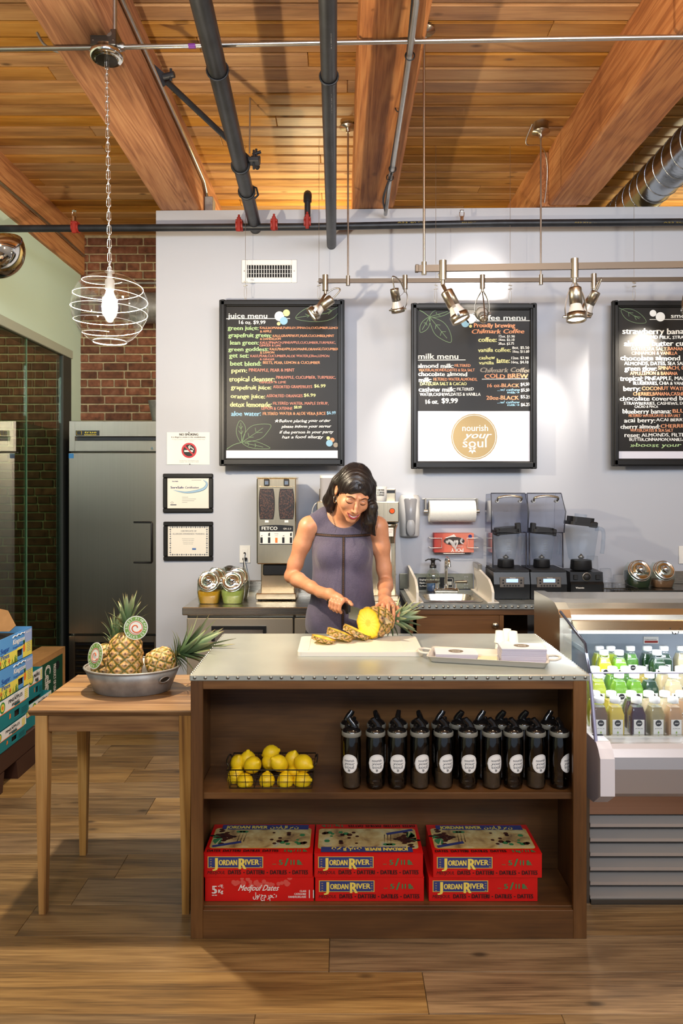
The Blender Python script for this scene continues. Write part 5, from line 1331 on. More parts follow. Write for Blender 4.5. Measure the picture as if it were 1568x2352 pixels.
MB().box(.41, 1.27, SF + .03, 4.69, .29, .30).build('shelf', mat('cabinet_inside', (50, 32, 22), .7), cbn)

# ============================================================ on the wall over the sink
sd = thing('soap_dispenser', 'white and grey wall soap dispenser right of the coffee brewer', 'soap dispenser', (PX(942, 4.7), 4.76, PZ(1233, 4.7)))
yw = wy(.45); x0, x1 = PX(918, 4.68), PX(967, 4.68); zt, zb = PZ(1137, 4.68), PZ(1233, 4.68); m = (x0 + x1) / 2
def shell(b, prof, yb, m_=0):   # prof rows: (z, halfwidth, depth)
    vs = []; fs = []; k = 9
    for z, hw, d_ in prof:
        for i in range(k):
            a = pi * i / (k - 1); vs.append((m - hw * cos(a) if i not in (0, k - 1) else m - hw * cos(a), yb - d_ * (sin(a) ** .5), z))
    for j in range(len(prof) - 1):
        for i in range(k - 1): fs.append((j * k + i, j * k + i + 1, (j + 1) * k + i + 1, (j + 1) * k + i))
    b.add(vs, fs, m_, True); b.add(vs[:k], [tuple(range(k))], m_); b.add(vs[-k:], [tuple(range(k))[::-1]], m_); return b
shell(MB(), [(zb, .058, .05), (zb + .01, .062, .075), (zb + .14, .066, .085), (zt - .02, .067, .075), (zt, .055, .05)], yw).build('housing', WHITE, sd)
shell(MB(), [(zb + .008, .034, .084), (zb + .02, .038, .090), (zb + .14, .044, .096), (zt - .03, .052, .088), (zt - .022, .05, .08)], yw).build('front_cover', mat('grey_plastic', (150, 150, 152), .25), sd)
M = Matrix.Translation((m, yw - .089, zb + .05)) @ Matrix.Rotation(pi / 2, 4, 'X')
MB().ell((m, yw - .088, zb + .06), (.029, .012, .055)).build('push_lever', mat('grey_plastic_light', (170, 170, 170), .3), sd)
# paper towel
pt = thing('paper_towel_roll', 'quilted white paper towel roll on a steel wall holder', 'paper towels', (PX(1037, 4.69), 4.69, PZ(1200, 4.69)))
ca, cbb = PX(985, 4.68), PX(1090, 4.68); cz = PZ(1174.5, 4.68); cyy = 4.685
t = NT('quilted_paper'); t.b.inputs['Base Color'].default_value = lin((242, 240, 232)); t.b.inputs['Roughness'].default_value = .8
v = t.coord(); vo = t.n('ShaderNodeTexVoronoi', i_Scale=26.0, distance='MANHATTAN'); t.l(v, vo.inputs['Vector'])
t.bump(t.math('SINE', t.math('MULTIPLY', vo.outputs['Distance'], 28.0)), .35, .003); QP = t.mat
MB().cyl((ca, cyy, cz), (cbb, cyy, cz), .068, n=40).build('roll', QP, pt)
b = MB(); b.box(PX(970, 4.7), PX(1096, 4.7), 4.742, 4.752, cz + .074, cz + .082)
for x in (ca - .02, cbb + .018): b.box(x - .004, x + .004, 4.68, 4.75, cz - .012, cz + .08, bev=.002); b.cyl((x - .012, cyy, cz), (x + .012, cyy, cz), .013, n=14)
b.build('holder', NICKEL, pt)
# glove box and rack
gb = thing('glove_box', 'red box of disposable gloves held upside down in a wire rack', 'glove box', (PX(1042, 4.7), 4.7, PZ(1269, 4.7)))
x0, x1, z0, z1 = PX(997, 4.67), PX(1088, 4.67), PZ(1269, 4.67), PZ(1225, 4.67)
t = NT('glove_box_print'); v = t.coord((1, 1, 1)); g_ = t.n('ShaderNodeSeparateXYZ'); t.l(v, g_.inputs[0])
mr = t.n('ShaderNodeMapRange'); t.l(g_.outputs[0], mr.inputs[0]); mr.inputs[1].default_value = x0; mr.inputs[2].default_value = x1
t.l(t.ramp(mr.outputs[0], [(0, (196, 50, 34)), (.45, (224, 120, 92)), (1, (222, 128, 104))]), t.b.inputs['Base Color']); t.b.inputs['Roughness'].default_value = .5
MB().box(x0, x1, 4.672, 4.752, z0, z1, bev=.001).build('carton', t.mat, gb)
b = MB(); M = FRONT((x0 + x1) / 2 + .062, 4.6705, z0 + .026) @ Matrix.Rotation(pi, 4, 'Z'); b.text('POLY', M, .08, .022, 0, bold=.12)
M = FRONT((x0 + x1) / 2 + .055, 4.6705, z0 + .042) @ Matrix.Rotation(pi, 4, 'Z'); b.text('GLOVES', M, .035, .007, 0); b.build('lettering', PAPER, gb, kind='stuff')
b = MB(); cxg, czg = (x0 + x1) / 2, (z0 + z1) / 2 + .012
b.add([(cxg + p, 4.6704, czg + q) for p, q in disc(30, .066, 0, 0, .026)], [tuple(range(30))], 0); b.build('opening', mat('opening_dark', (70, 62, 60), .8), gb)
b = MB(); rr = random.Random(4)
for i in range(5):
    px_ = cxg - .04 + i * .02; b.tube(catmull([(px_ + rr.uniform(-.02, .02), 4.668, czg + rr.uniform(-.01, .02)), (px_, 4.655, czg - .005), (px_ + rr.uniform(-.03, .03), 4.652, czg - .045 * rr.random() - .01)], 5), [.010] * 5 + [.011] * 4 + [.005] * 2, 7, flat=.4)
b.build('gloves', milky('film_gloves', (250, 250, 250), (240, 240, 240), .45, .2), gb)
b = MB(); b.cyl((x1 - .024, 4.671, z1 - .02), (x1 - .024, 4.6700, z1 - .02), .012, n=18); b.build('blue_seal', mat('label_blue', (40, 50, 120), .5), gb)
b = MB(); b.add([(cxg - .04, 4.6712, z1 - .022), (cxg - .06, 4.6712, z1 - .03), (cxg + .02, 4.6712, z1 - .03), (cxg + .0, 4.6712, z1 - .006)], [(0, 1, 2, 3)]); b.build('print_patch', PAPER, gb)
rk = thing('wire_rack', 'white wire rack holding the red glove box on the wall', 'wire rack', (PX(1042, 4.7), 4.75, z0))
for s_, xe in ((-1, x0), (1, x1)):
    b = MB(); b.tube([(xe + s_ * .025, 4.755, z1 - .03), (xe + s_ * .025, 4.655, z1 - .03), (xe - s_ * .045, 4.655, z1 - .03), (xe - s_ * .045, 4.655, z0 + .03), (xe + s_ * .025, 4.655, z0 + .03), (xe + s_ * .025, 4.755, z0 + .03)], .0028, 6); b.build('side_loop', WHITE, rk)
b = MB(); b.tube([(x0 + .06, 4.75, z0 - .006), (x0 + .06, 4.665, z0 - .006), (x1 - .06, 4.665, z0 - .006), (x1 - .06, 4.75, z0 - .006)], .0028, 6); b.build('bottom_bar', WHITE, rk)
# wall papers
fy_ = wy(-.95) - .001
ns = thing('no_smoking_sign', 'white no-smoking notice on the wall above two black frames', 'sign', (PX(432, fy_), fy_, PZ(1068, fy_)))
x0, x1, z0, z1 = PX(383.5, fy_), PX(481, fy_), PZ(1067, fy_), PZ(993, fy_)
MB().box(x0, x1, fy_ - .0012, fy_ - .0002, z0, z1).build('sheet', PAPER, ns)
b = MB(); Y_ = fy_ - .0022
def ct(b, s_, px0, px1, py, cap, m=0, bold=.08, Y_=Y_, shear=0): b.text(s_, FRONT(PX(px0, Y_), Y_, PZ(py, Y_)), PX(px1, Y_) - PX(px0, Y_), cap * Y_ / FP, m, bold, shear)
ct(b, 'NO SMOKING', 411, 455, 1000.5, 5.2, 0, .16); ct(b, 'It is illegal to smoke in this establishment.', 393, 472, 1005.5, 3, 0, .1)
ct(b, 'To report a violation, contact the Department of Public Health', 395, 471, 1010, 1.6, 1, .02); ct(b, 'at 1-800', 424, 444, 1013.5, 1.6, 1, .02)
ct(b, 'Smoke-Free Workplace Law', 412, 456, 1059, 1.8, 1, .02); ct(b, 'Chapter 137 of the Acts of 2004', 412, 456, 1062, 1.6, 1, .02)
b.build('lettering', [INKB, INKG], ns, kind='stuff')
b = MB(); cc_ = (PX(434, Y_), PZ(1034.5, Y_)); k_ = Y_ / FP
b.add([(cc_[0] + x, Y_, cc_[1] + z) for x, z in disc(32, 17.5 * k_)] + [(cc_[0] + x, Y_, cc_[1] + z) for x, z in disc(32, 13.5 * k_)], [(i, (i + 1) % 32, 32 + (i + 1) % 32, 32 + i) for i in range(32)], 0)
b.add([(cc_[0] + x, Y_ + .0003, cc_[1] + z) for x, z in disc(32, 14 * k_)], [tuple(range(32))], 1)
def bar(b, x0, z0, x1, z1, w, m, y): 
    d = Vector((x1 - x0, z1 - z0)).normalized() * w / 2; b.add([(x0 - d.y, y, z0 + d.x), (x0 + d.y, y, z0 - d.x), (x1 + d.y, y, z1 - d.x), (x1 - d.y, y, z1 + d.x)], [(0, 1, 2, 3)], m)
bar(b, cc_[0] - 11 * k_, cc_[1] - 1.5 * k_, cc_[0] + 9 * k_, cc_[1] - 1.5 * k_, 4 * k_, 2, Y_ - .0001)
for dx, pts in ((0, [(1, 3), (1, 7), (5, 8), (6, 5), (9, 5), (10, 1)]), (0, [(3, 11), (-1, 9), (0, 5)])):
    for p, q in zip(pts, pts[1:]): bar(b, cc_[0] + p[0] * k_, cc_[1] + p[1] * k_, cc_[0] + q[0] * k_, cc_[1] + q[1] * k_, 1.8 * k_, 2, Y_ - .0001)
bar(b, cc_[0] - 11 * k_, cc_[1] + 11 * k_, cc_[0] + 11 * k_, cc_[1] - 11 * k_, 3.6 * k_, 0, Y_ - .0002)
b.build('no_smoking_emblem', [mat('sign_red', (190, 30, 46), .5), INKB, PAPER], ns)
for px_, py_ in ((434, 993.5), (436, 1066)): MB().cyl((PX(px_, fy_), fy_ - .001, PZ(py_, fy_)), (PX(px_, fy_), fy_ - .006, PZ(py_, fy_)), .0035, n=8).build('pin', BLACK, ns)
def cert(label, box):
    o = thing('picture_frame', label, 'framed certificate', (PX((box[0] + box[2]) / 2, fy_), fy_, PZ(box[3], fy_)))
    x0, z1, x1, z0 = PX(box[0], fy_), PZ(box[1], fy_), PX(box[2], fy_), PZ(box[3], fy_); w = .027
    b = MB()
    for a0, a1, c0, c1 in ((x0, x1, z0, z0 + w), (x0, x1, z1 - w, z1), (x0, x0 + w, z0 + w, z1 - w), (x1 - w, x1, z0 + w, z1 - w)): b.box(a0, a1, fy_ - .022, fy_, c0, c1, bev=.005)
    b.build('frame', FRB, o); MB().box(x0 + w, x1 - w, fy_ - .006, fy_ - .004, z0 + w, z1 - w).build('certificate', mat('certificate_paper', (232, 226, 212), .35, coat=.4), o)
    return o
c1_ = cert('upper black-framed certificate with a pale blue swoosh', (375.5, 1088, 490, 1177)); Y_ = fy_ - .0068
b = MB(); ct(b, 'ServSafe', 391, 421.5, 1122, 5, 0, .14, Y_); ct(b, 'Certification', 424, 456, 1122, 5, 0, .05, Y_, .2); ct(b, 'ServSafe', 395, 409, 1107, 3, 0, .1, Y_)
b.build('blue_lettering', mat('ink_navy', (40, 50, 96), .5), c1_, kind='stuff')
b = MB()
for i in range(4): bar(b, PX(418, Y_), PZ(1142 + i * 4, Y_), PX((432, 450, 446, 430)[i], Y_), PZ(1142 + i * 4, Y_), .002, 0, Y_)
bar(b, PX(440, Y_), PZ(1103, Y_), PX(462, Y_), PZ(1103, Y_), .002, 0, Y_); b.box(PX(391, Y_), PX(405, Y_), Y_, Y_ + .0005, PZ(1161, Y_), PZ(1158, Y_), 0)
b.tube([(PX(395, Y_) + x, Y_, PZ(1154.5, Y_) + z) for x, z in disc(12, .009, 0, 0, .005)], .001, 4, True); b.build('small_print', INKG, c1_, kind='stuff')
b = MB(); sw = catmull([(PX(398, Y_), Y_ + .0004, PZ(1126, Y_)), (PX(430, Y_), Y_ + .0004, PZ(1131, Y_)), (PX(465, Y_), Y_ + .0004, PZ(1124, Y_)), (PX(475, Y_), Y_ + .0004, PZ(1111, Y_)), (PX(466, Y_), Y_ + .0004, PZ(1102, Y_))], 6)
b.tube(sw, [.0008 + .008 * sin(pi * i / (len(sw) - 1)) for i in range(len(sw))], 6, flat=1); b.v = [(x, Y_ + .0006 + (y - Y_) * .02, z) for x, y, z in b.v]; b.build('swoosh', mat('ink_pale_blue', (150, 184, 208), .5), c1_)
c2_ = cert('lower black-framed certificate with a scrolled border', (376.5, 1198, 490, 1287)); Y_ = fy_ - .0068
b = MB(); ct(b, 'CERTIFICATE OF', 415, 451, 1221.5, 3.6, 0, .06, Y_); ct(b, 'ALLERGEN AWARENESS TRAINING', 396, 470, 1228, 3.4, 0, .06, Y_)
for i in range(4): ct(b, 'Presented to the holder', 418 + i, 446 - i, 1238 + i * 4, 1.6, 0, .02, Y_)
b.build('lettering', INKG, c2_, kind='stuff')
b = MB(); xa, xb, za, zb2 = PX(391, Y_), PX(475, Y_), PZ(1274, Y_), PZ(1211, Y_)
k = 0
for i in range(17):
    for zz in (za, zb2): b.add([(xa + (xb - xa) * i / 16 + x, Y_, zz + z) for x, z in disc(8, .006 if i % 2 else .0045)], [tuple(range(8))])
for i in range(1, 12):
    for xx in (xa, xb): b.add([(xx + x, Y_, za + (zb2 - za) * i / 12 + z) for x, z in disc(8, .006 if i % 2 else .0045)], [tuple(range(8))])
b.build('scroll_border', INKG, c2_, kind='stuff')
b = MB(); b.box(PX(441, Y_), PX(450, Y_), Y_, Y_ + .0005, PZ(1263, Y_), PZ(1259, Y_)); b.build('blue_seal', mat('ink_blue', (70, 110, 170), .5), c2_)
# switch at right edge
o = thing('wall_switch', 'white switch plate at the right picture edge above the jars', 'switch', (PX(1566, 4.72), wy(2.1), PZ(1295, 4.72)))
x0, x1, z0, z1 = PX(1558, 4.715), PX(1590, 4.715), PZ(1295, 4.715), PZ(1254, 4.715); yy = wy(2.25)
MB().box(x0, x1, yy - .006, yy, z0, z1, bev=.002).build('cover_plate', WHITE, o); MB().box(x0 + .024, x1 - .03, yy - .009, yy - .006, z0 + .03, z1 - .03, bev=.001).build('rocker', WHITE, o)

# ============================================================ blenders
SMK = clear('smoked_shield', (228, 230, 236), .03, .06, 1.3, .8); JUG = milky('clear_jug', (236, 240, 244), (214, 220, 228), .10, .1)
RUB = mat('rubber_black', (26, 26, 28), .55); DG = mat('panel_taupe', (118, 112, 106), .35, .4); LCD = mat('lcd_screen', (150, 180, 230), .3, emit=.9)
def jug(b_par, x, y, z, k=1.0, hand=1, lid_=True, ticks=True):
    M = Matrix.Translation((x, y, z)); n = 4
    def sq(r, zz, rr=.35): return [(px_, py_, zz) for px_, py_ in rrect(-r, r, -r, r, r * rr, 3)]
    secs = [(.046, .045), (.050, .055), (.062, .15), (.068, .20), (.071, .205)]
    vs = []
    for r, zz in secs: vs += sq(r * k, zz * k)
    m_ = len(sq(1, 0)); b = MB(); b.add(vs, [(j * m_ + i, j * m_ + (i + 1) % m_, (j + 1) * m_ + (i + 1) % m_, (j + 1) * m_ + i) for j in range(len(secs) - 1) for i in range(m_)], 0, True, M); b.add(vs[:m_], [tuple(range(m_))[::-1]], 0, False, M)
    b.build('jug', JUG, b_par)
    MB().lathe([(.046 * k, 0), (.05 * k, .004), (.047 * k, .045 * k)], 20, M).build('jug_collar', RUB, b_par)
    b = MB(); b.tube(catmull([M @ Vector(p) for p in ((hand * .066 * k, 0, .19 * k), (hand * .1 * k, -.01, .185 * k), (hand * .1 * k, -.012, .12 * k), (hand * .095 * k, -.01, .075 * k))], 4), .009 * k, 8); b.build('jug_handle', JUG, b_par)
    b = MB(); b.lathe([(.012, .05 * k), (.02, .058 * k), (.006, .07 * k), (0, .075 * k)], 12, M); b.build('blade', DKSTEEL, b_par)
    if ticks:
        b = MB()
        for i in range(7): b.box(-.006, .012 if i % 2 else .02, -.0655 * k, -.065 * k, (.08 + i * .014) * k, (.0815 + i * .014) * k, M=M)
        b.build('measure_marks', INKG, b_par, kind='stuff')
def pro_blender(label, x, y, spin):
    o = thing('countertop_blender', label, 'blender', (x, y, .9), group='blenders in raised smoked shields')
    w = .208; x0, x1 = x - w / 2, x + w / 2; yf, yb_ = 4.29, 4.54
    b = MB(); b.profX([(yf, .905), (yf - .004, .99), (yf + .012, 1.06), (yb_, 1.065), (yb_, .905)], x0, x1); b.build('motor_base', BLACK, o)
    b = MB(); b.profX([(yf + .004, 1.0605), (yf + .004, 1.072), (yb_, 1.076), (yb_, 1.0655)], x0 + .004, x1 - .004); b.build('base_rim', RUB, o)
    for xx in (x0 + .03, x1 - .03): MB().box(xx - .012, xx + .012, yf + .01, yf + .04, .9, .9055).build('foot', RUB, o)
    pn_ = MB(); pn_.box(x - .070, x + .070, yf - .008, yf - .001, .972, 1.032, bev=.003); pn_.build('control_panel', DG, o)
    MB().box(x - .034, x + .034, yf - .010, yf - .007, 1.002, 1.022).build('lcd_screen', LCD, o)
    b = MB()
    for i in range(6): b.cyl((x - .045 + i * .0165, yf - .0105, .983), (x - .045 + i * .0165, yf - .0065, .983), .0052, n=10)
    for s_ in (-1, 1):
        for zz in (.998, 1.014): b.cyl((x + s_ * .052, yf - .0105, zz), (x + s_ * .052, yf - .0065, zz), .0052, n=10)
    b.build('buttons', RUB, o, kind='stuff'); b = MB(); b.text('Vitamix', FRONT(x - .014, yf - .0085, 1.025), .034, .005, 0, .1); b.build('lettering', PAPER, o, kind='stuff')
    jug(o, x - .004, 4.43, 1.076, 1.0, 1)
    b = MB(); M = Matrix.Translation((x - .004, 4.43, 1.28)) @ Matrix.Rotation(radians(5) * spin, 4, 'Y'); b.prism(rrect(-.074, .074, -.07, .07, .03, 4), -.006, .022, M); b.prism(rrect(-.062, .062, -.06, .06, .03, 4), .022, .034, M)
    b.box(-spin * .066 - .014, -spin * .066 + .014, -.06, -.02, -.004, .056, M=M, bev=.004); b.box(spin * .05, spin * .07, -.07, -.02, -.01, .03, M=M, bev=.004); b.build('jug_lid', RUB, o)
    # raised shield: curved smoked hood hinged at the rear
    side = [(4.53, 1.08), (4.34, 1.08), (4.335, 1.29)]
    b = MB(); hz = 1.285
    for xx in (x0 + .004, x1 - .006): b.profX([(4.535, 1.078), (4.345, 1.078), (4.35, hz), (4.535, hz)], xx, xx + .003)
    b.profX([(4.532, 1.078), (4.535, 1.078), (4.535, hz), (4.532, hz)], x0 + .006, x1 - .006); b.build('rear_shield', SMK, o)
    prf = [(4.30, 1.30), (4.36, 1.42), (4.33, 1.525), (4.545, 1.525), (4.565, 1.42), (4.54, 1.29)]
    b = MB(); xo0, xo1 = x0 - .002, x1 + .002
    for xx in (xo0, xo1 - .003): b.profX([(4.35, 1.285), (4.33, 1.41), (4.39, 1.515), (4.52, 1.51), (4.545, 1.40), (4.54, 1.28)], xx, xx + .003)
    b.profX([(4.54, 1.28), (4.545, 1.40), (4.52, 1.51), (4.517, 1.51), (4.542, 1.40), (4.537, 1.28)], xo0, xo1); b.profX([(4.39, 1.515), (4.52, 1.51), (4.52, 1.507), (4.39, 1.512)], xo0, xo1); b.build('hood', SMK, o)
    b = MB(); e = [(xo0, 4.35, 1.285), (xo0 - .004, 4.33, 1.41), (xo0 + .006, 4.39, 1.517), (xo1 - .006, 4.39, 1.517), (xo1 + .004, 4.33, 1.41), (xo1, 4.35, 1.285)]
    b.tube(e, .003, 6); b.tube([(x0 + .006, 4.345, 1.08), (x0 + .006, 4.35, hz), (x1 - .006, 4.35, hz), (x1 - .006, 4.345, 1.08)], .0045, 6); b.build('shield_edge', mat('shield_edge_dark', (30, 32, 44), .3), o)
    b = MB(); b.tube(catmull([(x - .068, 4.36, 1.475), (x - .066, 4.335, 1.492), (x, 4.325, 1.502), (x + .066, 4.335, 1.492), (x + .068, 4.36, 1.475)], 5), .0085, 8, flat=.6); b.cyl((x - .068, 4.36, 1.47), (x - .068, 4.40, 1.47), .009, n=10); b.cyl((x + .068, 4.36, 1.47), (x + .068, 4.40, 1.47), .009, n=10); b.build('hood_handle', NICKEL, o)
    return o
pro_blender('black blender with raised smoked shield, left of the pair beside the splash guard', PX(1175, 4.29), 4.4, -1)
pro_blender('black blender with raised smoked shield, right of the pair beside the open jug blender', PX(1260, 4.29), 4.4, 1)
x = PX(1343, 4.36)
o = thing('countertop_blender', 'open black blender with tall clear jug and no shield', 'blender', (x, 4.42, .9)); yf = 4.32
b = MB(); b.profX([(yf, .905), (yf - .006, .985), (yf + .01, 1.0), (yf + .016, 1.055), (yf + .19, 1.06), (yf + .19, .905)], x - .096, x + .096); b.build('motor_base', BLACK, o)
MB().box(x - .088, x + .088, yf + .012, yf + .18, .9, .9055).build('foot', RUB, o)
MB().lathe([(.022, 0), (.019, .012), (0, .013)], 20, Matrix.Translation((x, yf + .008, 1.028)) @ Matrix.Rotation(pi / 2, 4, 'X')).build('dial', RUB, o)
MB().lathe([(.025, 0), (.025, .003), (.0225, .003)], 24, Matrix.Translation((x, yf + .010, 1.028)) @ Matrix.Rotation(pi / 2, 4, 'X'), cap1=False).build('dial_ring', NICKEL, o)
for s_ in (-1, 1): MB().box(x + s_ * .065 - .012, x + s_ * .065 + .012, yf + .001, yf + .012, 1.012, 1.04, bev=.002).build('switch', RUB, o)
b = MB(); b.text('Vitamix', FRONT(x - .07, yf - .0068, .962), .05, .009, 0, .12); b.build('lettering', PAPER, o, kind='stuff')
jug(o, x - .004, yf + .10, 1.062, 1.27, 1, ticks=False)
b = MB(); M = Matrix.Translation((x - .012, yf + .10, 1.325)) @ Matrix.Rotation(radians(6), 4, 'Y'); b.prism(rrect(-.082, .082, -.075, .075, .03, 4), 0, .02, M); b.prism(rrect(-.07, .07, -.065, .065, .03, 4), .02, .05, M); b.box(.04, .082, -.08, -.03, -.005, .03, M=M, bev=.006); b.build('jug_lid', RUB, o)
MB().prism(disc(20, .036), .05, .068, M).build('lid_cap', JUG, o)
# clear cup stacks, wire basket, right jars, dark shelf counter
DCT = steel('dark_worktop', (110, 110, 110), .25, 0, .08)
rc = thing('raised_worktop', 'dark polished worktop at the far right under two jars', 'worktop', (2.1, 4.55, .9))
MB().box(1.62, 2.5, 4.40, wy(2.5) - .002, .9005, .94, bev=.002).build('top_slab', DCT, rc)
MB().box(2.05, 2.5, wy(2.5) - .018, wy(2.5) - .003, .94, 1.02, bev=.002).build('backsplash', STEELX, rc)
CUPC = milky('clear_cup', (240, 242, 244), (226, 228, 230), .16, .15)
def cup_stack(label, x, y, z, h, r, n):
    o = thing('cup_stack', label, 'cups', (x, y, z), group='stacks of clear cups by the blenders'); M = Matrix.Translation((x, y, z))
    MB().lathe([(r * .92, 0), (r, .002), (r * .78, h), (0, h)], 20, M, cap0=False).build('cup', CUPC, o)
    pr0 = None
    for i in range(1, n):
        zz = z + i * h * .7 / n; rr_ = r * (1 - .2 * i / n)
        if pr0 is None: pr0 = MB().lathe([(r, 0), (r * 1.03, .001), (r * 1.03, .004), (r, .005)], 20, cap0=False, cap1=False).build('cup_rim', CUPC, o); pr0.location = (x, y, zz)
        else: inst(pr0, (x, y, zz), (0, 0, 0), (rr_ / r,) * 2 + (1,), parent=o)
cup_stack('tall stack of clear cups right behind the open blender', PX(1366, 4.5), 4.55, .9, .23, .042, 9)
cup_stack('middle stack of clear cups in the wire basket', PX(1394, 4.45), 4.48, .9, .16, .042, 8)
cup_stack('shorter stack of clear lids right of the middle cup stack', PX(1420, 4.5), 4.5, .9, .12, .042, 5)
WIRE = mat('wire_dark', (64, 58, 48), .4, .8)
wbk = thing('wire_basket', 'dark wire basket on the zinc worktop right of the blenders', 'basket', (PX(1420, 4.4), 4.42, .9))
x0, x1, y0, y1 = PX(1382, 4.33), PX(1462, 4.33), 4.31, 4.56
for z in (.903, .93, .962):
    MB().tube([(x0, y0, z), (x1, y0, z), (x1, y1, z), (x0, y1, z)], .0025 if z > .95 else .0016, 5, True).build('hoop_wire', WIRE, wbk)
b = MB()
for i in range(11):
    xx = x0 + (x1 - x0) * i / 10
    for yy in (y0, y1): b.cyl((xx, yy, .902), (xx, yy, .962), .0014, n=5)
    b.cyl((xx, y0, .903), (xx, y1, .903), .0014, n=5)
for i in range(1, 8):
    yy = y0 + (y1 - y0) * i / 8
    for xx in (x0, x1): b.cyl((xx, yy, .902), (xx, yy, .962), .0014, n=5)
b.build('wires', WIRE, wbk, kind='stuff')
slant_jar('glass_jar', 'slanted glass jar of dark green leaves on the far right worktop', PX(1463, 4.55), 4.55, .94, .15, .155, powder('dark_leaf', (36, 56, 34)), .62, 'slant-lid jars on the far right worktop')
slant_jar('glass_jar', 'slanted glass jar of brown seeds beside the wall switch', PX(1519, 4.55), 4.55, .94, .14, .155, powder('brown_seed', (120, 84, 60)), .3, 'slant-lid jars on the far right worktop')

# ============================================================ reach-in fridge in the alcove
FYF = 5.5; fx0, fx1 = PX(159, FYF), PX(364, FYF)
fg = thing('upright_fridge', 'tall stainless single-door fridge against the brick wall', 'fridge', ((fx0 + fx1) / 2, 5.9, 0))
FS = steel('fridge_steel', (146, 138, 124), .30, 2, .08)
fz = lambda py: PZ(py, FYF)
MB().box(fx0 + .006, fx1 - .006, FYF + .05, FYF + .72, .10, fz(967), bev=.003).build('cabinet_body', FS, fg)
b = MB(); b.box(fx0, fx1, FYF - .004, FYF + .05, fz(1003), fz(967), bev=.003); b.box(fx0, fx1, FYF - .004, FYF + .05, fz(1037), fz(1012), bev=.003); b.box(fx0, fx0 + .045, FYF - .005, FYF + .05, fz(1037), fz(967), bev=.002); b.build('top_panel', FS, fg)
MB().box(fx0 + .045, fx1, FYF + .02, FYF + .049, fz(1012), fz(1003)).build('top_recess', BLACK, fg)
b = MB(); b.box(fx0 + .05, PX(229, FYF), FYF - .007, FYF - .004, fz(1001), fz(989), 0)
b.text('true', FRONT(PX(194, FYF), FYF - .008, fz(995)), .09, .014, 1, .12, .35); b.text('REFRIGERATION', FRONT(PX(194, FYF), FYF - .008, fz(1000)), .09, .008, 1, .1); q = rrect(PX(177, FYF), PX(188, FYF), fz(999), fz(990), .003, 2); b.tube([(x, FYF - .0075, z) for x, z in q], .0018, 4, True, 1)
b.build('name_plate', [BLACK, mat('brass', (200, 170, 60), .3, .9)], fg)
MB().cyl((PX(350, FYF), FYF - .004, fz(1030)), (PX(350, FYF), FYF - .010, fz(1030)), .009, n=12).build('lock', CHROME, fg)
dr = MB().box(fx0 + .002, fx1 - .002, FYF - .02, FYF + .045, fz(1455), fz(1040), bev=.004).build('door', FS, fg)
b = MB(); hx0, hx1, hz0, hz1 = PX(309, FYF), PX(352, FYF), fz(1291), fz(1199)
b.tube([(hx0, FYF - .022, hz1), (hx1 - .006, FYF - .03, hz1), (hx1 - .004, FYF - .032, hz1 - .01), (hx1 - .004, FYF - .032, hz0 + .01), (hx1 - .006, FYF - .03, hz0), (hx0, FYF - .022, hz0)], .007, 8); b.box(hx0, hx1 - .012, FYF - .0212, FYF - .0202, hz0, hz1, 1); b.build('door_handle', [BLACK, FS], dr)
b = MB(); b.box(fx0 + .004, fx0 + .04, FYF - .0212, FYF - .0202, fz(1053), fz(1042)); b.build('blue_sticker', mat('sticker_blue', (60, 130, 190), .5), dr)
b = MB(); b.box(fx0 + .002, fx0 + .045, FYF - .015, FYF + .05, .10, fz(1460), bev=.002); b.box(fx1 - .03, fx1 - .002, FYF - .015, FYF + .05, .10, fz(1460), bev=.002); b.box(fx0 + .045, fx1 - .03, FYF - .015, FYF + .05, fz(1474), fz(1460)); b.box(fx0 + .045, fx1 - .03, FYF - .015, FYF + .05, .10, .12)
b.build('grille_frame', FS, fg); MB().box(fx0 + .045, fx1 - .03, FYF + .03, FYF + .05, .12, fz(1474)).build('grille_back', BLACK, fg)
lv = None; i = 0; z = fz(1474) - .035
while z > .14:
    if lv is None: lv = MB().profX([(-.012, -.01), (.02, .006), (.022, .003), (-.010, -.014)], fx0 + .046, fx1 - .031).build('louvre', FS, fg); lv.location = (0, FYF, z)
    else: inst(lv, (0, FYF, z), parent=fg)
    z -= .045
for x_ in (fx0 + .06, fx1 - .06): MB().lathe([(.02, 0), (.02, .02), (.03, .03), (.03, .1)], 12, Matrix.Translation((x_, FYF + .1, 0))).build('caster', DKSTEEL, fg)
for x_ in (fx0 + .06, fx1 - .06): MB().lathe([(.02, 0), (.02, .02), (.03, .03), (.03, .1)], 12, Matrix.Translation((x_, FYF + .6, 0))).build('caster', DKSTEEL, fg)
bk_ = thing('metal_bucket', 'small grey metal bucket on top of the fridge, cut by the wall edge', 'bucket', (PX(366, 5.6), 5.62, fz(967)))
MB().lathe([(.055, 0), (.085, .155), (.088, .16), (.082, .158), (.052, .006), (0, .005)], 24, Matrix.Translation((PX(367, 5.62), 5.62, fz(967) + .001))).build('bucket_body', GALV, bk_)

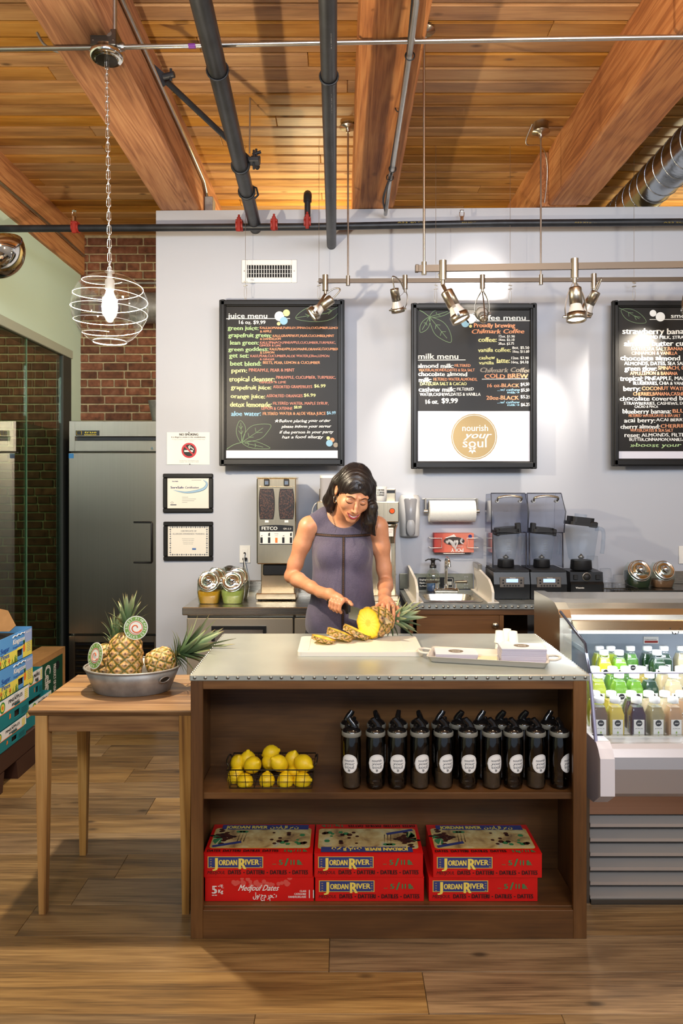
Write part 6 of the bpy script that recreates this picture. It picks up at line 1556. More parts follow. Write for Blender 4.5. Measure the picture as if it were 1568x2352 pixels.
# ============================================================ cartons and bin at left
TEAL = mat('carton_teal', (20, 120, 130), .6); CWH = mat('carton_white', (228, 230, 232), .6); CYE = mat('carton_yellow', (226, 214, 90), .6); COR = mat('carton_orange', (222, 120, 50), .6)
CBL = mat('carton_sky', (86, 150, 214), .55); CARD = mat('cardboard', (176, 132, 84), .8, vary=.1, vscale=20); CGR = mat('carton_green', (22, 78, 58), .6); BLK2 = mat('ink_soft_black', (30, 34, 40), .6); CRD = mat('ink_flower_red', (206, 60, 50), .6); CLG = mat('ink_leaf_green', (60, 140, 60), .6); BRN = mat('bin_brown', (62, 38, 32), .5)
XF = -1.717
def side_M(x, y, z):   # printed side facing +X: text runs along +Y as seen from the right
    return Matrix(((0, 0, 1, x), (1, 0, 0, y), (0, 1, 0, z), (0, 0, 0, 1)))
def carton(label, y0, y1, z0, z1, kind, xf=XF, depth=.32):
    o = thing('fruit_carton', label, 'carton', (xf - depth / 2, (y0 + y1) / 2, z0), group='printed fruit cartons stacked at the left edge')
    w = y1 - y0; h = z1 - z0; e = .0015
    base = CBL if kind == 'sky' else (TEAL if kind == 'teal' else CARD)
    b = MB(); t_ = .005
    b.box(xf - depth, xf, y0, y0 + t_, z0, z1 - .004); b.box(xf - depth, xf, y1 - t_, y1, z0, z1 - .004); b.box(xf - depth, xf - depth + t_, y0 + t_, y1 - t_, z0, z1 - .004); b.box(xf - depth, xf, y0, y1, z0, z0 + t_)
    hy0, hy1 = y0 + w * .62, y0 + w * .76; hz0, hz1 = z0 + h * .12, z0 + h * .36
    b.box(xf - t_, xf, y0 + t_, hy0, z0 + t_, z1 - .004); b.box(xf - t_, xf, hy1, y1 - t_, z0 + t_, z1 - .004); b.box(xf - t_, xf, hy0, hy1, z0 + t_, hz0); b.box(xf - t_, xf, hy0, hy1, hz1, z1 - .004)
    b.build('carton_body', base, o)
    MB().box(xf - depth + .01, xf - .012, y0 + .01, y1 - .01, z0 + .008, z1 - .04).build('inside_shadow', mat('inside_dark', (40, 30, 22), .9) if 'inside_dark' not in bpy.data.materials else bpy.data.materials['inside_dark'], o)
    b = MB(); X = xf + .0006
    def rect(u0, v0, u1, v1, m, dx=0): b.add([(X + dx, y0 + w * u0, z0 + h * v0), (X + dx, y0 + w * u1, z0 + h * v0), (X + dx, y0 + w * u1, z0 + h * v1), (X + dx, y0 + w * u0, z0 + h * v1)], [(0, 1, 2, 3)], m)
    def tx(s_, u, v, wu, cap, m, bold=.1, shear=0): b.text(s_, side_M(X + .0012, y0 + w * u, z0 + h * v), w * wu, cap * h, m, bold, shear)
    if kind == 'teal':
        rect(0, .52, .62, .97, 0); rect(.76, .52, 1, .97, 0); rect(.62, .60, .76, .97, 0)
        rect(.05, .50, .93, .53, 1, .0006); 
        for i in range(5): rect(.02, .56 + i * .07, .16, .61 + i * .07, 2, .0006); rect(.88, .56 + i * .07, .97, .61 + i * .07, 2, .0006)
        c = (.32, .73); b.add([(X + .0006, y0 + w * c[0] + y_, z0 + h * c[1] + z_) for y_, z_ in disc(20, h * .19)], [tuple(range(20))], 3); b.add([(X + .0009, y0 + w * c[0] + y_, z0 + h * c[1] + z_) for y_, z_ in disc(20, h * .13)], [tuple(range(20))], 2)
        b.add([(X + .0012, y0 + w * c[0] + y_, z0 + h * c[1] + z_) for y_, z_ in disc(12, h * .07)], [tuple(range(12))], 1)
        tx('GOLD', .60, .87, .1, .06, 5, .02); tx('PINEAPPLES', .46, .74, .36, .12, 4); tx('ANANAS', .54, .58, .2, .11, 4)
        b.add([(X + .0006, y0 + w * .48, z0 + h * .2), (X + .0006, y0 + w * .52, z0 + h * .22), (X + .0006, y0 + w * .52, z0 + h * .36), (X + .0006, y0 + w * .49, z0 + h * .38)], [(0, 1, 2, 3)], 1)
        for i in range(4): rect(.8, .1 + i * .06, .96, .12 + i * .06, 6, .0003)
        b.build('print', [CWH, COR, CYE, CLG, BLK2, INKG, mat('teal_dark', (10, 70, 84), .6) if 'teal_dark' not in bpy.data.materials else bpy.data.materials['teal_dark']], o)
    elif kind == 'sky':
        rect(.0, .0, .62, .42, 1); rect(.76, 0, 1, .5, 1); rect(.62, .36, .76, .45, 1); rect(.8, .5, 1, .92, 5, .0002)
        tx('Kingston', .5, .62, .3, .17, 0, .14, .1); tx('Sugar', .22, .5, .2, .16, 2, .1); tx('Pines', .22, .28, .2, .16, 2, .1); tx('Tropical Sweet', .5, .48, .28, .07, 2)
        pts = [(X + .0015, y0 + w * (.5 + .3 * i / 16), z0 + h * (.86 + .05 * abs(sin(i * pi / 5)))) for i in range(17)]; b.tube(pts, h * .018, 5, m=0)
        rr = random.Random(5)
        for i in range(5):
            cy_, cz_ = y0 + w * (.08 + i * .12 + rr.uniform(-.02, .02)), z0 + h * (.14 + rr.uniform(-.04, .06))
            for k in range(6): a = k * pi / 3; b.add([(X + .001, cy_, cz_), (X + .001, cy_ + cos(a - .3) * h * .06, cz_ + sin(a - .3) * h * .06), (X + .001, cy_ + cos(a) * h * .1, cz_ + sin(a) * h * .1), (X + .001, cy_ + cos(a + .3) * h * .06, cz_ + sin(a + .3) * h * .06)], [(0, 1, 2, 3)], 3 if i % 2 else 4)
        for i in range(30):
            u = rr.uniform(0, .62); hh_ = rr.uniform(.1, .3); b.add([(X + .0006, y0 + w * u, z0 + h * .01), (X + .0006, y0 + w * (u + .015), z0 + h * .01), (X + .0006, y0 + w * (u + rr.uniform(-.05, .06)), z0 + h * hh_)], [(0, 1, 2)], 4)
        b.add([(X + .0008, y0 + w * .79 + y_, z0 + h * .33 + z_) for y_, z_ in disc(14, w * .03, 0, 0, h * .14)], [tuple(range(14))], 6)
        for k in range(5): a = pi / 2 + (k - 2) * .35; b.add([(X + .0009, y0 + w * .78, z0 + h * .46), (X + .0009, y0 + w * .80, z0 + h * .46), (X + .0009, y0 + w * (.79 + .05 * cos(a)), z0 + h * (.48 + .28 * sin(a)))], [(0, 1, 2)], 4)
        for i in range(6): rect(.86, .16 + i * .06, .97, .175 + i * .06, 2, .0006)
        tx('PRODUCE', .84, .82, .13, .05, 0)
        b.build('print', [CWH, CYE, mat('ink_royal', (40, 90, 170), .6) if 'ink_royal' not in bpy.data.materials else bpy.data.materials['ink_royal'], CRD, CLG, mat('carton_lilac', (150, 170, 216), .6) if 'carton_lilac' not in bpy.data.materials else bpy.data.materials['carton_lilac'], COR], o)
    elif kind == 'celery':
        rect(.04, .06, .93, .90, 0); b.text('Celery', side_M(X + .0012, y0 + w * .50, z0 + h * .86) @ Matrix.Rotation(-pi / 2, 4, 'Z'), h * .66, w * .13, 1, .12)
        b.text('PRODUCT OF USA', side_M(X + .0012, y0 + w * .70, z0 + h * .80) @ Matrix.Rotation(-pi / 2, 4, 'Z'), h * .5, w * .06, 1, .08)
        b.add([(X + .001, y0 + w * .80 + y_, z0 + h * .74 + z_) for y_, z_ in disc(14, w * .05, 0, 0, h * .08)], [tuple(range(14))], 2)
        b.build('print', [CGR, CWH, BLK2], o)
    return o
carton('blue sky-printed pineapple carton, topmost of the front stack', 3.62, 4.105, .632, .785, 'sky')
carton('blue sky-printed pineapple carton, second from the top of the front stack', 3.63, 4.115, .476, .630, 'sky')
carton('teal and white pineapple carton directly below the two blue ones', 3.60, 4.065, .322, .474, 'teal')
carton('teal and white pineapple carton, lowest of the front stack', 3.57, 4.03, .208, .320, 'teal')
carton('teal and white pineapple carton, upper one behind the front stack', 4.13, 4.36, .345, .500, 'teal', XF - .045)
carton('teal and white pineapple carton, lower one behind the front stack', 4.07, 4.43, .208, .343, 'teal', XF - .02)
cl = carton('brown carton with a green lettered panel beside the glass partition', 4.62, 5.36, .02, .40, 'celery', -2.0, .17)
b = MB(); b.box(-2.17, -2.0, 4.62, 5.36, .397, .401, 0); b.add([(-2.165, 4.7, .4022), (-2.03, 4.62, .4022), (-2.03, 4.8, .4022), (-2.165, 4.98, .4022)], [(0, 1, 2, 3)], 1); b.build('carton_top', [CARD, CGR], cl)
MB().box(-2.16, -2.01, 4.64, 5.34, 0, .0199).build('carton_base', CARD, cl)
# opened flap of the top carton
fp = thing('cardboard_flap', 'folded brown cardboard flap sticking up from the top carton', 'cardboard', (-1.9, 3.85, .785))
b = MB(); b.prism([(-.16, 0), (.1, 0), (.13, .03), (.08, .11), (-.16, .16)], 0, .006, Matrix.Translation((-1.86, 3.93, .786)) @ Matrix.Rotation(radians(78), 4, 'X')); b.build('flap', CARD, fp)
bn = thing('plastic_bin', 'dark brown plastic pallet bin under the fruit cartons', 'bin', (-1.95, 3.9, 0))
b = MB(); b.box(-2.18, XF - .004, 3.3, 4.18, .10, .206, bev=.006); b.build('deck', BRN, bn)
for y0, y1 in ((3.3, 3.42), (3.60, 3.78), (3.92, 4.18)):
    b = MB(); b.profX([(y0 + .02, 0), (y1 - .02, 0), (y1, .10), (y0, .10)], -2.18, XF - .004); b.build('leg', BRN, bn)

# ============================================================ shelf goods
def lemon_mesh():
    pr_ = [(0, -.039), (.005, -.0385), (.007, -.035), (.014, -.031), (.024, -.021), (.0295, -.006), (.030, .004), (.026, .018), (.016, .029), (.008, .034), (.0055, .039), (0, .0405)]
    return MB().lathe(pr_, 18, None, 0, True, False, False)
LEM = mat('lemon_skin', (238, 200, 26), .42, vary=.1, vscale=40, bump=.35, bscale=260, bdist=.0012, sss=.1, rnd=True)
bsk = thing('wire_basket', 'wire basket of lemons on the upper shelf of the island', 'basket', (-.25, 2.68, SHZ))
bx0, bx1, by0, by1 = PX(527, 2.6), PX(716, 2.6), 2.6, 2.75; bz0, bz1 = SHZ + .002, SHZ + .068
sp_ = .008
def hoop(z, r, f): return MB().tube([(bx0 - sp_ * f, by0 - sp_ * f, z), (bx1 + sp_ * f, by0 - sp_ * f, z), (bx1 + sp_ * f, by1 + sp_ * f, z), (bx0 - sp_ * f, by1 + sp_ * f, z)], r, 6, True)
for z, r, f in ((bz1, .0022, 1), (SHZ + .047, .0012, .7), (SHZ + .024, .0012, .35), (bz0, .0018, 0)): hoop(z, r, f).build('hoop_wire', WIRE, bsk)
b = MB(); vw = None
for i in range(11):
    f = i / 10; xx = bx0 + (bx1 - bx0) * f; xt = bx0 - sp_ + (bx1 - bx0 + 2 * sp_) * f
    for yb_, yt in ((by0, by0 - sp_), (by1, by1 + sp_)): b.cyl((xx, yb_, bz0), (xt, yt, bz1), .0012, n=5)
    b.cyl((xx, by0, bz0), (xx, by1, bz0), .001, n=5)
for i in range(1, 5):
    yy = by0 + (by1 - by0) * i / 5
    for xb_, xt in ((bx0, bx0 - sp_), (bx1, bx1 + sp_)): b.cyl((xb_, yy, bz0), (xt, yy, bz1), .0012, n=5)
    b.cyl((bx0, yy, bz0), (bx1, yy, bz0), .001, n=5)
b.build('mesh_wires', WIRE, bsk, kind='stuff')
for s_, xx in ((-1, bx0 - sp_), (1, bx1 + sp_)):
    MB().tube(catmull([(xx, by0 + .03, bz1), (xx + s_ * .008, by0 + .04, bz1 + .012), (xx + s_ * .008, by1 - .04, bz1 + .012), (xx, by1 - .03, bz1)], 5), .003, 6).build('handle', WIRE, bsk)
lemons = [(562, 1795, 2.64, 90, 20, 'front row, leftmost lemon in the wire basket'), (613, 1793, 2.64, 175, 10, 'front row, second lemon from the left in the basket'), (655, 1794, 2.64, 170, 5, 'front row, third lemon from the left in the basket'), (694, 1793, 2.64, 80, 70, 'front row, rightmost lemon in the wire basket'),
    (580, 1757, 2.655, 60, 40, 'big lemon leaning over the basket front rail at left'), (641, 1753, 2.65, 50, -50, 'big lemon over the front rail at the middle of the basket'), (697, 1753, 2.665, 100, 60, 'upper lemon at the right end of the basket, tip facing left'),
    (569, 1745, 2.70, 5, 5, 'upper lemon with its stem tip pointing up at left'), (619, 1750, 2.70, 95, 0, 'lemon end-on showing its round stem scar in the basket'), (622, 1729, 2.715, 70, 80, 'highest lemon, on top of the pile'), (671, 1745, 2.71, 20, 30, 'lemon at the back right of the pile'),
    (547, 1753, 2.70, 30, 10, 'lemon at the back left corner of the basket'), (541, 1783, 2.67, 20, 60, 'lemon half hidden at the left end of the basket'), (676, 1776, 2.69, 80, 20, 'lemon half hidden behind the two right front lemons')]
lm0 = None
for px_, py_, Y, ax, az, lab in lemons:
    p = P(px_, py_, Y)
    if lm0 is None: lm0 = lemon_mesh().build('lemon', LEM); o = lm0
    else: o = bpy.data.objects.new('lemon', lm0.data); COL.objects.link(o)
    o.location = p; o.rotation_euler = (radians(ax), radians(az * .3), radians(az)); k = R.uniform(.93, 1.04); o.scale = (k, k, k * R.uniform(.92, 1.05))
    tag(o, lab, 'lemon', 'lemons in the wire basket')
# sports bottles
SMB_ = clear('smoked_plastic', (150, 142, 134), .04, .06, 1.45, 1.0); CAPB = mat('cap_smoke', (20, 19, 20), .15, coat=.6); RINGG = mat('ring_grey', (124, 122, 112), .5); STK = mat('sticker_white', (236, 234, 230), .4); GLF = mat('leaflet_grey', (178, 168, 152), .6)
def sport_proto():
    o = thing('water_bottle', None, None)
    MB().lathe([(.026, .001), (.031, .003), (.033, .012), (.0335, .03), (.031, .042), (.033, .055), (.0335, .06), (.0335, .165), (.031, .176), (.030, .182)], 24, None).build('body', SMB_, o)
    MB().lathe([(.0335, .182), (.035, .184), (.035, .196), (.033, .198)], 24).build('grey_ring', RINGG, o)
    MB().lathe([(.0325, .198), (.030, .204), (.018, .212), (.014, .214), (0, .215)], 24).build('cap', CAPB, o)
    MB().tube(catmull([(.010, 0, .208), (.004, 0, .222), (-.006, 0, .234), (-.010, 0, .242)], 3), [.015, .0145, .0135, .0125, .012, .0115, .011, .0105, .010, .0095], 10, flat=.8).build('spout', CAPB, o)
    MB().box(-.024, -.012, -.006, .006, .205, .219, bev=.003).build('spout_hinge', CAPB, o)
    b = MB(); r = .0342
    def wrap(pts, m, rr=r): b.add([(rr * cos(-pi / 2 + x / rr), rr * sin(-pi / 2 + x / rr), z) for x, z in pts], [tuple(range(len(pts)))] , m)
    zc = .092; R_ = .031
    # disc sticker as a bent strip fan
    nn = 16; vs = []; fs = []
    for i in range(nn + 1):
        x = -R_ + 2 * R_ * i / nn; hh_ = sqrt(max(0, R_ * R_ - x * x)) * 1.06; a = -pi / 2 + x / r; vs += [(r * cos(a), r * sin(a), zc - hh_), (r * cos(a), r * sin(a), zc + hh_)]
    for i in range(nn): fs.append((2 * i, 2 * i + 2, 2 * i + 3, 2 * i + 1))
    b.add(vs, fs, 0, True)
    I = Matrix.Identity(4)
    wraptext(b, 'nourish', I, r + .0006, .036, zc + .007, .009, 1, bold=.06); wraptext(b, 'your', I, r + .0006, .036, zc - .004, .009, 1, bold=.12, shear=.4); wraptext(b, 'soul', I, r + .0006, .036, zc - .017, .012, 1, bold=.05)
    for k in range(5):
        a2 = -pi / 2 + k * 2 * pi / 5; wrap([(cos(a2 + da) * q, zc - .023 + sin(a2 + da) * q) for da, q in ((0, .0006), (-.5, .003), (0, .0055), (.5, .003))], 2, r + .0007)
    ringp = [(x, z) for x, z in disc(36, .0285, 0, zc, .030)]
    b.tube([((r + .0004) * cos(-pi / 2 + x / r), (r + .0004) * sin(-pi / 2 + x / r), z) for x, z in ringp], .0003, 4, True, 1)
    b.build('sticker', [STK, INKG, INKB], o)
    b = MB(); b.lathe([(.0295, .006), (.0295, .06)], 24, cap0=False, cap1=False); 
    b.v = [v for v in b.v]; b.build('leaflet', GLF, o)
    return o
ordn = ('first', 'second', 'third', 'fourth', 'fifth', 'sixth', 'seventh', 'eighth', 'ninth', 'last')
spt = sport_proto()
front = [(807, 15), (862, 6), (912, 0), (964, 14), (1018, 18), (1074, 0), (1129, 14), (1178, 16), (1230, 16), (1284, 42)]
back = [803, 864, 914, 963, 1012, 1055, 1105, 1151, 1203, 1260]
leafl = {0, 3, 4, 6, 8}
for i, (px_, rz) in enumerate(front):
    o = spt if i == 0 else dup(spt)
    rzz = -15 if i == 0 else rz
    o.location = (PX(px_, 2.618), 2.618, SHZ); o.rotation_euler = (0, 0, radians(rzz))
    tag(o, 'smoked water bottle with round white sticker, %s of the front row from the left' % ordn[i], 'water bottle', 'water bottles on the upper shelf')
for i, px_ in enumerate(back):
    o = dup(spt); o.location = (PX(px_, 2.703), 2.703, SHZ); o.rotation_euler = (0, 0, radians(R.choice((110, 150, 200, 60, 250))))
    tag(o, 'smoked water bottle half hidden behind others, %s of the back row from the left' % ordn[i], 'water bottle', 'water bottles on the upper shelf')
# leaflets only where the photo shows them
for i, c in enumerate([q for q in bpy.data.objects if q.name.startswith('leaflet')]):
    pass
roots = [q for q in bpy.data.objects if q.name.startswith('water_bottle')]
for q in roots:
    lab = q['label']; idx = [i for i, w_ in enumerate(ordn) if (' ' + w_ + ' of the front') in lab]
    if not idx or idx[0] not in leafl:
        for ch_ in list(KIDS.get(q.name, [])):
            if ch_.name.startswith('leaflet'): bpy.data.objects.remove(ch_)
KIDS = {k: [c for c in v] for k, v in KIDS.items() if not k.startswith('water_bottle')}

# date boxes
CRED = mat('carton_red', (206, 22, 20), .38, vary=.06, vscale=12); DBLU = mat('panel_blue', (52, 62, 120), .5); DGLD = mat('print_gold', (214, 180, 84), .5); DYEL = mat('print_yellow', (240, 214, 96), .5); DGRN = mat('print_green', (60, 130, 80), .5); DBLK = mat('print_dark', (46, 20, 18), .6); DPNK = mat('print_pink', (214, 84, 74), .5)
t = NT('painted_scene'); v = t.coord((1, 1, 1)); n_ = t.noise(v, 14, 5, .5)
t.l(t.ramp(n_, [(.3, (120, 92, 66)), (.45, (190, 160, 104)), (.6, (214, 196, 140)), (.75, (170, 176, 170))]), t.b.inputs['Base Color']); t.b.inputs['Roughness'].default_value = .5; SCN = t.mat
DW, DH, DD = .380, .0836, .222
def date_proto(kind, flip=False, top=True):
    o = thing('date_box', None, None)
    b = MB(); b.box(0, DW, 0, DD, 0, DH, bev=.0012); b.box(-.0005, DW + .0005, -.0005, DD + .0005, DH * .985, DH + .0003, 0); b.build('carton', CRED, o)
    b = MB(); F = lambda u, v, d=.0006: FRONT(DW * u, -d, DH * v)
    def rect(u0, v0, u1, v1, m, d=.0008): b.add([(DW * u0, -d, DH * v0), (DW * u1, -d, DH * v0), (DW * u1, -d, DH * v1), (DW * u0, -d, DH * v1)], [(0, 1, 2, 3)], m)
    if kind == 'river':
        rect(.035, .40, .545, .88, 1, .0008); rect(.043, .425, .537, .855, 2, .0011)
        b.text('J', F(.09, .42, .0016), DW * .045, DH * .40, 3, .1); b.text('ORDAN', F(.135, .52, .0016), DW * .17, DH * .22, 3, .1); b.text('R', F(.31, .36, .0016), DW * .07, DH * .44, 3, .12); b.text('IVER', F(.375, .54, .0016), DW * .13, DH * .22, 3, .1)
        for i in range(4): 
            for u in (.055, .51): b.text('c' if i % 2 else 's', F(u, .45 + i * .1, .0016), DW * .02, DH * .05, 1, .1)
        b.text('5', F(.685, .54, .0016), DW * .04, DH * .2, 4, .16); b.text('/', F(.74, .5, .0016), DW * .035, DH * .3, 4, .1); b.text('11 lb.', F(.785, .54, .0016), DW * .12, DH * .2, 4, .12); b.text('net', F(.63, .54, .0016), DW * .035, DH * .06, 4)
        b.text('MEDJOUL', F(.03, .15, .0016), DW * .165, DH * .13, 5, .02, .2)
        b.text('DATES', F(.22, .14, .0016), DW * .12, DH * .17, 5, .14); b.text('•', F(.358, .15, .0016), DW * .02, DH * .12, 5, .1); b.text('DATTERI', F(.39, .14, .0016), DW * .165, DH * .17, 5, .14); b.text('•', F(.572, .15, .0016), DW * .02, DH * .12, 5, .1)
        b.text('DATILES', F(.605, .14, .0016), DW * .155, DH * .17, 5, .14); b.text('•', F(.777, .15, .0016), DW * .02, DH * .12, 5, .1); b.text('DATTES', F(.81, .14, .0016), DW * .145, DH * .17, 5, .14)
    else:
        for i in range(26):
            rr = random.Random(i); u = .2 + .6 * rr.random(); vv = 1 - .42 * rr.random() * (1 - abs(u - .5) * 1.4); b.add([(DW * u + x, -.0008 - i * 1e-6, min(DH * vv + z, DH * .99)) for x, z in disc(8, .009 * rr.uniform(.5, 1.2))], [tuple(range(8))], 6)
        b.text('5', F(.06, .34, .0016), DW * .045, DH * .32, 0, .18); b.text('Kg', F(.12, .36, .0016), DW * .045, DH * .15, 0, .1); b.text('كغ', F(.12, .62, .0016), DW * .05, DH * .1, 0, .1)
        b.text('Medjoul Dates', F(.3, .46, .0016), DW * .37, DH * .24, 0, .04, .45); b.text('ﺗﻤﺮ' if False else 'لوهجم رمت', F(.44, .16, .0016), DW * .22, DH * .22, 0, .05)
        for i, (s_, w_) in enumerate((('CLASS', .06), ('CATEGORIE', .11), ('HANDELSKLASSE', .165))): b.text(s_, F(.93 - w_, .40 - i * .12, .0016), DW * w_, DH * .08, 0, .08)
        b.text('I', F(.95, .15, .0016), DW * .02, DH * .34, 0, .5); b.text('••', F(.06, .22, .0016), DW * .05, DH * .1, 0, .3)
    b.build('front_print', [PAPER, DGLD, DBLU, DYEL, DGRN, DBLK, DPNK], o, kind='stuff')
    if top:
        b = MB()
        TM = Matrix.Translation((0, 0, DH + .0006)) if not flip else Matrix.Translation((DW, DD, DH + .0006)) @ Matrix.Rotation(pi, 4, 'Z')
        b.add([(x, y, .0004) for x, y in rrect(DW * .03, DW * .97, DD * .16, DD * .86, .014, 4)], [tuple(range(20))], 1, False, TM)
        b.add([(x, y, .0008) for x, y in rrect(DW * .036, DW * .964, DD * .175, DD * .845, .012, 4)], [tuple(range(20))], 7, False, TM)
        b.add([(DW * .09, DD * .80, .0012), (DW * .94, DD * .80, .0012), (DW * .94, DD * .97, .0012), (DW * .09, DD * .97, .0012)], [(0, 1, 2, 3)], 2, False, TM)
        b.text('JORDAN RIVER', TM @ Matrix.Translation((DW * .13, DD * .83, .0016)), DW * .4, DD * .10, 3, .12); b.text('ندرالا رهن', TM @ Matrix.Translation((DW * .56, DD * .84, .0016)), DW * .28, DD * .09, 3, .1)
        rr = random.Random(2)
        n1v = len(b.v)
        for i in range(34):
            cx_, cy_ = DW * (.15 + rr.gauss(0, .035)), DD * (.60 + rr.gauss(0, .09)); b.add([(cx_ + x, cy_ + y, .0013 + i * 1e-5) for x, y in disc(8, .010, 0, 0, .007)], [tuple(range(8))], 8 if i % 4 else 9)
        for i in range(10):
            a = rr.uniform(2.2, 4.6); cx_, cy_ = DW * .12, DD * .52; b.add([(cx_, cy_, .00125), (cx_ + cos(a) * .03, cy_ + sin(a) * .05, .00125), (cx_ + cos(a + .3) * .035, cy_ + sin(a + .3) * .06, .00125)], [(0, 1, 2)], 4)
        for u in (.27, .30, .33): b.add([(DW * u, DD * .38, .0013), (DW * u + .003, DD * .38, .0013), (DW * u + .006, DD * .72, .0013)], [(0, 1, 2)], 5); b.add([(DW * u + x, DD * .72 + y, .0014) for x, y in disc(8, .012, 0, 0, .008)], [tuple(range(8))], 4)
        b.add([(DW * .06, DD * .18, .0015), (DW * .32, DD * .33, .0015), (DW * .31, DD * .40, .0015), (DW * .05, DD * .25, .0015)], [(0, 1, 2, 3)], 2, False); 
        for i in range(16): u = .58 + rr.random() * .34; vv = .3 + rr.random() * .4; b.add([(DW * u + x, DD * vv + y, .0013) for x, y in disc(6, .006 + .006 * rr.random())], [tuple(range(6))], rr.choice((8, 4, 9, 5)))
        b.v[n1v:] = [tuple(TM @ Vector(q_)) for q_ in b.v[n1v:]]
        b.text('DATES  DATTERI  DATILES  DATTES', TM @ Matrix.Translation((DW * .02, DD * .04, .0016)), DW * .66, DD * .07, 5, .12); b.text('5 kg / 11 lb.', TM @ Matrix.Translation((DW * .73, DD * .04, .0016)), DW * .22, DD * .07, 4, .1)
        b.build('top_print', [PAPER, DGLD, DBLU, DYEL, DGRN, DBLK, DPNK, SCN, mat('date_brown', (70, 34, 26), .5) if 'date_brown' not in bpy.data.materials else bpy.data.materials['date_brown'], mat('date_dark', (44, 24, 24), .5) if 'date_dark' not in bpy.data.materials else bpy.data.materials['date_dark']], o)
    return o
YB_ = 2.586
DG_ = 'red date cartons on the bottom shelf'
d0 = date_proto('river'); d0.location = (PX(468, YB_), YB_, BSZ + DH + .0005); tag(d0, 'red date carton with painted lid, top of the left pair', 'box', DG_)
d1 = date_proto('river', True); d1.location = (PX(721.5, YB_), YB_, BSZ + DH + .0005); tag(d1, 'red date carton with lid picture upside down, top of the middle pair', 'box', DG_)
dup(d0, (PX(994, YB_), YB_ - .003, BSZ + DH + .0005), None, 'red date carton jutting out rightwards, top of the right pair', DG_)
d3 = date_proto('medjoul', top=False); d3.location = (PX(470.5, YB_), YB_, BSZ + .0002); tag(d3, 'red carton reading 5 Kg in white, bottom of the left pair', 'box', DG_)
d4 = date_proto('river', top=False); d4.location = (PX(723.5, YB_), YB_, BSZ + .0002); tag(d4, 'red date carton with blue name panel, bottom of the middle pair', 'box', DG_)
dup(d4, (PX(984.5, YB_), YB_, BSZ + .0002), None, 'red date carton with blue name panel, bottom of the right pair', DG_)

# ============================================================ on the island top
T0 = TOPZ
PLW = mat('polythene_white', (238, 232, 218), .4, sss=.1)
cbd = thing('cutting_board', 'white plastic cutting board under the cut pineapple', 'cutting board', (.06, 3.0, T0))
cbx0, cbx1, cby0, cby1 = PX(683, 2.83), PX(973, 2.83) - .003, 2.815, 3.12
b = MB(); o1 = rrect(cbx0, cbx1, cby0, cby1, .018, 4); n = len(o1)
b.prism(o1, T0 + .0005, T0 + .017)
b.build('slab', PLW, cbd)
for x0, x1 in ((cbx0 + .02, cbx0 + .042), (cbx1 - .07, cbx1 - .02)): MB().prism(rrect(x0, x1, cby0 + .03, cby1 - .03, .01, 3), T0 + .017, T0 + .0185).build('grip_strip', PLW, cbd)
CBZ = T0 + .0175
tr_ = thing('serving_tray', 'long white ceramic tray with looped handles holding cards and cups', 'tray', (.53, 2.77, T0), radians(-14))
CER = mat('white_ceramic', (224, 216, 202), .3, coat=.2)
TA = radians(-14); TMx = Matrix.Translation((.545, 2.758, T0)) @ Matrix.Rotation(TA, 4, 'Z')
b = MB(); w_, d_ = .215, .092
secs = [(w_ - .012, d_ - .012, .001), (w_ - .010, d_ - .010, .003), (w_, d_, .021), (w_ + .004, d_ + .004, .023), (w_ - .003, d_ - .003, .022), (w_ - .014, d_ - .014, .006)]
vs = []
for a_, c_, z in secs: vs += [(x, y, z) for x, y in rrect(-a_, a_, -c_, c_, .012, 4)]
n = 20; b.add(vs, [(j * n + i, j * n + (i + 1) % n, (j + 1) * n + (i + 1) % n, (j + 1) * n + i) for j in range(len(secs) - 1) for i in range(n)], 0, True, TMx); b.add(vs[:n], [tuple(range(n))[::-1]], 0, False, TMx); b.add(vs[-n:], [tuple(range(n))], 0, False, TMx)
b.build('dish', CER, tr_)
for s_ in (-1, 1): MB().tube(catmull([TMx @ Vector(p) for p in ((s_ * w_, -.035, .021), (s_ * (w_ + .03), -.034, .023), (s_ * (w_ + .045), 0, .025), (s_ * (w_ + .03), .034, .023), (s_ * w_, .035, .021))], 5), .005, 8).build('handle', CER, tr_)
TZ_ = T0 + .0065
CARDS = mat('card_stock', (232, 232, 240), .5); 
t = NT('card_edges'); v = t.coord((2, 2, 1)); q = t.n('ShaderNodeSeparateXYZ'); t.l(v, q.inputs[0]); nn_ = t.n('ShaderNodeTexNoise', noise_dimensions='1D', i_Scale=900.0); t.l(q.outputs[2], nn_.inputs['W'])
t.l(t.ramp(nn_.outputs['Fac'], [(.35, (140, 134, 156)), (.65, (214, 212, 224))]), t.b.inputs['Base Color']); t.b.inputs['Roughness'].default_value = .6; CEDG = t.mat
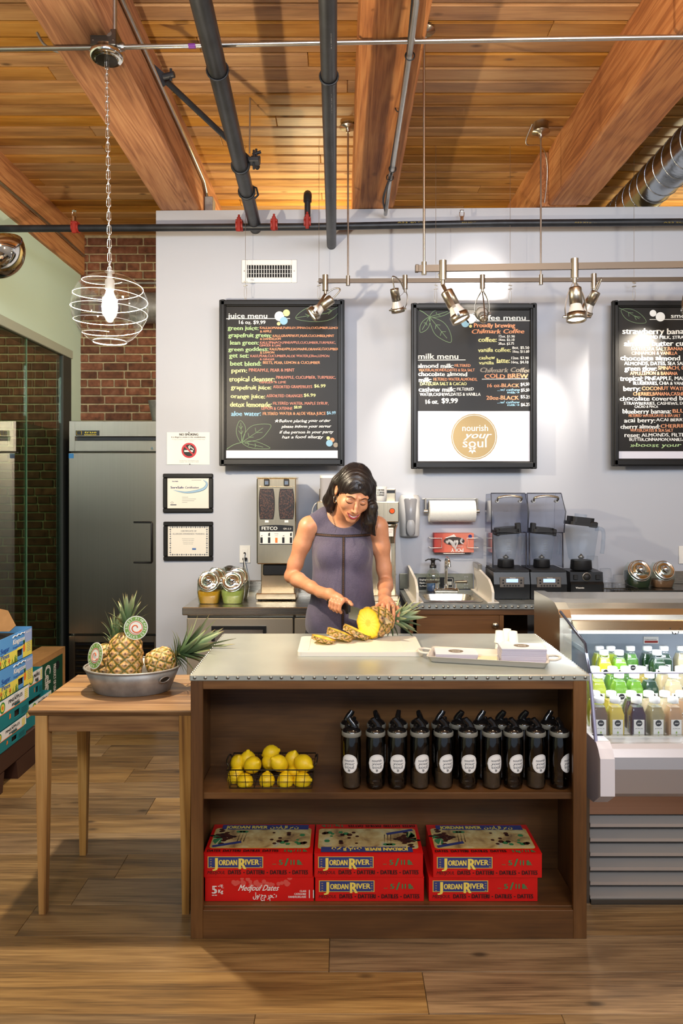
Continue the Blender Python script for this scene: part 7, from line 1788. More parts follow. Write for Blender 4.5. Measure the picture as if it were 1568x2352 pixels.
def card_stack(label, lx, ly, w, d, h, rot):
    M = TMx @ Matrix.Translation((lx, ly, TZ_ - T0)) @ Matrix.Rotation(rot, 4, 'Z'); o = thing('card_stack', label, 'cards', M.translation, group='stacks of white cards on the tray')
    b = MB(); rr = random.Random(int(h * 1000)); z = 0
    while z < h:
        t_ = min(rr.uniform(.003, .007), h - z + .0004); j = rr.uniform(-.0015, .0015); b.box(-w / 2 + j, w / 2 + j, -d / 2 + rr.uniform(-.001, .001), d / 2 + j, z, z + t_ - .0003, M=M); z += t_
    b.build('cards', CEDG, o); b = MB(); b.box(-w / 2, w / 2, -d / 2, d / 2, z, z + .0008, M=M); b.build('top_card', CARDS, o)
    b = MB(); oo = M @ Matrix.Translation((0, .004, z + .0012)); b.add([(x, y, 0) for x, y in disc(28, .028)], [tuple(range(28))], 0, False, oo); b.text('nourish', oo @ Matrix.Translation((-.018, .006, .0004)), .036, .007, 1, .06); b.text('your', oo @ Matrix.Translation((-.014, -.004, .0004)), .03, .007, 1, .1, .4); b.text('soul', oo @ Matrix.Translation((-.014, -.016, .0004)), .028, .009, 1, .06)
    b.build('emblem', [mat('emblem_taupe', (120, 106, 84), .5) if 'emblem_taupe' not in bpy.data.materials else bpy.data.materials['emblem_taupe'], PAPER], o)
card_stack('lower stack of white cards at the left of the tray', -.118, -.0, .155, .108, .019, radians(10))
card_stack('taller stack of white cards at the right of the tray', .122, .0, .160, .108, .052, radians(10))
b = MB(); b.box(-.034, .036, -.075, -.015, TZ_ - T0, TZ_ - T0 + .012, M=TMx); np_ = b.build('note_pad', mat('cream_pad', (240, 222, 180), .6)); base_at(np_, (.545, 2.75, T0 + .007)); tag(np_, 'small cream pad between the two card stacks', 'pad')
CUPW = mat('paper_cup_white', (246, 240, 226), .5, sss=.1)
cup0 = None
for px_, pyb, Y, zi, lab in ((1148, 0, 2.875, 0, 'white sample cup, lower one of the left column'), (1147, 0, 2.875, 1, 'white sample cup, upper one of the left column'), (1163, 0, 2.835, 0, 'white sample cup alone in front of the cup columns'),
        (1180, 0, 2.865, 0, 'white sample cup, lower one of the right column'), (1178, 0, 2.865, 1, 'white sample cup, upper one of the right column'), (1163, 0, 2.91, 0, 'white sample cup, lower one of the middle rear column'), (1164, 0, 2.91, 1, 'white sample cup, upper one of the middle rear column')):
    loc = (PX(px_, Y) , Y, TZ_ + .0165 + zi * .034)
    if cup0 is None:
        cup0 = MB().lathe([(.0195, -.016), (.0205, -.0155), (.0205, -.0125), (.0195, -.012), (.0155, .030), (0, .0305)], 20, cap0=False).build('sample_cup', CUPW); o = cup0
    else: o = bpy.data.objects.new('sample_cup', cup0.data); COL.objects.link(o)
    o.location = loc; tag(o, lab, 'cup', 'white sample cups on the tray')

# ============================================================ display case
DX0, DX1 = .905, 2.75
CS = steel('case_steel', (214, 206, 188), .25, 0, .1)
dc = thing('display_case', 'stainless refrigerated display case with sloped glass right of the island', 'display case', (1.8, 3.1, 0))
hood = [(3.46, .96), (3.46, 1.062), (3.24, 1.064), (3.16, 1.058), (3.11, 1.042), (3.085, 1.02), (3.078, 1.0), (3.065, .998), (3.02, .968), (3.02, .962)]
MB().profX(hood, DX0 + .05, DX1).build('hood', CS, dc)
MB().profX([(3.48, .05), (3.48, 1.066), (3.24, 1.068), (3.15, 1.062), (3.095, 1.04), (3.07, 1.01), (3.07, .70), (3.02, .64), (3.02, .05)], DX0 + .0, DX0 + .049).build('end_panel', CS, dc)
DWH = mat('case_liner', (170, 180, 192), .35, .4)
MB().box(DX0 + .05, DX1, 3.40, 3.46, .55, .96).build('back_liner', DWH, dc)
LED = mat('led_strip', (226, 240, 255), .4, emit=5.0)
b = MB(); b.box(DX0 + .06, DX1, 3.03, 3.05, .953, .961); b.build('led_strip', LED, dc)
l = light('case_light', 'AREA', (1.6, 3.04, .95), 3.6, (.86, .93, 1.0), (1.6, 3.0, .6), 1.5, .03); l.parent = dc; l.matrix_parent_inverse = wm(dc).inverted()
l = light('case_light', 'AREA', (1.6, 2.74, .935), 2.4, (.9, .95, 1.0), (1.6, 2.85, .6), 1.5, .02); l.parent = dc; l.matrix_parent_inverse = wm(dc).inverted()
b = MB()
for i in range(70): b.cyl((DX0 + .07 + i * .012, 3.029, .957), (DX0 + .07 + i * .012, 3.026, .957), .003, n=6)
b.build('led_dots', mat('led_dot', (255, 255, 255), .4, emit=20.0), dc, kind='stuff')
MB().tube([(PX(1550, 3.03) + x, 3.03, .975 + z) for x, z in [(cos(a) * .022, sin(a) * .022) for a in [pi + pi * i / 10 for i in range(11)]]], .004, 6).build('cable_loop', BLACK, dc)
b = MB(); b.box(PX(1478, 3.395), PX(1512, 3.395), 3.396, 3.399, PZ(1478, 3.4), PZ(1462, 3.4), 0); b.box(PX(1480, 3.395), PX(1510, 3.395), 3.394, 3.397, PZ(1476, 3.4), PZ(1471, 3.4), 1); b.text('Product Load Line', FRONT(PX(1480, 3.394), 3.394, PZ(1469, 3.4)), .055, .005, 2); b.build('load_line_label', [PAPER, RED, INKB], dc)
# glass
CG = clear('case_glass', (246, 250, 252), .03, .015, 1.45, .8)
gp_ = [(3.075, 1.035), (2.765, .968), (2.71, .87), (2.645, .64)]
MB().add([(DX0 + .006, y, z) for y, z in gp_ + [(3.07, .64)]], [(0, 1, 2, 3, 4)], 0).build('side_glass', CG, dc)
b = MB(); b.add([(DX0 + .008, 2.708, .87), (DX1, 2.708, .87), (DX1, 2.645, .64), (DX0 + .008, 2.645, .64)], [(0, 1, 2, 3)]); b.build('front_glass', CG, dc)
b = MB(); b.tube([(DX0 + .004, y, z) for y, z in gp_[:3]], .0055, 6); b.build('glass_edge_strip', mat('edge_dark', (58, 62, 78), .25, .5), dc)
b = MB(); b.tube([(DX0 + .004, y, z) for y, z in gp_[2:]], .007, 6); b.tube([(DX0 + .01, 2.708, .872), (DX1, 2.708, .872)], .003, 5); b.build('glass_rail', mat('edge_lilac', (176, 176, 204), .3, .4), dc)
# tiers
TIER = steel('tier_steel', (180, 176, 166), .3, 0)
MB().box(DX0 + .05, DX1, 2.69, 2.89, .585, .606).build('deck', TIER, dc); MB().box(DX0 + .05, DX1, 2.892, 3.09, .585, .650).build('deck', TIER, dc); MB().box(DX0 + .05, DX1, 3.092, 3.40, .585, .692).build('deck', TIER, dc)
b = MB(); b.box(DX0 + .05, DX1, 2.685, 2.70, .600, .625, bev=.002); b.build('product_stop', mat('stop_clear', (176, 166, 140), .2, .5), dc)
# lower body
low = [(2.63, .640), (2.62, .625), (2.605, .60), (2.598, .56), (2.60, .475), (2.66, .44), (2.76, .415), (2.76, .40), (3.02, .40), (3.02, .64)]
MB().profX(low[:], DX0 + .052, DX1).build('bumper', mat('bumper_steel', (196, 190, 188), .36, .75), dc)
MB().profX([(2.635, .645), (2.612, .628), (2.590, .60), (2.588, .47), (2.66, .42), (2.78, .40), (3.02, .40), (3.02, .645)], DX0 - .0, DX0 + .051).build('bumper_end', mat('end_cap_white', (222, 218, 222), .3), dc)
MB().box(DX0 + .012, DX1, 2.70, 2.716, .625, .645).build('sill', CS, dc)
MB().box(DX0 + .02, DX1, 2.775, 2.79, .325, .40).build('kick_panel', steel('rose_steel', (196, 168, 152), .3, 0), dc)
MB().box(DX0 + .02, DX1, 2.84, 3.4, .0, .40).build('base_body', mat('base_shade', (34, 32, 30), .6), dc)  # near-black colour puts in the shade between the louvres
MB().box(DX0 + .004, DX0 + .02, 2.76, 3.0, .0, .40).build('side_plate', DKSTEEL, dc)
lv = None
for i in range(6):
    z = .30 - i * .054
    if lv is None: lv = MB().profX([(-.025, -.016), (-.027, -.003), (.036, .020), (.038, .014), (-.015, -.016)], DX0 + .022, DX1).build('louvre', mat('louvre_steel', (206, 198, 190), .4, .45), dc); lv.location = (0, 2.785, z)
    else: inst(lv, (0, 2.785, z), parent=dc)
MB().box(DX0 + .022, DX1, 2.75, 2.79, .0, .018).build('toe_rail', DKSTEEL, dc)
# juice bottles
def liquid(n_, c): return mat('juice_' + n_, c, .18, coat=.5, vary=.05, vscale=10)
JC = dict(tea=liquid('tea', (126, 92, 66)), yel=liquid('yellow', (226, 192, 70)), pur=liquid('purple', (66, 22, 40)), tan=liquid('tan', (166, 146, 102)), org=liquid('peach', (196, 148, 106)), lime=liquid('lime', (196, 206, 60)), grn=liquid('green', (118, 172, 36)), dgr=liquid('dark_green', (32, 62, 34)),
          gr2=liquid('mid_green', (90, 140, 50)), crm=liquid('cream', (232, 206, 168)), sun=liquid('sunny', (222, 222, 40)), nut=liquid('pale_nut', (222, 200, 160)))
LAB = mat('bottle_label', (232, 230, 224), .5); LBK = mat('label_black', (44, 42, 44), .5); LGR = mat('label_green', (150, 180, 70), .5)
BG_ = clear('bottle_plastic', (244, 248, 246), .04, .05, 1.4, .7); CAPW = mat('bottle_cap', (240, 240, 238), .35)
BPR = {}
def juice_proto(key):
    o = thing('juice_bottle', None, None); hw = .0285
    def sq(r, z): return [(x, y, z) for x, y in rrect(-r, r, -r, r, r * .32, 3)]
    secs = [(hw, .0), (hw, .108), (hw * .8, .126), (.0165, .143), (.0165, .150)]; m_ = len(sq(1, 0)); vs = []
    for r, z in secs: vs += sq(r, z)
    F = lambda k: [(j * m_ + i, j * m_ + (i + 1) % m_, (j + 1) * m_ + (i + 1) % m_, (j + 1) * m_ + i) for j in range(k - 1) for i in range(m_)]
    b = MB(); b.add(vs, F(5), 0, True); b.add(vs[:m_], [tuple(range(m_))[::-1]], 0); b.build('bottle', BG_, o)
    vs = []
    for r, z in ((hw - .0015, .0015), (hw - .0015, .107), (hw * .8 - .0015, .124), (.019, .134)): vs += sq(r, z)
    b = MB(); b.add(vs, F(4), 0, True); b.add(vs[:m_], [tuple(range(m_))[::-1]]); b.add(vs[-m_:], [tuple(range(m_))]); b.build('juice', JC[key], o)
    b = MB(); b.lathe([(.0185, .147), (.0192, .149), (.0192, .164), (.0175, .1665), (0, .167)], 20, cap0=True); b.build('cap', CAPW, o)
    b = MB(); y = -hw - .0006; b.add([(-.019, y, .012), (.019, y, .012), (.019, y, .092), (-.019, y, .092)], [(0, 1, 2, 3)], 0)
    b.add([(x, y - .0006, .079 + z) for x, z in disc(18, .0115)], [tuple(range(18))], 1); b.add([(-.017, y - .0006, .02), (.017, y - .0006, .02), (.017, y - .0006, .027), (-.017, y - .0006, .027)], [(0, 1, 2, 3)], 1)
    b.text('your', FRONT(-.007, y - .0012, .077), .014, .005, 0, .12, .3); b.text('JUICE', FRONT(-.013, y - .0006, .058), .026, .003, 1, .02)
    b.add([(x, y - .0008, .044 + z) for x, z in disc(10, .003)] + [(0, y - .0008, .051)], [(0, 1, 2, 3, 4, 5, 6, 7, 8, 9), (1, 10, 4)], 2); b.text('COLD PRESSED', FRONT(-.013, y - .0012, .0215), .026, .003, 0, .05); b.build('label', [LAB, LBK, LGR], o)
    BPR[key] = [o, False]
RG = 'juice bottles in the display case'
CN = dict(tea='brown tea', yel='golden yellow', pur='dark purple', tan='olive tan', org='peach orange', lime='pale lime', grn='bright green', dgr='very dark green', gr2='mid green', crm='cream', sun='vivid yellow', nut='pale nut')
def bottle(px_, Y, z, key, lab):
    if key not in BPR: juice_proto(key)
    o, used = BPR[key]
    if used: o = dup(o)
    BPR[key][1] = True
    o.location = (PX(px_, Y), Y, z); o.rotation_euler = (0, 0, radians(R.uniform(-6, 6))); tag(o, lab, 'bottle', RG)
posn = ('leftmost', 'second from left', 'third from left', 'fourth from left', 'fifth from left', 'sixth from left', 'seventh from left')
def rowof(Y, z, items, rowname):
    for i, (px_, k) in enumerate(items): bottle(px_, Y, z, k, '%s juice bottle, %s in the %s' % (CN[k], posn[i], rowname))
rowof(2.745, .6065, [(1375, 'tea'), (1412, 'yel'), (1461, 'pur'), (1503, 'tan'), (1545, 'org')], 'front row of the bottom tier')
rowof(2.825, .6065, [(1366, 'lime'), (1403, 'yel'), (1449, 'pur'), (1489, 'crm'), (1526, 'crm'), (1563, 'org')], 'rear row of the bottom tier')
rowof(2.935, .6505, [(1373, 'lime'), (1421, 'grn'), (1456, 'grn'), (1491, 'dgr'), (1546, 'crm')], 'front row of the middle tier')
rowof(3.03, .6505, [(1366, 'lime'), (1406, 'grn'), (1436, 'gr2'), (1472, 'yel'), (1524, 'crm'), (1561, 'nut')], 'rear row of the middle tier')
rowof(3.15, .6925, [(1386, 'sun'), (1421, 'grn'), (1508, 'dgr')], 'front row of the top tier')
rowof(3.23, .6925, [(1376, 'sun'), (1402, 'lime'), (1447, 'gr2'), (1486, 'dgr'), (1524, 'dgr'), (1564, 'nut')], 'rear row of the top tier')
# ============================================================ the woman
class SDF:
    """signed distance field on a grid, meshed by surface nets into one continuous surface"""
    def __init__(s, lo, hi, h):
        s.lo = np.array(lo, float); s.h = h; s.n = np.ceil((np.array(hi) - s.lo) / h).astype(int) + 1
        s.F = np.full(tuple(s.n), .1, np.float32)
    def _sl(s, lo, hi):
        a = np.maximum(0, np.floor((np.array(lo) - s.lo) / s.h).astype(int)); b = np.minimum(s.n, np.ceil((np.array(hi) - s.lo) / s.h).astype(int) + 1)
        if np.any(b <= a): return None, None
        ax = [s.lo[i] + s.h * np.arange(a[i], b[i]) for i in range(3)]
        return tuple(slice(a[i], b[i]) for i in range(3)), (ax[0][:, None, None], ax[1][None, :, None], ax[2][None, None, :])
    def op(s, fn, lo, hi, k=.01, sub=False):
        m = k + 2.5 * s.h; sl, g = s._sl(np.array(lo) - m, np.array(hi) + m)
        if sl is None: return
        d = fn(*g).astype(np.float32); F = s.F[sl]
        if sub: d = -d; q = np.clip(.5 - .5 * (F - d) / k, 0, 1); s.F[sl] = F * (1 - q) + d * q + k * q * (1 - q)
        else: q = np.clip(.5 + .5 * (F - d) / k, 0, 1); s.F[sl] = F * (1 - q) + d * q - k * q * (1 - q)
    def cone(s, a, b, ra, rb, k=.01, sub=False):
        a = np.array(a, float); b = np.array(b, float); v = b - a; L = max(1e-9, v @ v)
        def fn(x, y, z):
            t = np.clip(((x - a[0]) * v[0] + (y - a[1]) * v[1] + (z - a[2]) * v[2]) / L, 0, 1)
            return np.sqrt((x - a[0] - t * v[0]) ** 2 + (y - a[1] - t * v[1]) ** 2 + (z - a[2] - t * v[2]) ** 2) - (ra + t * (rb - ra))
        r = max(ra, rb); s.op(fn, np.minimum(a, b) - r, np.maximum(a, b) + r, k, sub)
    def chain(s, pts, rs, k=.01, sub=False):
        for i in range(len(pts) - 1): s.cone(pts[i], pts[i + 1], rs[i], rs[i + 1], k, sub)
    def ell(s, c, r, k=.01, sub=False, M=None):
        c = np.array(c, float); r = np.array(r, float); Rm = np.eye(3) if M is None else np.array(M)   # rows: local axes
        def fn(x, y, z):
            dx, dy, dz = x - c[0], y - c[1], z - c[2]
            p = [(Rm[i][0] * dx + Rm[i][1] * dy + Rm[i][2] * dz) for i in range(3)]
            k0 = np.sqrt(sum((p[i] / r[i]) ** 2 for i in range(3))); k1 = np.sqrt(sum((p[i] / r[i] ** 2) ** 2 for i in range(3))) + 1e-9
            return k0 * (k0 - 1) / k1
        m = r if M is None else np.full(3, r.max()); s.op(fn, c - m, c + m, k, sub)
    def mesh(s):
        F = s.F; I = F < 0; c = np.zeros(tuple(s.n - 1), np.int8)
        for i in (0, 1):
            for j in (0, 1):
                for k in (0, 1): c += I[i:i + s.n[0] - 1, j:j + s.n[1] - 1, k:k + s.n[2] - 1]
        cell = np.argwhere((c > 0) & (c < 8)); ids = np.full(c.shape, -1, np.int32); ids[tuple(cell.T)] = np.arange(len(cell))
        P_ = np.zeros((len(cell), 3)); W_ = np.zeros(len(cell))
        cor = [(i, j, k) for i in (0, 1) for j in (0, 1) for k in (0, 1)]; V = {q: F[cell[:, 0] + q[0], cell[:, 1] + q[1], cell[:, 2] + q[2]] for q in cor}
        for a in cor:
            for ax in range(3):
                if a[ax]: continue
                b = list(a); b[ax] = 1; b = tuple(b); va, vb = V[a], V[b]; m = (va < 0) != (vb < 0); t = np.where(m, va / np.where(m, va - vb, 1), 0)
                q = np.array(a, float)[None, :] + np.zeros((len(cell), 1)); q[:, ax] += t; P_ += q * m[:, None]; W_ += m
        P_ = s.lo + s.h * (cell + P_ / W_[:, None]); faces = []
        for ax in range(3):
            o = [0, 0, 0]; o[ax] = 1; sa = tuple(slice(0, s.n[i] - o[i]) for i in range(3)); sb = tuple(slice(o[i], s.n[i]) for i in range(3))
            e = np.argwhere(I[sa] != I[sb]); u, v = [(1, 2), (2, 0), (0, 1)][ax]
            e = e[(e[:, u] > 0) & (e[:, v] > 0) & (e[:, u] < s.n[u] - 1) & (e[:, v] < s.n[v] - 1)]; fl_ = I[tuple(e.T)]; q = []
            for du, dv in ((1, 1), (0, 1), (0, 0), (1, 0)): w_ = e.copy(); w_[:, u] -= du; w_[:, v] -= dv; q.append(ids[tuple(w_.T)])
            q = np.stack(q, 1); q[~fl_] = q[~fl_][:, ::-1]; faces.append(q)
        return P_, np.concatenate(faces)
    def build(s, name, m, parent, smooth=1):
        Pv, fq = s.mesh(); me = bpy.data.meshes.new(name); me.vertices.add(len(Pv)); me.vertices.foreach_set('co', Pv.astype(np.float32).ravel())
        me.loops.add(fq.size); me.loops.foreach_set('vertex_index', fq.astype(np.int32).ravel()); me.polygons.add(len(fq))
        me.polygons.foreach_set('loop_start', np.arange(0, fq.size, 4, dtype=np.int32)); me.polygons.foreach_set('use_smooth', np.ones(len(fq), bool)); me.update(calc_edges=True); me.validate()
        me.materials.append(m); o = bpy.data.objects.new(name, me); COL.objects.link(o); adopt(o, parent)
        tree = BVHTree.FromPolygons([tuple(p) for p in Pv], [tuple(f) for f in fq.tolist()])
        return o, tree
SKIN = NT('skin'); v = SKIN.coord(); n_ = SKIN.noise(v, 22, 4)
SKIN.l(SKIN.ramp(n_, [(.3, (200, 136, 98)), (.7, (216, 154, 116))]), SKIN.b.inputs['Base Color']); SKIN.b.inputs['Roughness'].default_value = .42
SKIN.b.inputs['Subsurface Weight'].default_value = .12; SKIN.b.inputs['Subsurface Radius'].default_value = (.02, .008, .004); SKIN.b.inputs['Subsurface Scale'].default_value = .4
SKIN.bump(SKIN.noise(v, 420, 3), .12, .0008); SKINM = SKIN.mat
wo = thing('person', 'smiling woman with long black hair in a sleeveless purple-grey top slicing a pineapple', 'person', (0, 3.5, 0))
HC = Vector((.056, 3.335, 1.528)); HR = Matrix.Rotation(radians(9), 3, 'Z') @ Matrix.Rotation(radians(31), 3, 'X') @ Matrix.Rotation(radians(9), 3, 'Y')
HRI = HR.transposed(); RM = [list(r) for r in HRI]
def H(x, y, z): return tuple(HC + HR @ Vector((x, y, z)))
S = SDF((-.33, 2.99, .84), (.33, 3.68, 1.66), .0027)
# torso, neck, arms
S.ell((.005, 3.515, 1.245), (.135, .088, .19), .03); S.ell((.003, 3.50, 1.08), (.118, .08, .17), .04); S.ell((0, 3.50, .93), (.15, .10, .14), .04)
NB = (.008, 3.515, 1.40); S.cone(NB, H(0, .035, -.05), .054, .054, .03)
S.chain([(-.150, 3.515, 1.372), (-.07, 3.525, 1.405), (.01, 3.52, 1.425), (.085, 3.525, 1.408), (.166, 3.515, 1.372)], [.044, .040, .042, .040, .044], .035)
EL, WL = (-.240, 3.535, 1.128), (-.094, 3.302, 1.083); ER, WR = (.211, 3.53, 1.100), (.189, 3.285, 1.050)
def mixp(a, b, t): return tuple(a[i] + (b[i] - a[i]) * t for i in range(3))
for SH, E_, W_ in (((-.160, 3.51, 1.360), EL, WL), ((.176, 3.51, 1.360), ER, WR)):
    S.chain([SH, mixp(SH, E_, .35), mixp(SH, E_, .75), E_], [.046, .040, .034, .031], .02)
    S.chain([E_, mixp(E_, W_, .25), mixp(E_, W_, .7), W_], [.031, .0345, .027, .0235], .016)
# her right hand on the knife (left in the picture)
KD = Vector((.742, -.658, -.13)).normalized(); KB = Vector((.031, 3.150, 1.040)); KF = Vector((-.664, -.747, 0)); KU = KD.cross(KF) * -1
if KU.z < 0: KU = -KU
KC = KB - KD * .058
def K(s_, f, u): return tuple(KC + KD * s_ + KF * f + KU * u)
wrL = WL
S.chain([wrL, tuple((Vector(wrL) + Vector(K(-.01, -.006, .03))) * .5), K(.0, .004, .026)], [.024, .026, .021], .012)
for s_ in (.030, .012, -.006, -.023): S.cone(tuple(Vector(wrL) + Vector((.012, -.012, .0))), K(s_, .010, .026), .0165, .0115, .009)
fl4 = ((.031, 1.0, 0), (.0118, 1.06, .0), (-.0075, 1.0, 0), (-.026, .86, .0))
for s_, L, d_ in fl4: S.chain([K(s_, .008, .026), K(s_ + .002, .030 * L, .010), K(s_ + .001, .031 * L, -.012 * L), K(s_ - .001, .016, -.027 * L)], [.0105, .0092, .0082, .0072], .0035)
S.chain([tuple(Vector(wrL) + Vector((.022, -.01, .006))), K(.020, -.018, .018), K(.048, -.014, .016), K(.068, -.006, .013)], [.015, .0125, .0098, .0080], .006)
# her left hand on the pineapple
pr4 = ((.178, 3.182, 1.050, .96), (.198, 3.172, 1.052, 1.05), (.218, 3.178, 1.047, 1.0), (.236, 3.190, 1.038, .85))
tips = ((.176, 3.103, .998), (.196, 3.098, .992), (.216, 3.108, .982), (.237, 3.128, .984))
pips = ((.176, 3.140, 1.052), (.197, 3.131, 1.052), (.219, 3.138, 1.044), (.240, 3.155, 1.032))
dips = ((.176, 3.113, 1.030), (.197, 3.104, 1.026), (.219, 3.113, 1.017), (.241, 3.134, 1.008))
S.chain([WR, (.200, 3.235, 1.052)], [.024, .025], .012)
for i in range(4):
    kx = pr4[i][:3]; S.cone((.196, 3.262, 1.052), kx, .017, .0115, .010); S.chain([kx, pips[i], dips[i], tips[i]], [.0105, .0092, .0082, .0070], .0035)
S.chain([(.182, 3.25, 1.045), (.158, 3.205, 1.035), (.142, 3.172, 1.030), (.134, 3.148, 1.024)], [.015, .0125, .0098, .0078], .006)
# head
def he(c, r, k=.01, sub=False): S.ell(H(*c), r, k, sub, RM)
he((0, .016, .032), (.074, .092, .086), .01); he((0, -.026, -.025), (.055, .060, .078), .02); he((0, -.01, -.03), (.061, .06, .06), .02)
for q in (-1, 1):
    he((q * .036, -.055, -.030), (.026, .024, .027), .016); S.cone(H(q * .047, .0, -.050), H(q * .010, -.068, -.096), .019, .013, .018)
    S.cone(H(q * .012, -.083, .022), H(q * .046, -.068, .020), .007, .007, .012)
he((0, -.076, -.098), (.017, .015, .014), .014); he((0, -.074, -.064), (.034, .021, .026), .014)
for q in (-1, 1):
    he((q * .031, -.097, .002), (.018, .018, .013), .012, True); he((q * .031, -.0705, -.001), (.0165, .0155, .0125), .004)
    S.cone(H(q * .018, -.099, -.036), H(q * .037, -.080, -.060), .0028, .0022, .007, True)
S.chain([H(0, -.082, .010), H(0, -.098, -.018), H(0, -.109, -.036)], [.0060, .0068, .0088], .009)
for q in (-1, 1): he((q * .0115, -.097, -.039), (.0068, .0088, .0060), .005); he((q * .0065, -.106, -.0455), (.003, .004, .003), .003, True)
pm = [(x, -.0935 + abs(x) ** 2 * 9.0, -.071 + (x / .030) ** 2 * .0125) for x in np.linspace(-.030, .030, 9)]
S.chain([H(*p) for p in pm], [.0012] + [.0042] * 7 + [.0012], .003, True)
for q in (-1, 1):
    he((q * .078, .012, -.004), (.0075, .016, .028), .006); he((q * .084, .006, .0), (.006, .009, .016), .004, True)
# collar bones
body, BT = S.build('body', SKINM, wo)
del S
# top
SHM = NT('jersey_purple_grey'); v = SHM.coord(); n1 = SHM.noise(v, 420, 2); n2 = SHM.noise(v, 9, 4)
SHM.l(SHM.ramp(SHM.math('ADD', SHM.math('MULTIPLY', n1, .6), SHM.math('MULTIPLY', n2, .4)), [(.35, (66, 60, 78)), (.65, (98, 90, 112))]), SHM.b.inputs['Base Color']); SHM.b.inputs['Roughness'].default_value = .85; SHM.b.inputs['Sheen Weight'].default_value = .25
vv = SHM.coord((1, 1, .35)); SHM.bump(SHM.math('ADD', SHM.math('MULTIPLY', n1, .12), SHM.noise(vv, 16, 4, .8)), .55, .012)
T_ = SDF((-.24, 3.30, .80), (.24, 3.70, 1.50), .0036)
T_.ell((.005, 3.515, 1.245), (.146, .100, .195), .03); T_.ell((.003, 3.49, 1.06), (.146, .112, .19), .05); T_.ell((.0, 3.495, .92), (.172, .128, .16), .05)
for q in (-1, 1): T_.ell((.006 + q * .062, 3.432, 1.238), (.060, .050, .060), .045)
T_.chain([(-.118, 3.52, 1.388), (-.07, 3.527, 1.408), (-.03, 3.53, 1.42)], [.046, .047, .045], .03); T_.chain([(.134, 3.52, 1.388), (.085, 3.527, 1.41), (.04, 3.53, 1.42)], [.046, .047, .045], .03)
T_.cone((-.03, 3.53, 1.42), (.04, 3.53, 1.42), .045, .045, .02)
T_.ell((.010, 3.455, 1.45), (.080, .125, .088), .008, True)
T_.ell((-.208, 3.51, 1.325), (.075, .15, .105), .010, True); T_.ell((.224, 3.51, 1.325), (.073, .15, .105), .010, True)
g = [T_.lo[i] + T_.h * np.arange(T_.n[i]) for i in range(3)]; X_, Y_g, Z_ = g[0][:, None, None], g[1][None, :, None], g[2][None, None, :]
fold = np.sin(X_ * 70 + Z_ * 16 + 2 * np.sin(Z_ * 13)) * .0022 * np.clip((1.22 - Z_) / .2, 0, 1) + np.sin(X_ * 30 - Z_ * 38) * .0020 * np.clip((1.16 - Z_) / .2, 0, 1)
T_.F += fold.astype(np.float32); T_.F = np.maximum(T_.F, (.845 - Z_ + 0 * X_ + 0 * Y_g).astype(np.float32))
shirt, ST = T_.build('sleeveless_top', SHM.mat, wo)
del T_
TRM = mat('trim_black', (22, 18, 18), .7); TRB = mat('trim_rung', (104, 66, 44), .7)
def on_shirt(x, z, off=.0022):
    h = ST.ray_cast(Vector((x, 3.0, z)), Vector((0, 1, 0))); return (h[0] + h[1] * off) if h[0] else None
def trim(pts, w, name, vert):
    b = MB(); q = []
    for x, z in pts:
        a = on_shirt(x - (w / 2 if vert else 0), z - (0 if vert else w / 2)); c = on_shirt(x + (w / 2 if vert else 0), z + (0 if vert else w / 2))
        if a and c: q.append((a, c))
    vs = [p for ac in q for p in ac]; b.add(vs, [(2 * i, 2 * i + 1, 2 * i + 3, 2 * i + 2) for i in range(len(q) - 1)], 0, True)
    for i in range(1, len(q) - 1, 1):
        a, c = q[i]; a2, c2 = q[i + 1] if i + 1 < len(q) else q[i]; off = Vector((0, -.0008, 0))
        m0, m1 = a.lerp(c, .25), a.lerp(c, .75); n0, n1_ = a.lerp(a2, .4).lerp(c.lerp(c2, .4), .25), a.lerp(a2, .4).lerp(c.lerp(c2, .4), .75)
        b.add([m0 + off, m1 + off, n1_ + off, n0 + off], [(0, 1, 2, 3)], 1)
    b.build(name, [TRM, TRB], shirt)
trim([(-.122 + .262 * i / 60, 1.331 - .004 * sin(pi * i / 60) - .002 * i / 60) for i in range(61)], .0125, 'yoke_trim', False)
trim([(.010 - .004 * i / 95, 1.324 - i * .0044) for i in range(96)], .0125, 'placket_trim', True)
# trousers, shoes
Q = SDF((-.24, 3.30, -.01), (.24, 3.72, .98), .008)
Q.ell((0, 3.51, .90), (.155, .108, .10), .03)
for q in (-1, 1): Q.chain([(q * .085, 3.51, .85), (q * .09, 3.50, .48), (q * .095, 3.53, .07)], [.088, .060, .045], .02)
Q.build('trousers', mat('dark_trousers', (34, 36, 46), .8), wo)
Q = SDF((-.18, 3.34, -.02), (.18, 3.64, .12), .006)
for q in (-1, 1): Q.ell((q * .10, 3.49, .032), (.045, .125, .036), .02); Q.ell((q * .096, 3.55, .06), (.04, .05, .04), .02)
Q.F = np.maximum(Q.F, (.002 - (Q.lo[2] + Q.h * np.arange(Q.n[2]))[None, None, :] + 0 * Q.F)).astype(np.float32); Q.build('shoes', BLACK, wo)
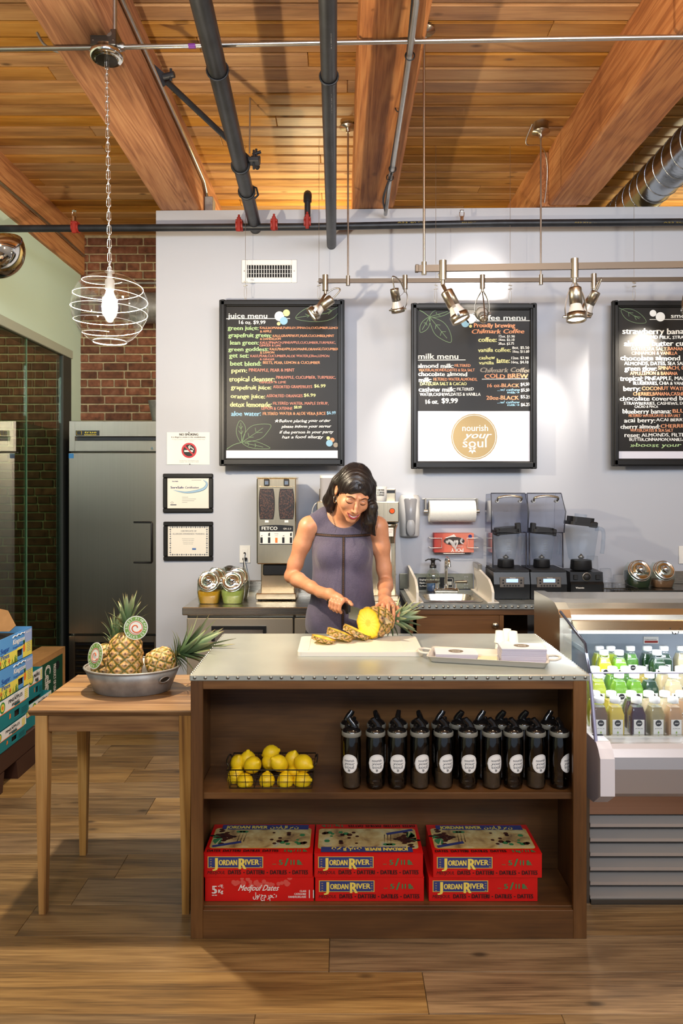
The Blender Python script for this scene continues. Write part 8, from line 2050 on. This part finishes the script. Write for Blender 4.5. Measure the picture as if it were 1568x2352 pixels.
# hair
t = NT('black_hair'); v = t.coord((60, 230, 22)); n1 = t.noise(v, 1.0, 3, .3); t.l(t.ramp(n1, [(.3, (14, 10, 10)), (.75, (44, 32, 28))]), t.b.inputs['Base Color']); t.b.inputs['Roughness'].default_value = .34
t.b.inputs['Specular IOR Level'].default_value = .55; t.bump(n1, .55, .004); HAIRM = t.mat
G = SDF((-.12, 3.20, 1.29), (.21, 3.56, 1.68), .0028)
def ge(c, r, k=.01, sub=False): G.ell(H(*c), r, k, sub, RM)
ge((-.002, .020, .030), (.083, .101, .098), .01); G.chain([H(-.062, .045, .01), tuple(P(757, 1150, 3.44)), tuple(P(757, 1170, 3.46))], [.042, .030, .018], .02)
G.chain([H(.0, .085, .0), tuple(P(795, 1165, 3.50)), tuple(P(800, 1180, 3.54))], [.05, .055, .03], .03)
G.chain([H(.070, .020, .035), H(.080, .0, -.02), tuple(P(854, 1165, 3.335)), tuple(P(848, 1195, 3.36)), tuple(P(849, 1214, 3.38)), tuple(P(861, 1230, 3.385))], [.030, .026, .024, .031, .022, .004], .015)
G.chain([H(.060, .05, .0), tuple(P(848, 1180, 3.40)), tuple(P(838, 1205, 3.42))], [.04, .035, .02], .02)
ge((.002, -.125, -.044), (.069, .105, .099), .007, True); ge((-.052, -.075, -.03), (.036, .075, .05), .007, True); ge((-.088, .004, -.012), (.022, .022, .033), .006, True)
G.cone(H(-.004, -.09, .062), H(.006, .04, .137), .0016, .0022, .006, True)
g = [G.lo[i] + G.h * np.arange(G.n[i]) for i in range(3)]; dx = g[0][:, None, None] - HC.x; dy = g[1][None, :, None] - HC.y; dz = g[2][None, None, :] - HC.z
ly = RM[1][0] * dx + RM[1][1] * dy + RM[1][2] * dz; lx = RM[0][0] * dx + RM[0][1] * dy + RM[0][2] * dz
wt = np.clip((g[2][None, None, :] - 1.44) / .05, 0, 1)
G.F += (np.sin(ly * 330 + 3 * np.sin(lx * 40)) * .0009 * wt + np.sin((g[0][:, None, None]) * 420 + 3 * np.sin(g[2][None, None, :] * 40)) * .0007 * (1 - wt) + 0 * dy).astype(np.float32)
hair, HT = G.build('hair', HAIRM, wo)
hair.data.transform(Matrix.Translation(-HC)); hair.data.transform(HRI.to_4x4()); hair.matrix_basis = Matrix.Translation(HC) @ HR.to_4x4()
# loose strands
rr = random.Random(3); b = MB()
for i in range(46):
    a = Vector(P(846 + rr.uniform(-10, 14), 1150 + rr.uniform(-14, 10), 3.31 + rr.uniform(0, .05))); e = Vector(P(846 + rr.uniform(-22, 20), 1212 + rr.uniform(-8, 22), 3.36 + rr.uniform(-.012, .03))); m = a.lerp(e, .5) + Vector((rr.uniform(.002, .016), rr.uniform(-.02, 0), 0))
    b.tube(catmull([a, m, e], 4), [.0008] * 8 + [.0003], 4)
for px0, px1, y1 in ((764, 771, 1224), (766, 768, 1212), (763, 770, 1205)): b.tube(catmull([P(px0, 1172, 3.40), P(px0 + 1, 1192, 3.385), P(px1 + 1, 1210, 3.365), P(px1 - 2, y1, 3.36)], 4), .0006, 4)
for i in range(60):   # strays over the crown
    a0 = rr.uniform(-1, 1); yl = rr.uniform(-.06, .09); pts = []
    for k in range(8):
        an = a0 * .2 + (1 if a0 > 0 else -1) * k * .2; q = HC + HR @ Vector((sin(an) * .085, .02 + yl * cos(an * .5) , .03 + cos(an) * .10)); d_ = (q - HC).normalized(); h = HT.ray_cast(HC + d_ * .3, -d_)
        if h[0]: pts.append(h[0] + d_ * (.0006 + .004 * rr.random() ** 4))
    if len(pts) > 3: b.tube(pts, .0005, 3)
b.build('loose_strands', HAIRM, hair, kind='stuff')
# face details laid on the skin
def fp(x, z, off=.0006):
    o = HC + HR @ Vector((x, -.22, z)); d = HR @ Vector((0, 1, 0)); h = BT.ray_cast(o, d); return h[0] - d * off
BRW = mat('brow_brown', (52, 32, 24), .7); LSH = mat('lash_black', (20, 14, 12), .7); LIP = mat('lip_rose', (168, 50, 62), .3, coat=.3); TEE = mat('teeth', (240, 234, 222), .2, coat=.4); GLD = mat('earring_gold', (214, 200, 160), .2, 1.0); MDK = mat('mouth_dark', (60, 18, 20), .6)
def strip(pts, ws, off, m, name, par=body, tube=False):
    c = catmull([(x, 0, z) for x, z in pts], 5); n = len(c); wi = np.interp(np.linspace(0, 1, n), np.linspace(0, 1, len(ws)), ws); b = MB()
    if tube: b.tube([fp(p.x, p.z, off) for p in c], list(wi), 8)
    else:
        vs = []
        for i, p in enumerate(c):
            d = (c[min(i + 1, n - 1)] - c[max(i - 1, 0)]).normalized(); vs += [fp(p.x - d.z * wi[i], p.z + d.x * wi[i], off), fp(p.x, p.z, off + .0003), fp(p.x + d.z * wi[i], p.z - d.x * wi[i], off)]
        b.add(vs, [(3 * i + k, 3 * i + k + 1, 3 * i + k + 4, 3 * i + k + 3) for i in range(n - 1) for k in (0, 1)], 0, True)
    return b.build(name, m, par)
for q in (-1, 1):
    strip([(q * .014, .0195), (q * .026, .0235), (q * .038, .0225), (q * .050, .015)], [.0016, .0019, .0015, .0004], .0006, BRW, 'eyebrow')
    strip([(q * .016, -.0055), (q * .024, -.0105), (q * .033, -.0122), (q * .042, -.0095), (q * .048, -.004)], [.0005, .0016, .0019, .0017, .0005], .0008, LSH, 'eyelashes')
    strip([(q * .019, .005), (q * .031, .0082), (q * .043, .004)], [.0003, .0008, .0003], .0004, BRW, 'eyelid_crease')
sm = lambda x, z0, k: z0 - .005 + (x / .030) ** 2 * k * 1.2
xs = [-.0305, -.021, -.010, 0, .010, .021, .0305]
strip([(x, sm(x, -.0685, .0125)) for x in xs], [.0004, .003, .0048, .0052, .0048, .003, .0004], -.0005, MDK, 'mouth_opening')
strip([(x * .9, sm(x * .9, -.0668, .0115)) for x in xs], [.0004, .0022, .0036, .0040, .0036, .0022, .0004], .0003, TEE, 'teeth')
strip([(x, sm(x, -.0622 + (.0008 if abs(x) == .010 else 0), .0075)) for x in xs], [.0007, .0014, .0021, .0018, .0021, .0014, .0007], .0006, LIP, 'upper_lip', tube=True)
strip([(x, sm(x, -.0748, .0195)) for x in xs], [.0007, .0024, .0038, .0044, .0038, .0024, .0007], .0002, LIP, 'lower_lip', tube=True)
for q in (-1, 1):
    e = Vector(H(q * .080, .006, -.032)); MB().tube([e + Vector((cos(a) * .006, cos(a) * .006, -.017 + sin(a) * .017)) for a in [2 * pi * i / 20 for i in range(20)]], .0011, 6, True).build('hoop_earring', GLD, wo)
c_ = Vector(mixp(pr4[2], pips[2], .45)); d_ = (Vector(pips[2]) - Vector(pr4[2][:3])).normalized(); M = Matrix.Translation(c_) @ d_.to_track_quat('Z', 'Y').to_matrix().to_4x4()
MB().tube([M @ Vector((cos(a) * .0104, sin(a) * .0104, 0)) for a in [2 * pi * i / 18 for i in range(18)]], .0014, 6, True).build('ring', NICKEL, wo)
NAIL = mat('nail', (226, 172, 150), .25, coat=.4)
for (tx_, ty_, tz_), dp in zip(tips, dips):
    d_ = (Vector((tx_, ty_, tz_)) - Vector(dp)).normalized(); cc_ = Vector((tx_, ty_, tz_)) + Vector((0, -.0052, .002)); MB().ell((0, 0, 0), (.0042, .0018, .0058), Matrix.Translation(cc_) @ Matrix.Rotation(.25, 4, 'X'), 10, 6).build('fingernail', NAIL, body)

# ============================================================ knife, cut pineapple, slices
kn = thing('chefs_knife', 'wide steel kitchen knife with black handle, held in the woman\'s hand', 'knife', KB)
KM = Matrix(((KD.x, KU.x, KF.x, KB.x), (KD.y, KU.y, KF.y, KB.y), (KD.z, KU.z, KF.z, KB.z), (0, 0, 0, 1)))
bl_ = [(0, .010), (.10, .010), (.20, .006), (.236, -.006), (.20, -.022), (.14, -.036), (.07, -.044), (.006, -.046)]
MB().prism(bl_, -.0009, .0009, KM).build('blade', steel('blade_steel', (206, 206, 210), .2, 0, .06), kn)
b = MB(); b.prism([(-.118, .008), (-.09, .012), (-.04, .012), (-.004, .014), (.004, .011), (.006, -.020), (-.006, -.030), (-.014, -.014), (-.05, -.010), (-.095, -.013), (-.12, -.010)], -.0085, .0085, KM); b.build('handle', BLACK, kn)
FL = NT('pineapple_flesh'); at = FL.n('ShaderNodeAttribute', attribute_name='eye'); v = FL.coord(); nn = FL.noise(v, 90, 3)
FL.l(FL.ramp(FL.math('ADD', at.outputs['Fac'], FL.math('MULTIPLY', FL.math('SUBTRACT', nn, .5), .22)), [(0, (232, 196, 84)), (.2, (236, 200, 80)), (.26, (250, 226, 104)), (.6, (248, 222, 92)), (.9, (240, 200, 50)), (.97, (190, 150, 40))]), FL.b.inputs['Base Color'])
FL.b.inputs['Roughness'].default_value = .3; FL.b.inputs['Coat Weight'].default_value = .3; FL.bump(nn, .3, .002); FLM = FL.mat
def flesh_disc(b_v, R0, z, na, evs, M, wob):
    vs = []; ev = []; nr = 9
    for j in range(nr + 1):
        for i in range(na):
            a = 2 * pi * i / na; r = R0(a) * (j / nr); zz = z + (.0012 * sin(a * 17) * (j / nr) * (1 - j / nr) * 2 if 0 < j < nr else 0); vs.append(M @ Vector((r * cos(a), r * sin(a), zz))); ev.append(j / nr)
    fs = [(j * na + i, j * na + (i + 1) % na, (j + 1) * na + (i + 1) % na, (j + 1) * na + i) for j in range(nr) for i in range(na)]
    return vs, fs, ev
FC = Vector((.110, 3.06, .9895)); AX = Vector((.72, .69, .0)).normalized()
cpn = thing('cut_pineapple', 'pineapple with its end sliced off lying on the cutting board, yellow flesh showing', 'pineapple', FC)
M = Matrix.Translation(FC) @ AX.to_track_quat('Z', 'Y').to_matrix().to_4x4()
vs, fs, ev, na = rind_mesh(.125, .0655, cut=.36, nz=54, taper=.4); b = MB(); b.add(vs, fs, 0, True, M); b.add(vs[-na:], [tuple(range(na))], 0, False, M)
o = b.build('rind', RIND, cpn); set_attr(o, ev + ev[-na:])
r0 = [sqrt(p[0] ** 2 + p[1] ** 2) for p in vs[:na]]
vs2, fs2, ev2 = flesh_disc(None, lambda a: r0[int(round(a / (2 * pi) * na)) % na] + .0003, 0, na, None, M, 0); b = MB(); b.add(vs2, [f[::-1] for f in fs2], 0, True); o = b.build('flesh', FLM, cpn); set_attr(o, ev2)
crown(cpn, M @ Matrix.Translation((0, 0, .112)) @ Matrix.Rotation(radians(-4), 4, 'Y'), [(9, 70, .38, .0), (9, 54, .52, .008), (9, 40, .68, .016), (9, 28, .82, .026), (8, 16, .95, .036), (5, 6, 1.05, .044)], .165, 1.0, 21, .012)
def slice_(label, c, nrm, r, th, seed):
    o_ = thing('pineapple_slice', label, 'pineapple slice', c, group='fallen pineapple slices on the board'); nrm = Vector(nrm).normalized(); M = Matrix.Translation(c) @ nrm.to_track_quat('Z', 'Y').to_matrix().to_4x4() @ Matrix.Rotation(seed, 4, 'Z')
    na = 90; nz = 7; vs = []; ev = []
    for j in range(nz + 1):
        z = th * j / nz
        for i in range(na):
            a = 2 * pi * i / na; A = 9 * a / (2 * pi); B = z / .022; p = (A + B) % 1 - .5; q = (A - B) % 1 - .5; dd = max(abs(p), abs(q)) * 2; bm = max(0, 1 - dd ** 2.2) ** .8
            rr_ = r * (1 - .06 * (1 - j / nz)) + .0045 * bm; vs.append((rr_ * cos(a), rr_ * sin(a), z)); ev.append(min(1, bm * .8 + .3 * math.exp(-(p * p + q * q) / .012)))
    b = MB(); b.add(vs, [(j * na + i, j * na + (i + 1) % na, (j + 1) * na + (i + 1) % na, (j + 1) * na + i) for j in range(nz) for i in range(na)], 0, True, M); w_ = b.build('rind', RIND, o_); set_attr(w_, ev)
    b = MB(); ee = []
    for z, j0, fl_ in ((th + .0002, nz, False), (-.0002, 0, True)):
        rz = [sqrt(p[0] ** 2 + p[1] ** 2) for p in vs[j0 * na:(j0 + 1) * na]]; v2, f2, e2 = flesh_disc(None, lambda a: rz[int(round(a / (2 * pi) * na)) % na], z, na, None, M, 0); b.add(v2, [f[::-1] for f in f2] if fl_ else f2, 0, True); ee += e2
    w_ = b.build('flesh', FLM, o_); set_attr(w_, ee)
slice_('leftmost pineapple slice, thin, lying almost flat on the board', P(741, 1472, 2.985), (.24, .06, .97), .047, .014, .3)
slice_('middle pineapple slice, leaning on the leftmost one', P(778, 1465, 3.02), (.33, .10, .94), .054, .026, 1.1)
slice_('right pineapple slice, leaning against the middle one beside the cut fruit', P(815, 1458, 3.05), (.42, .08, .90), .056, .022, 2.0)
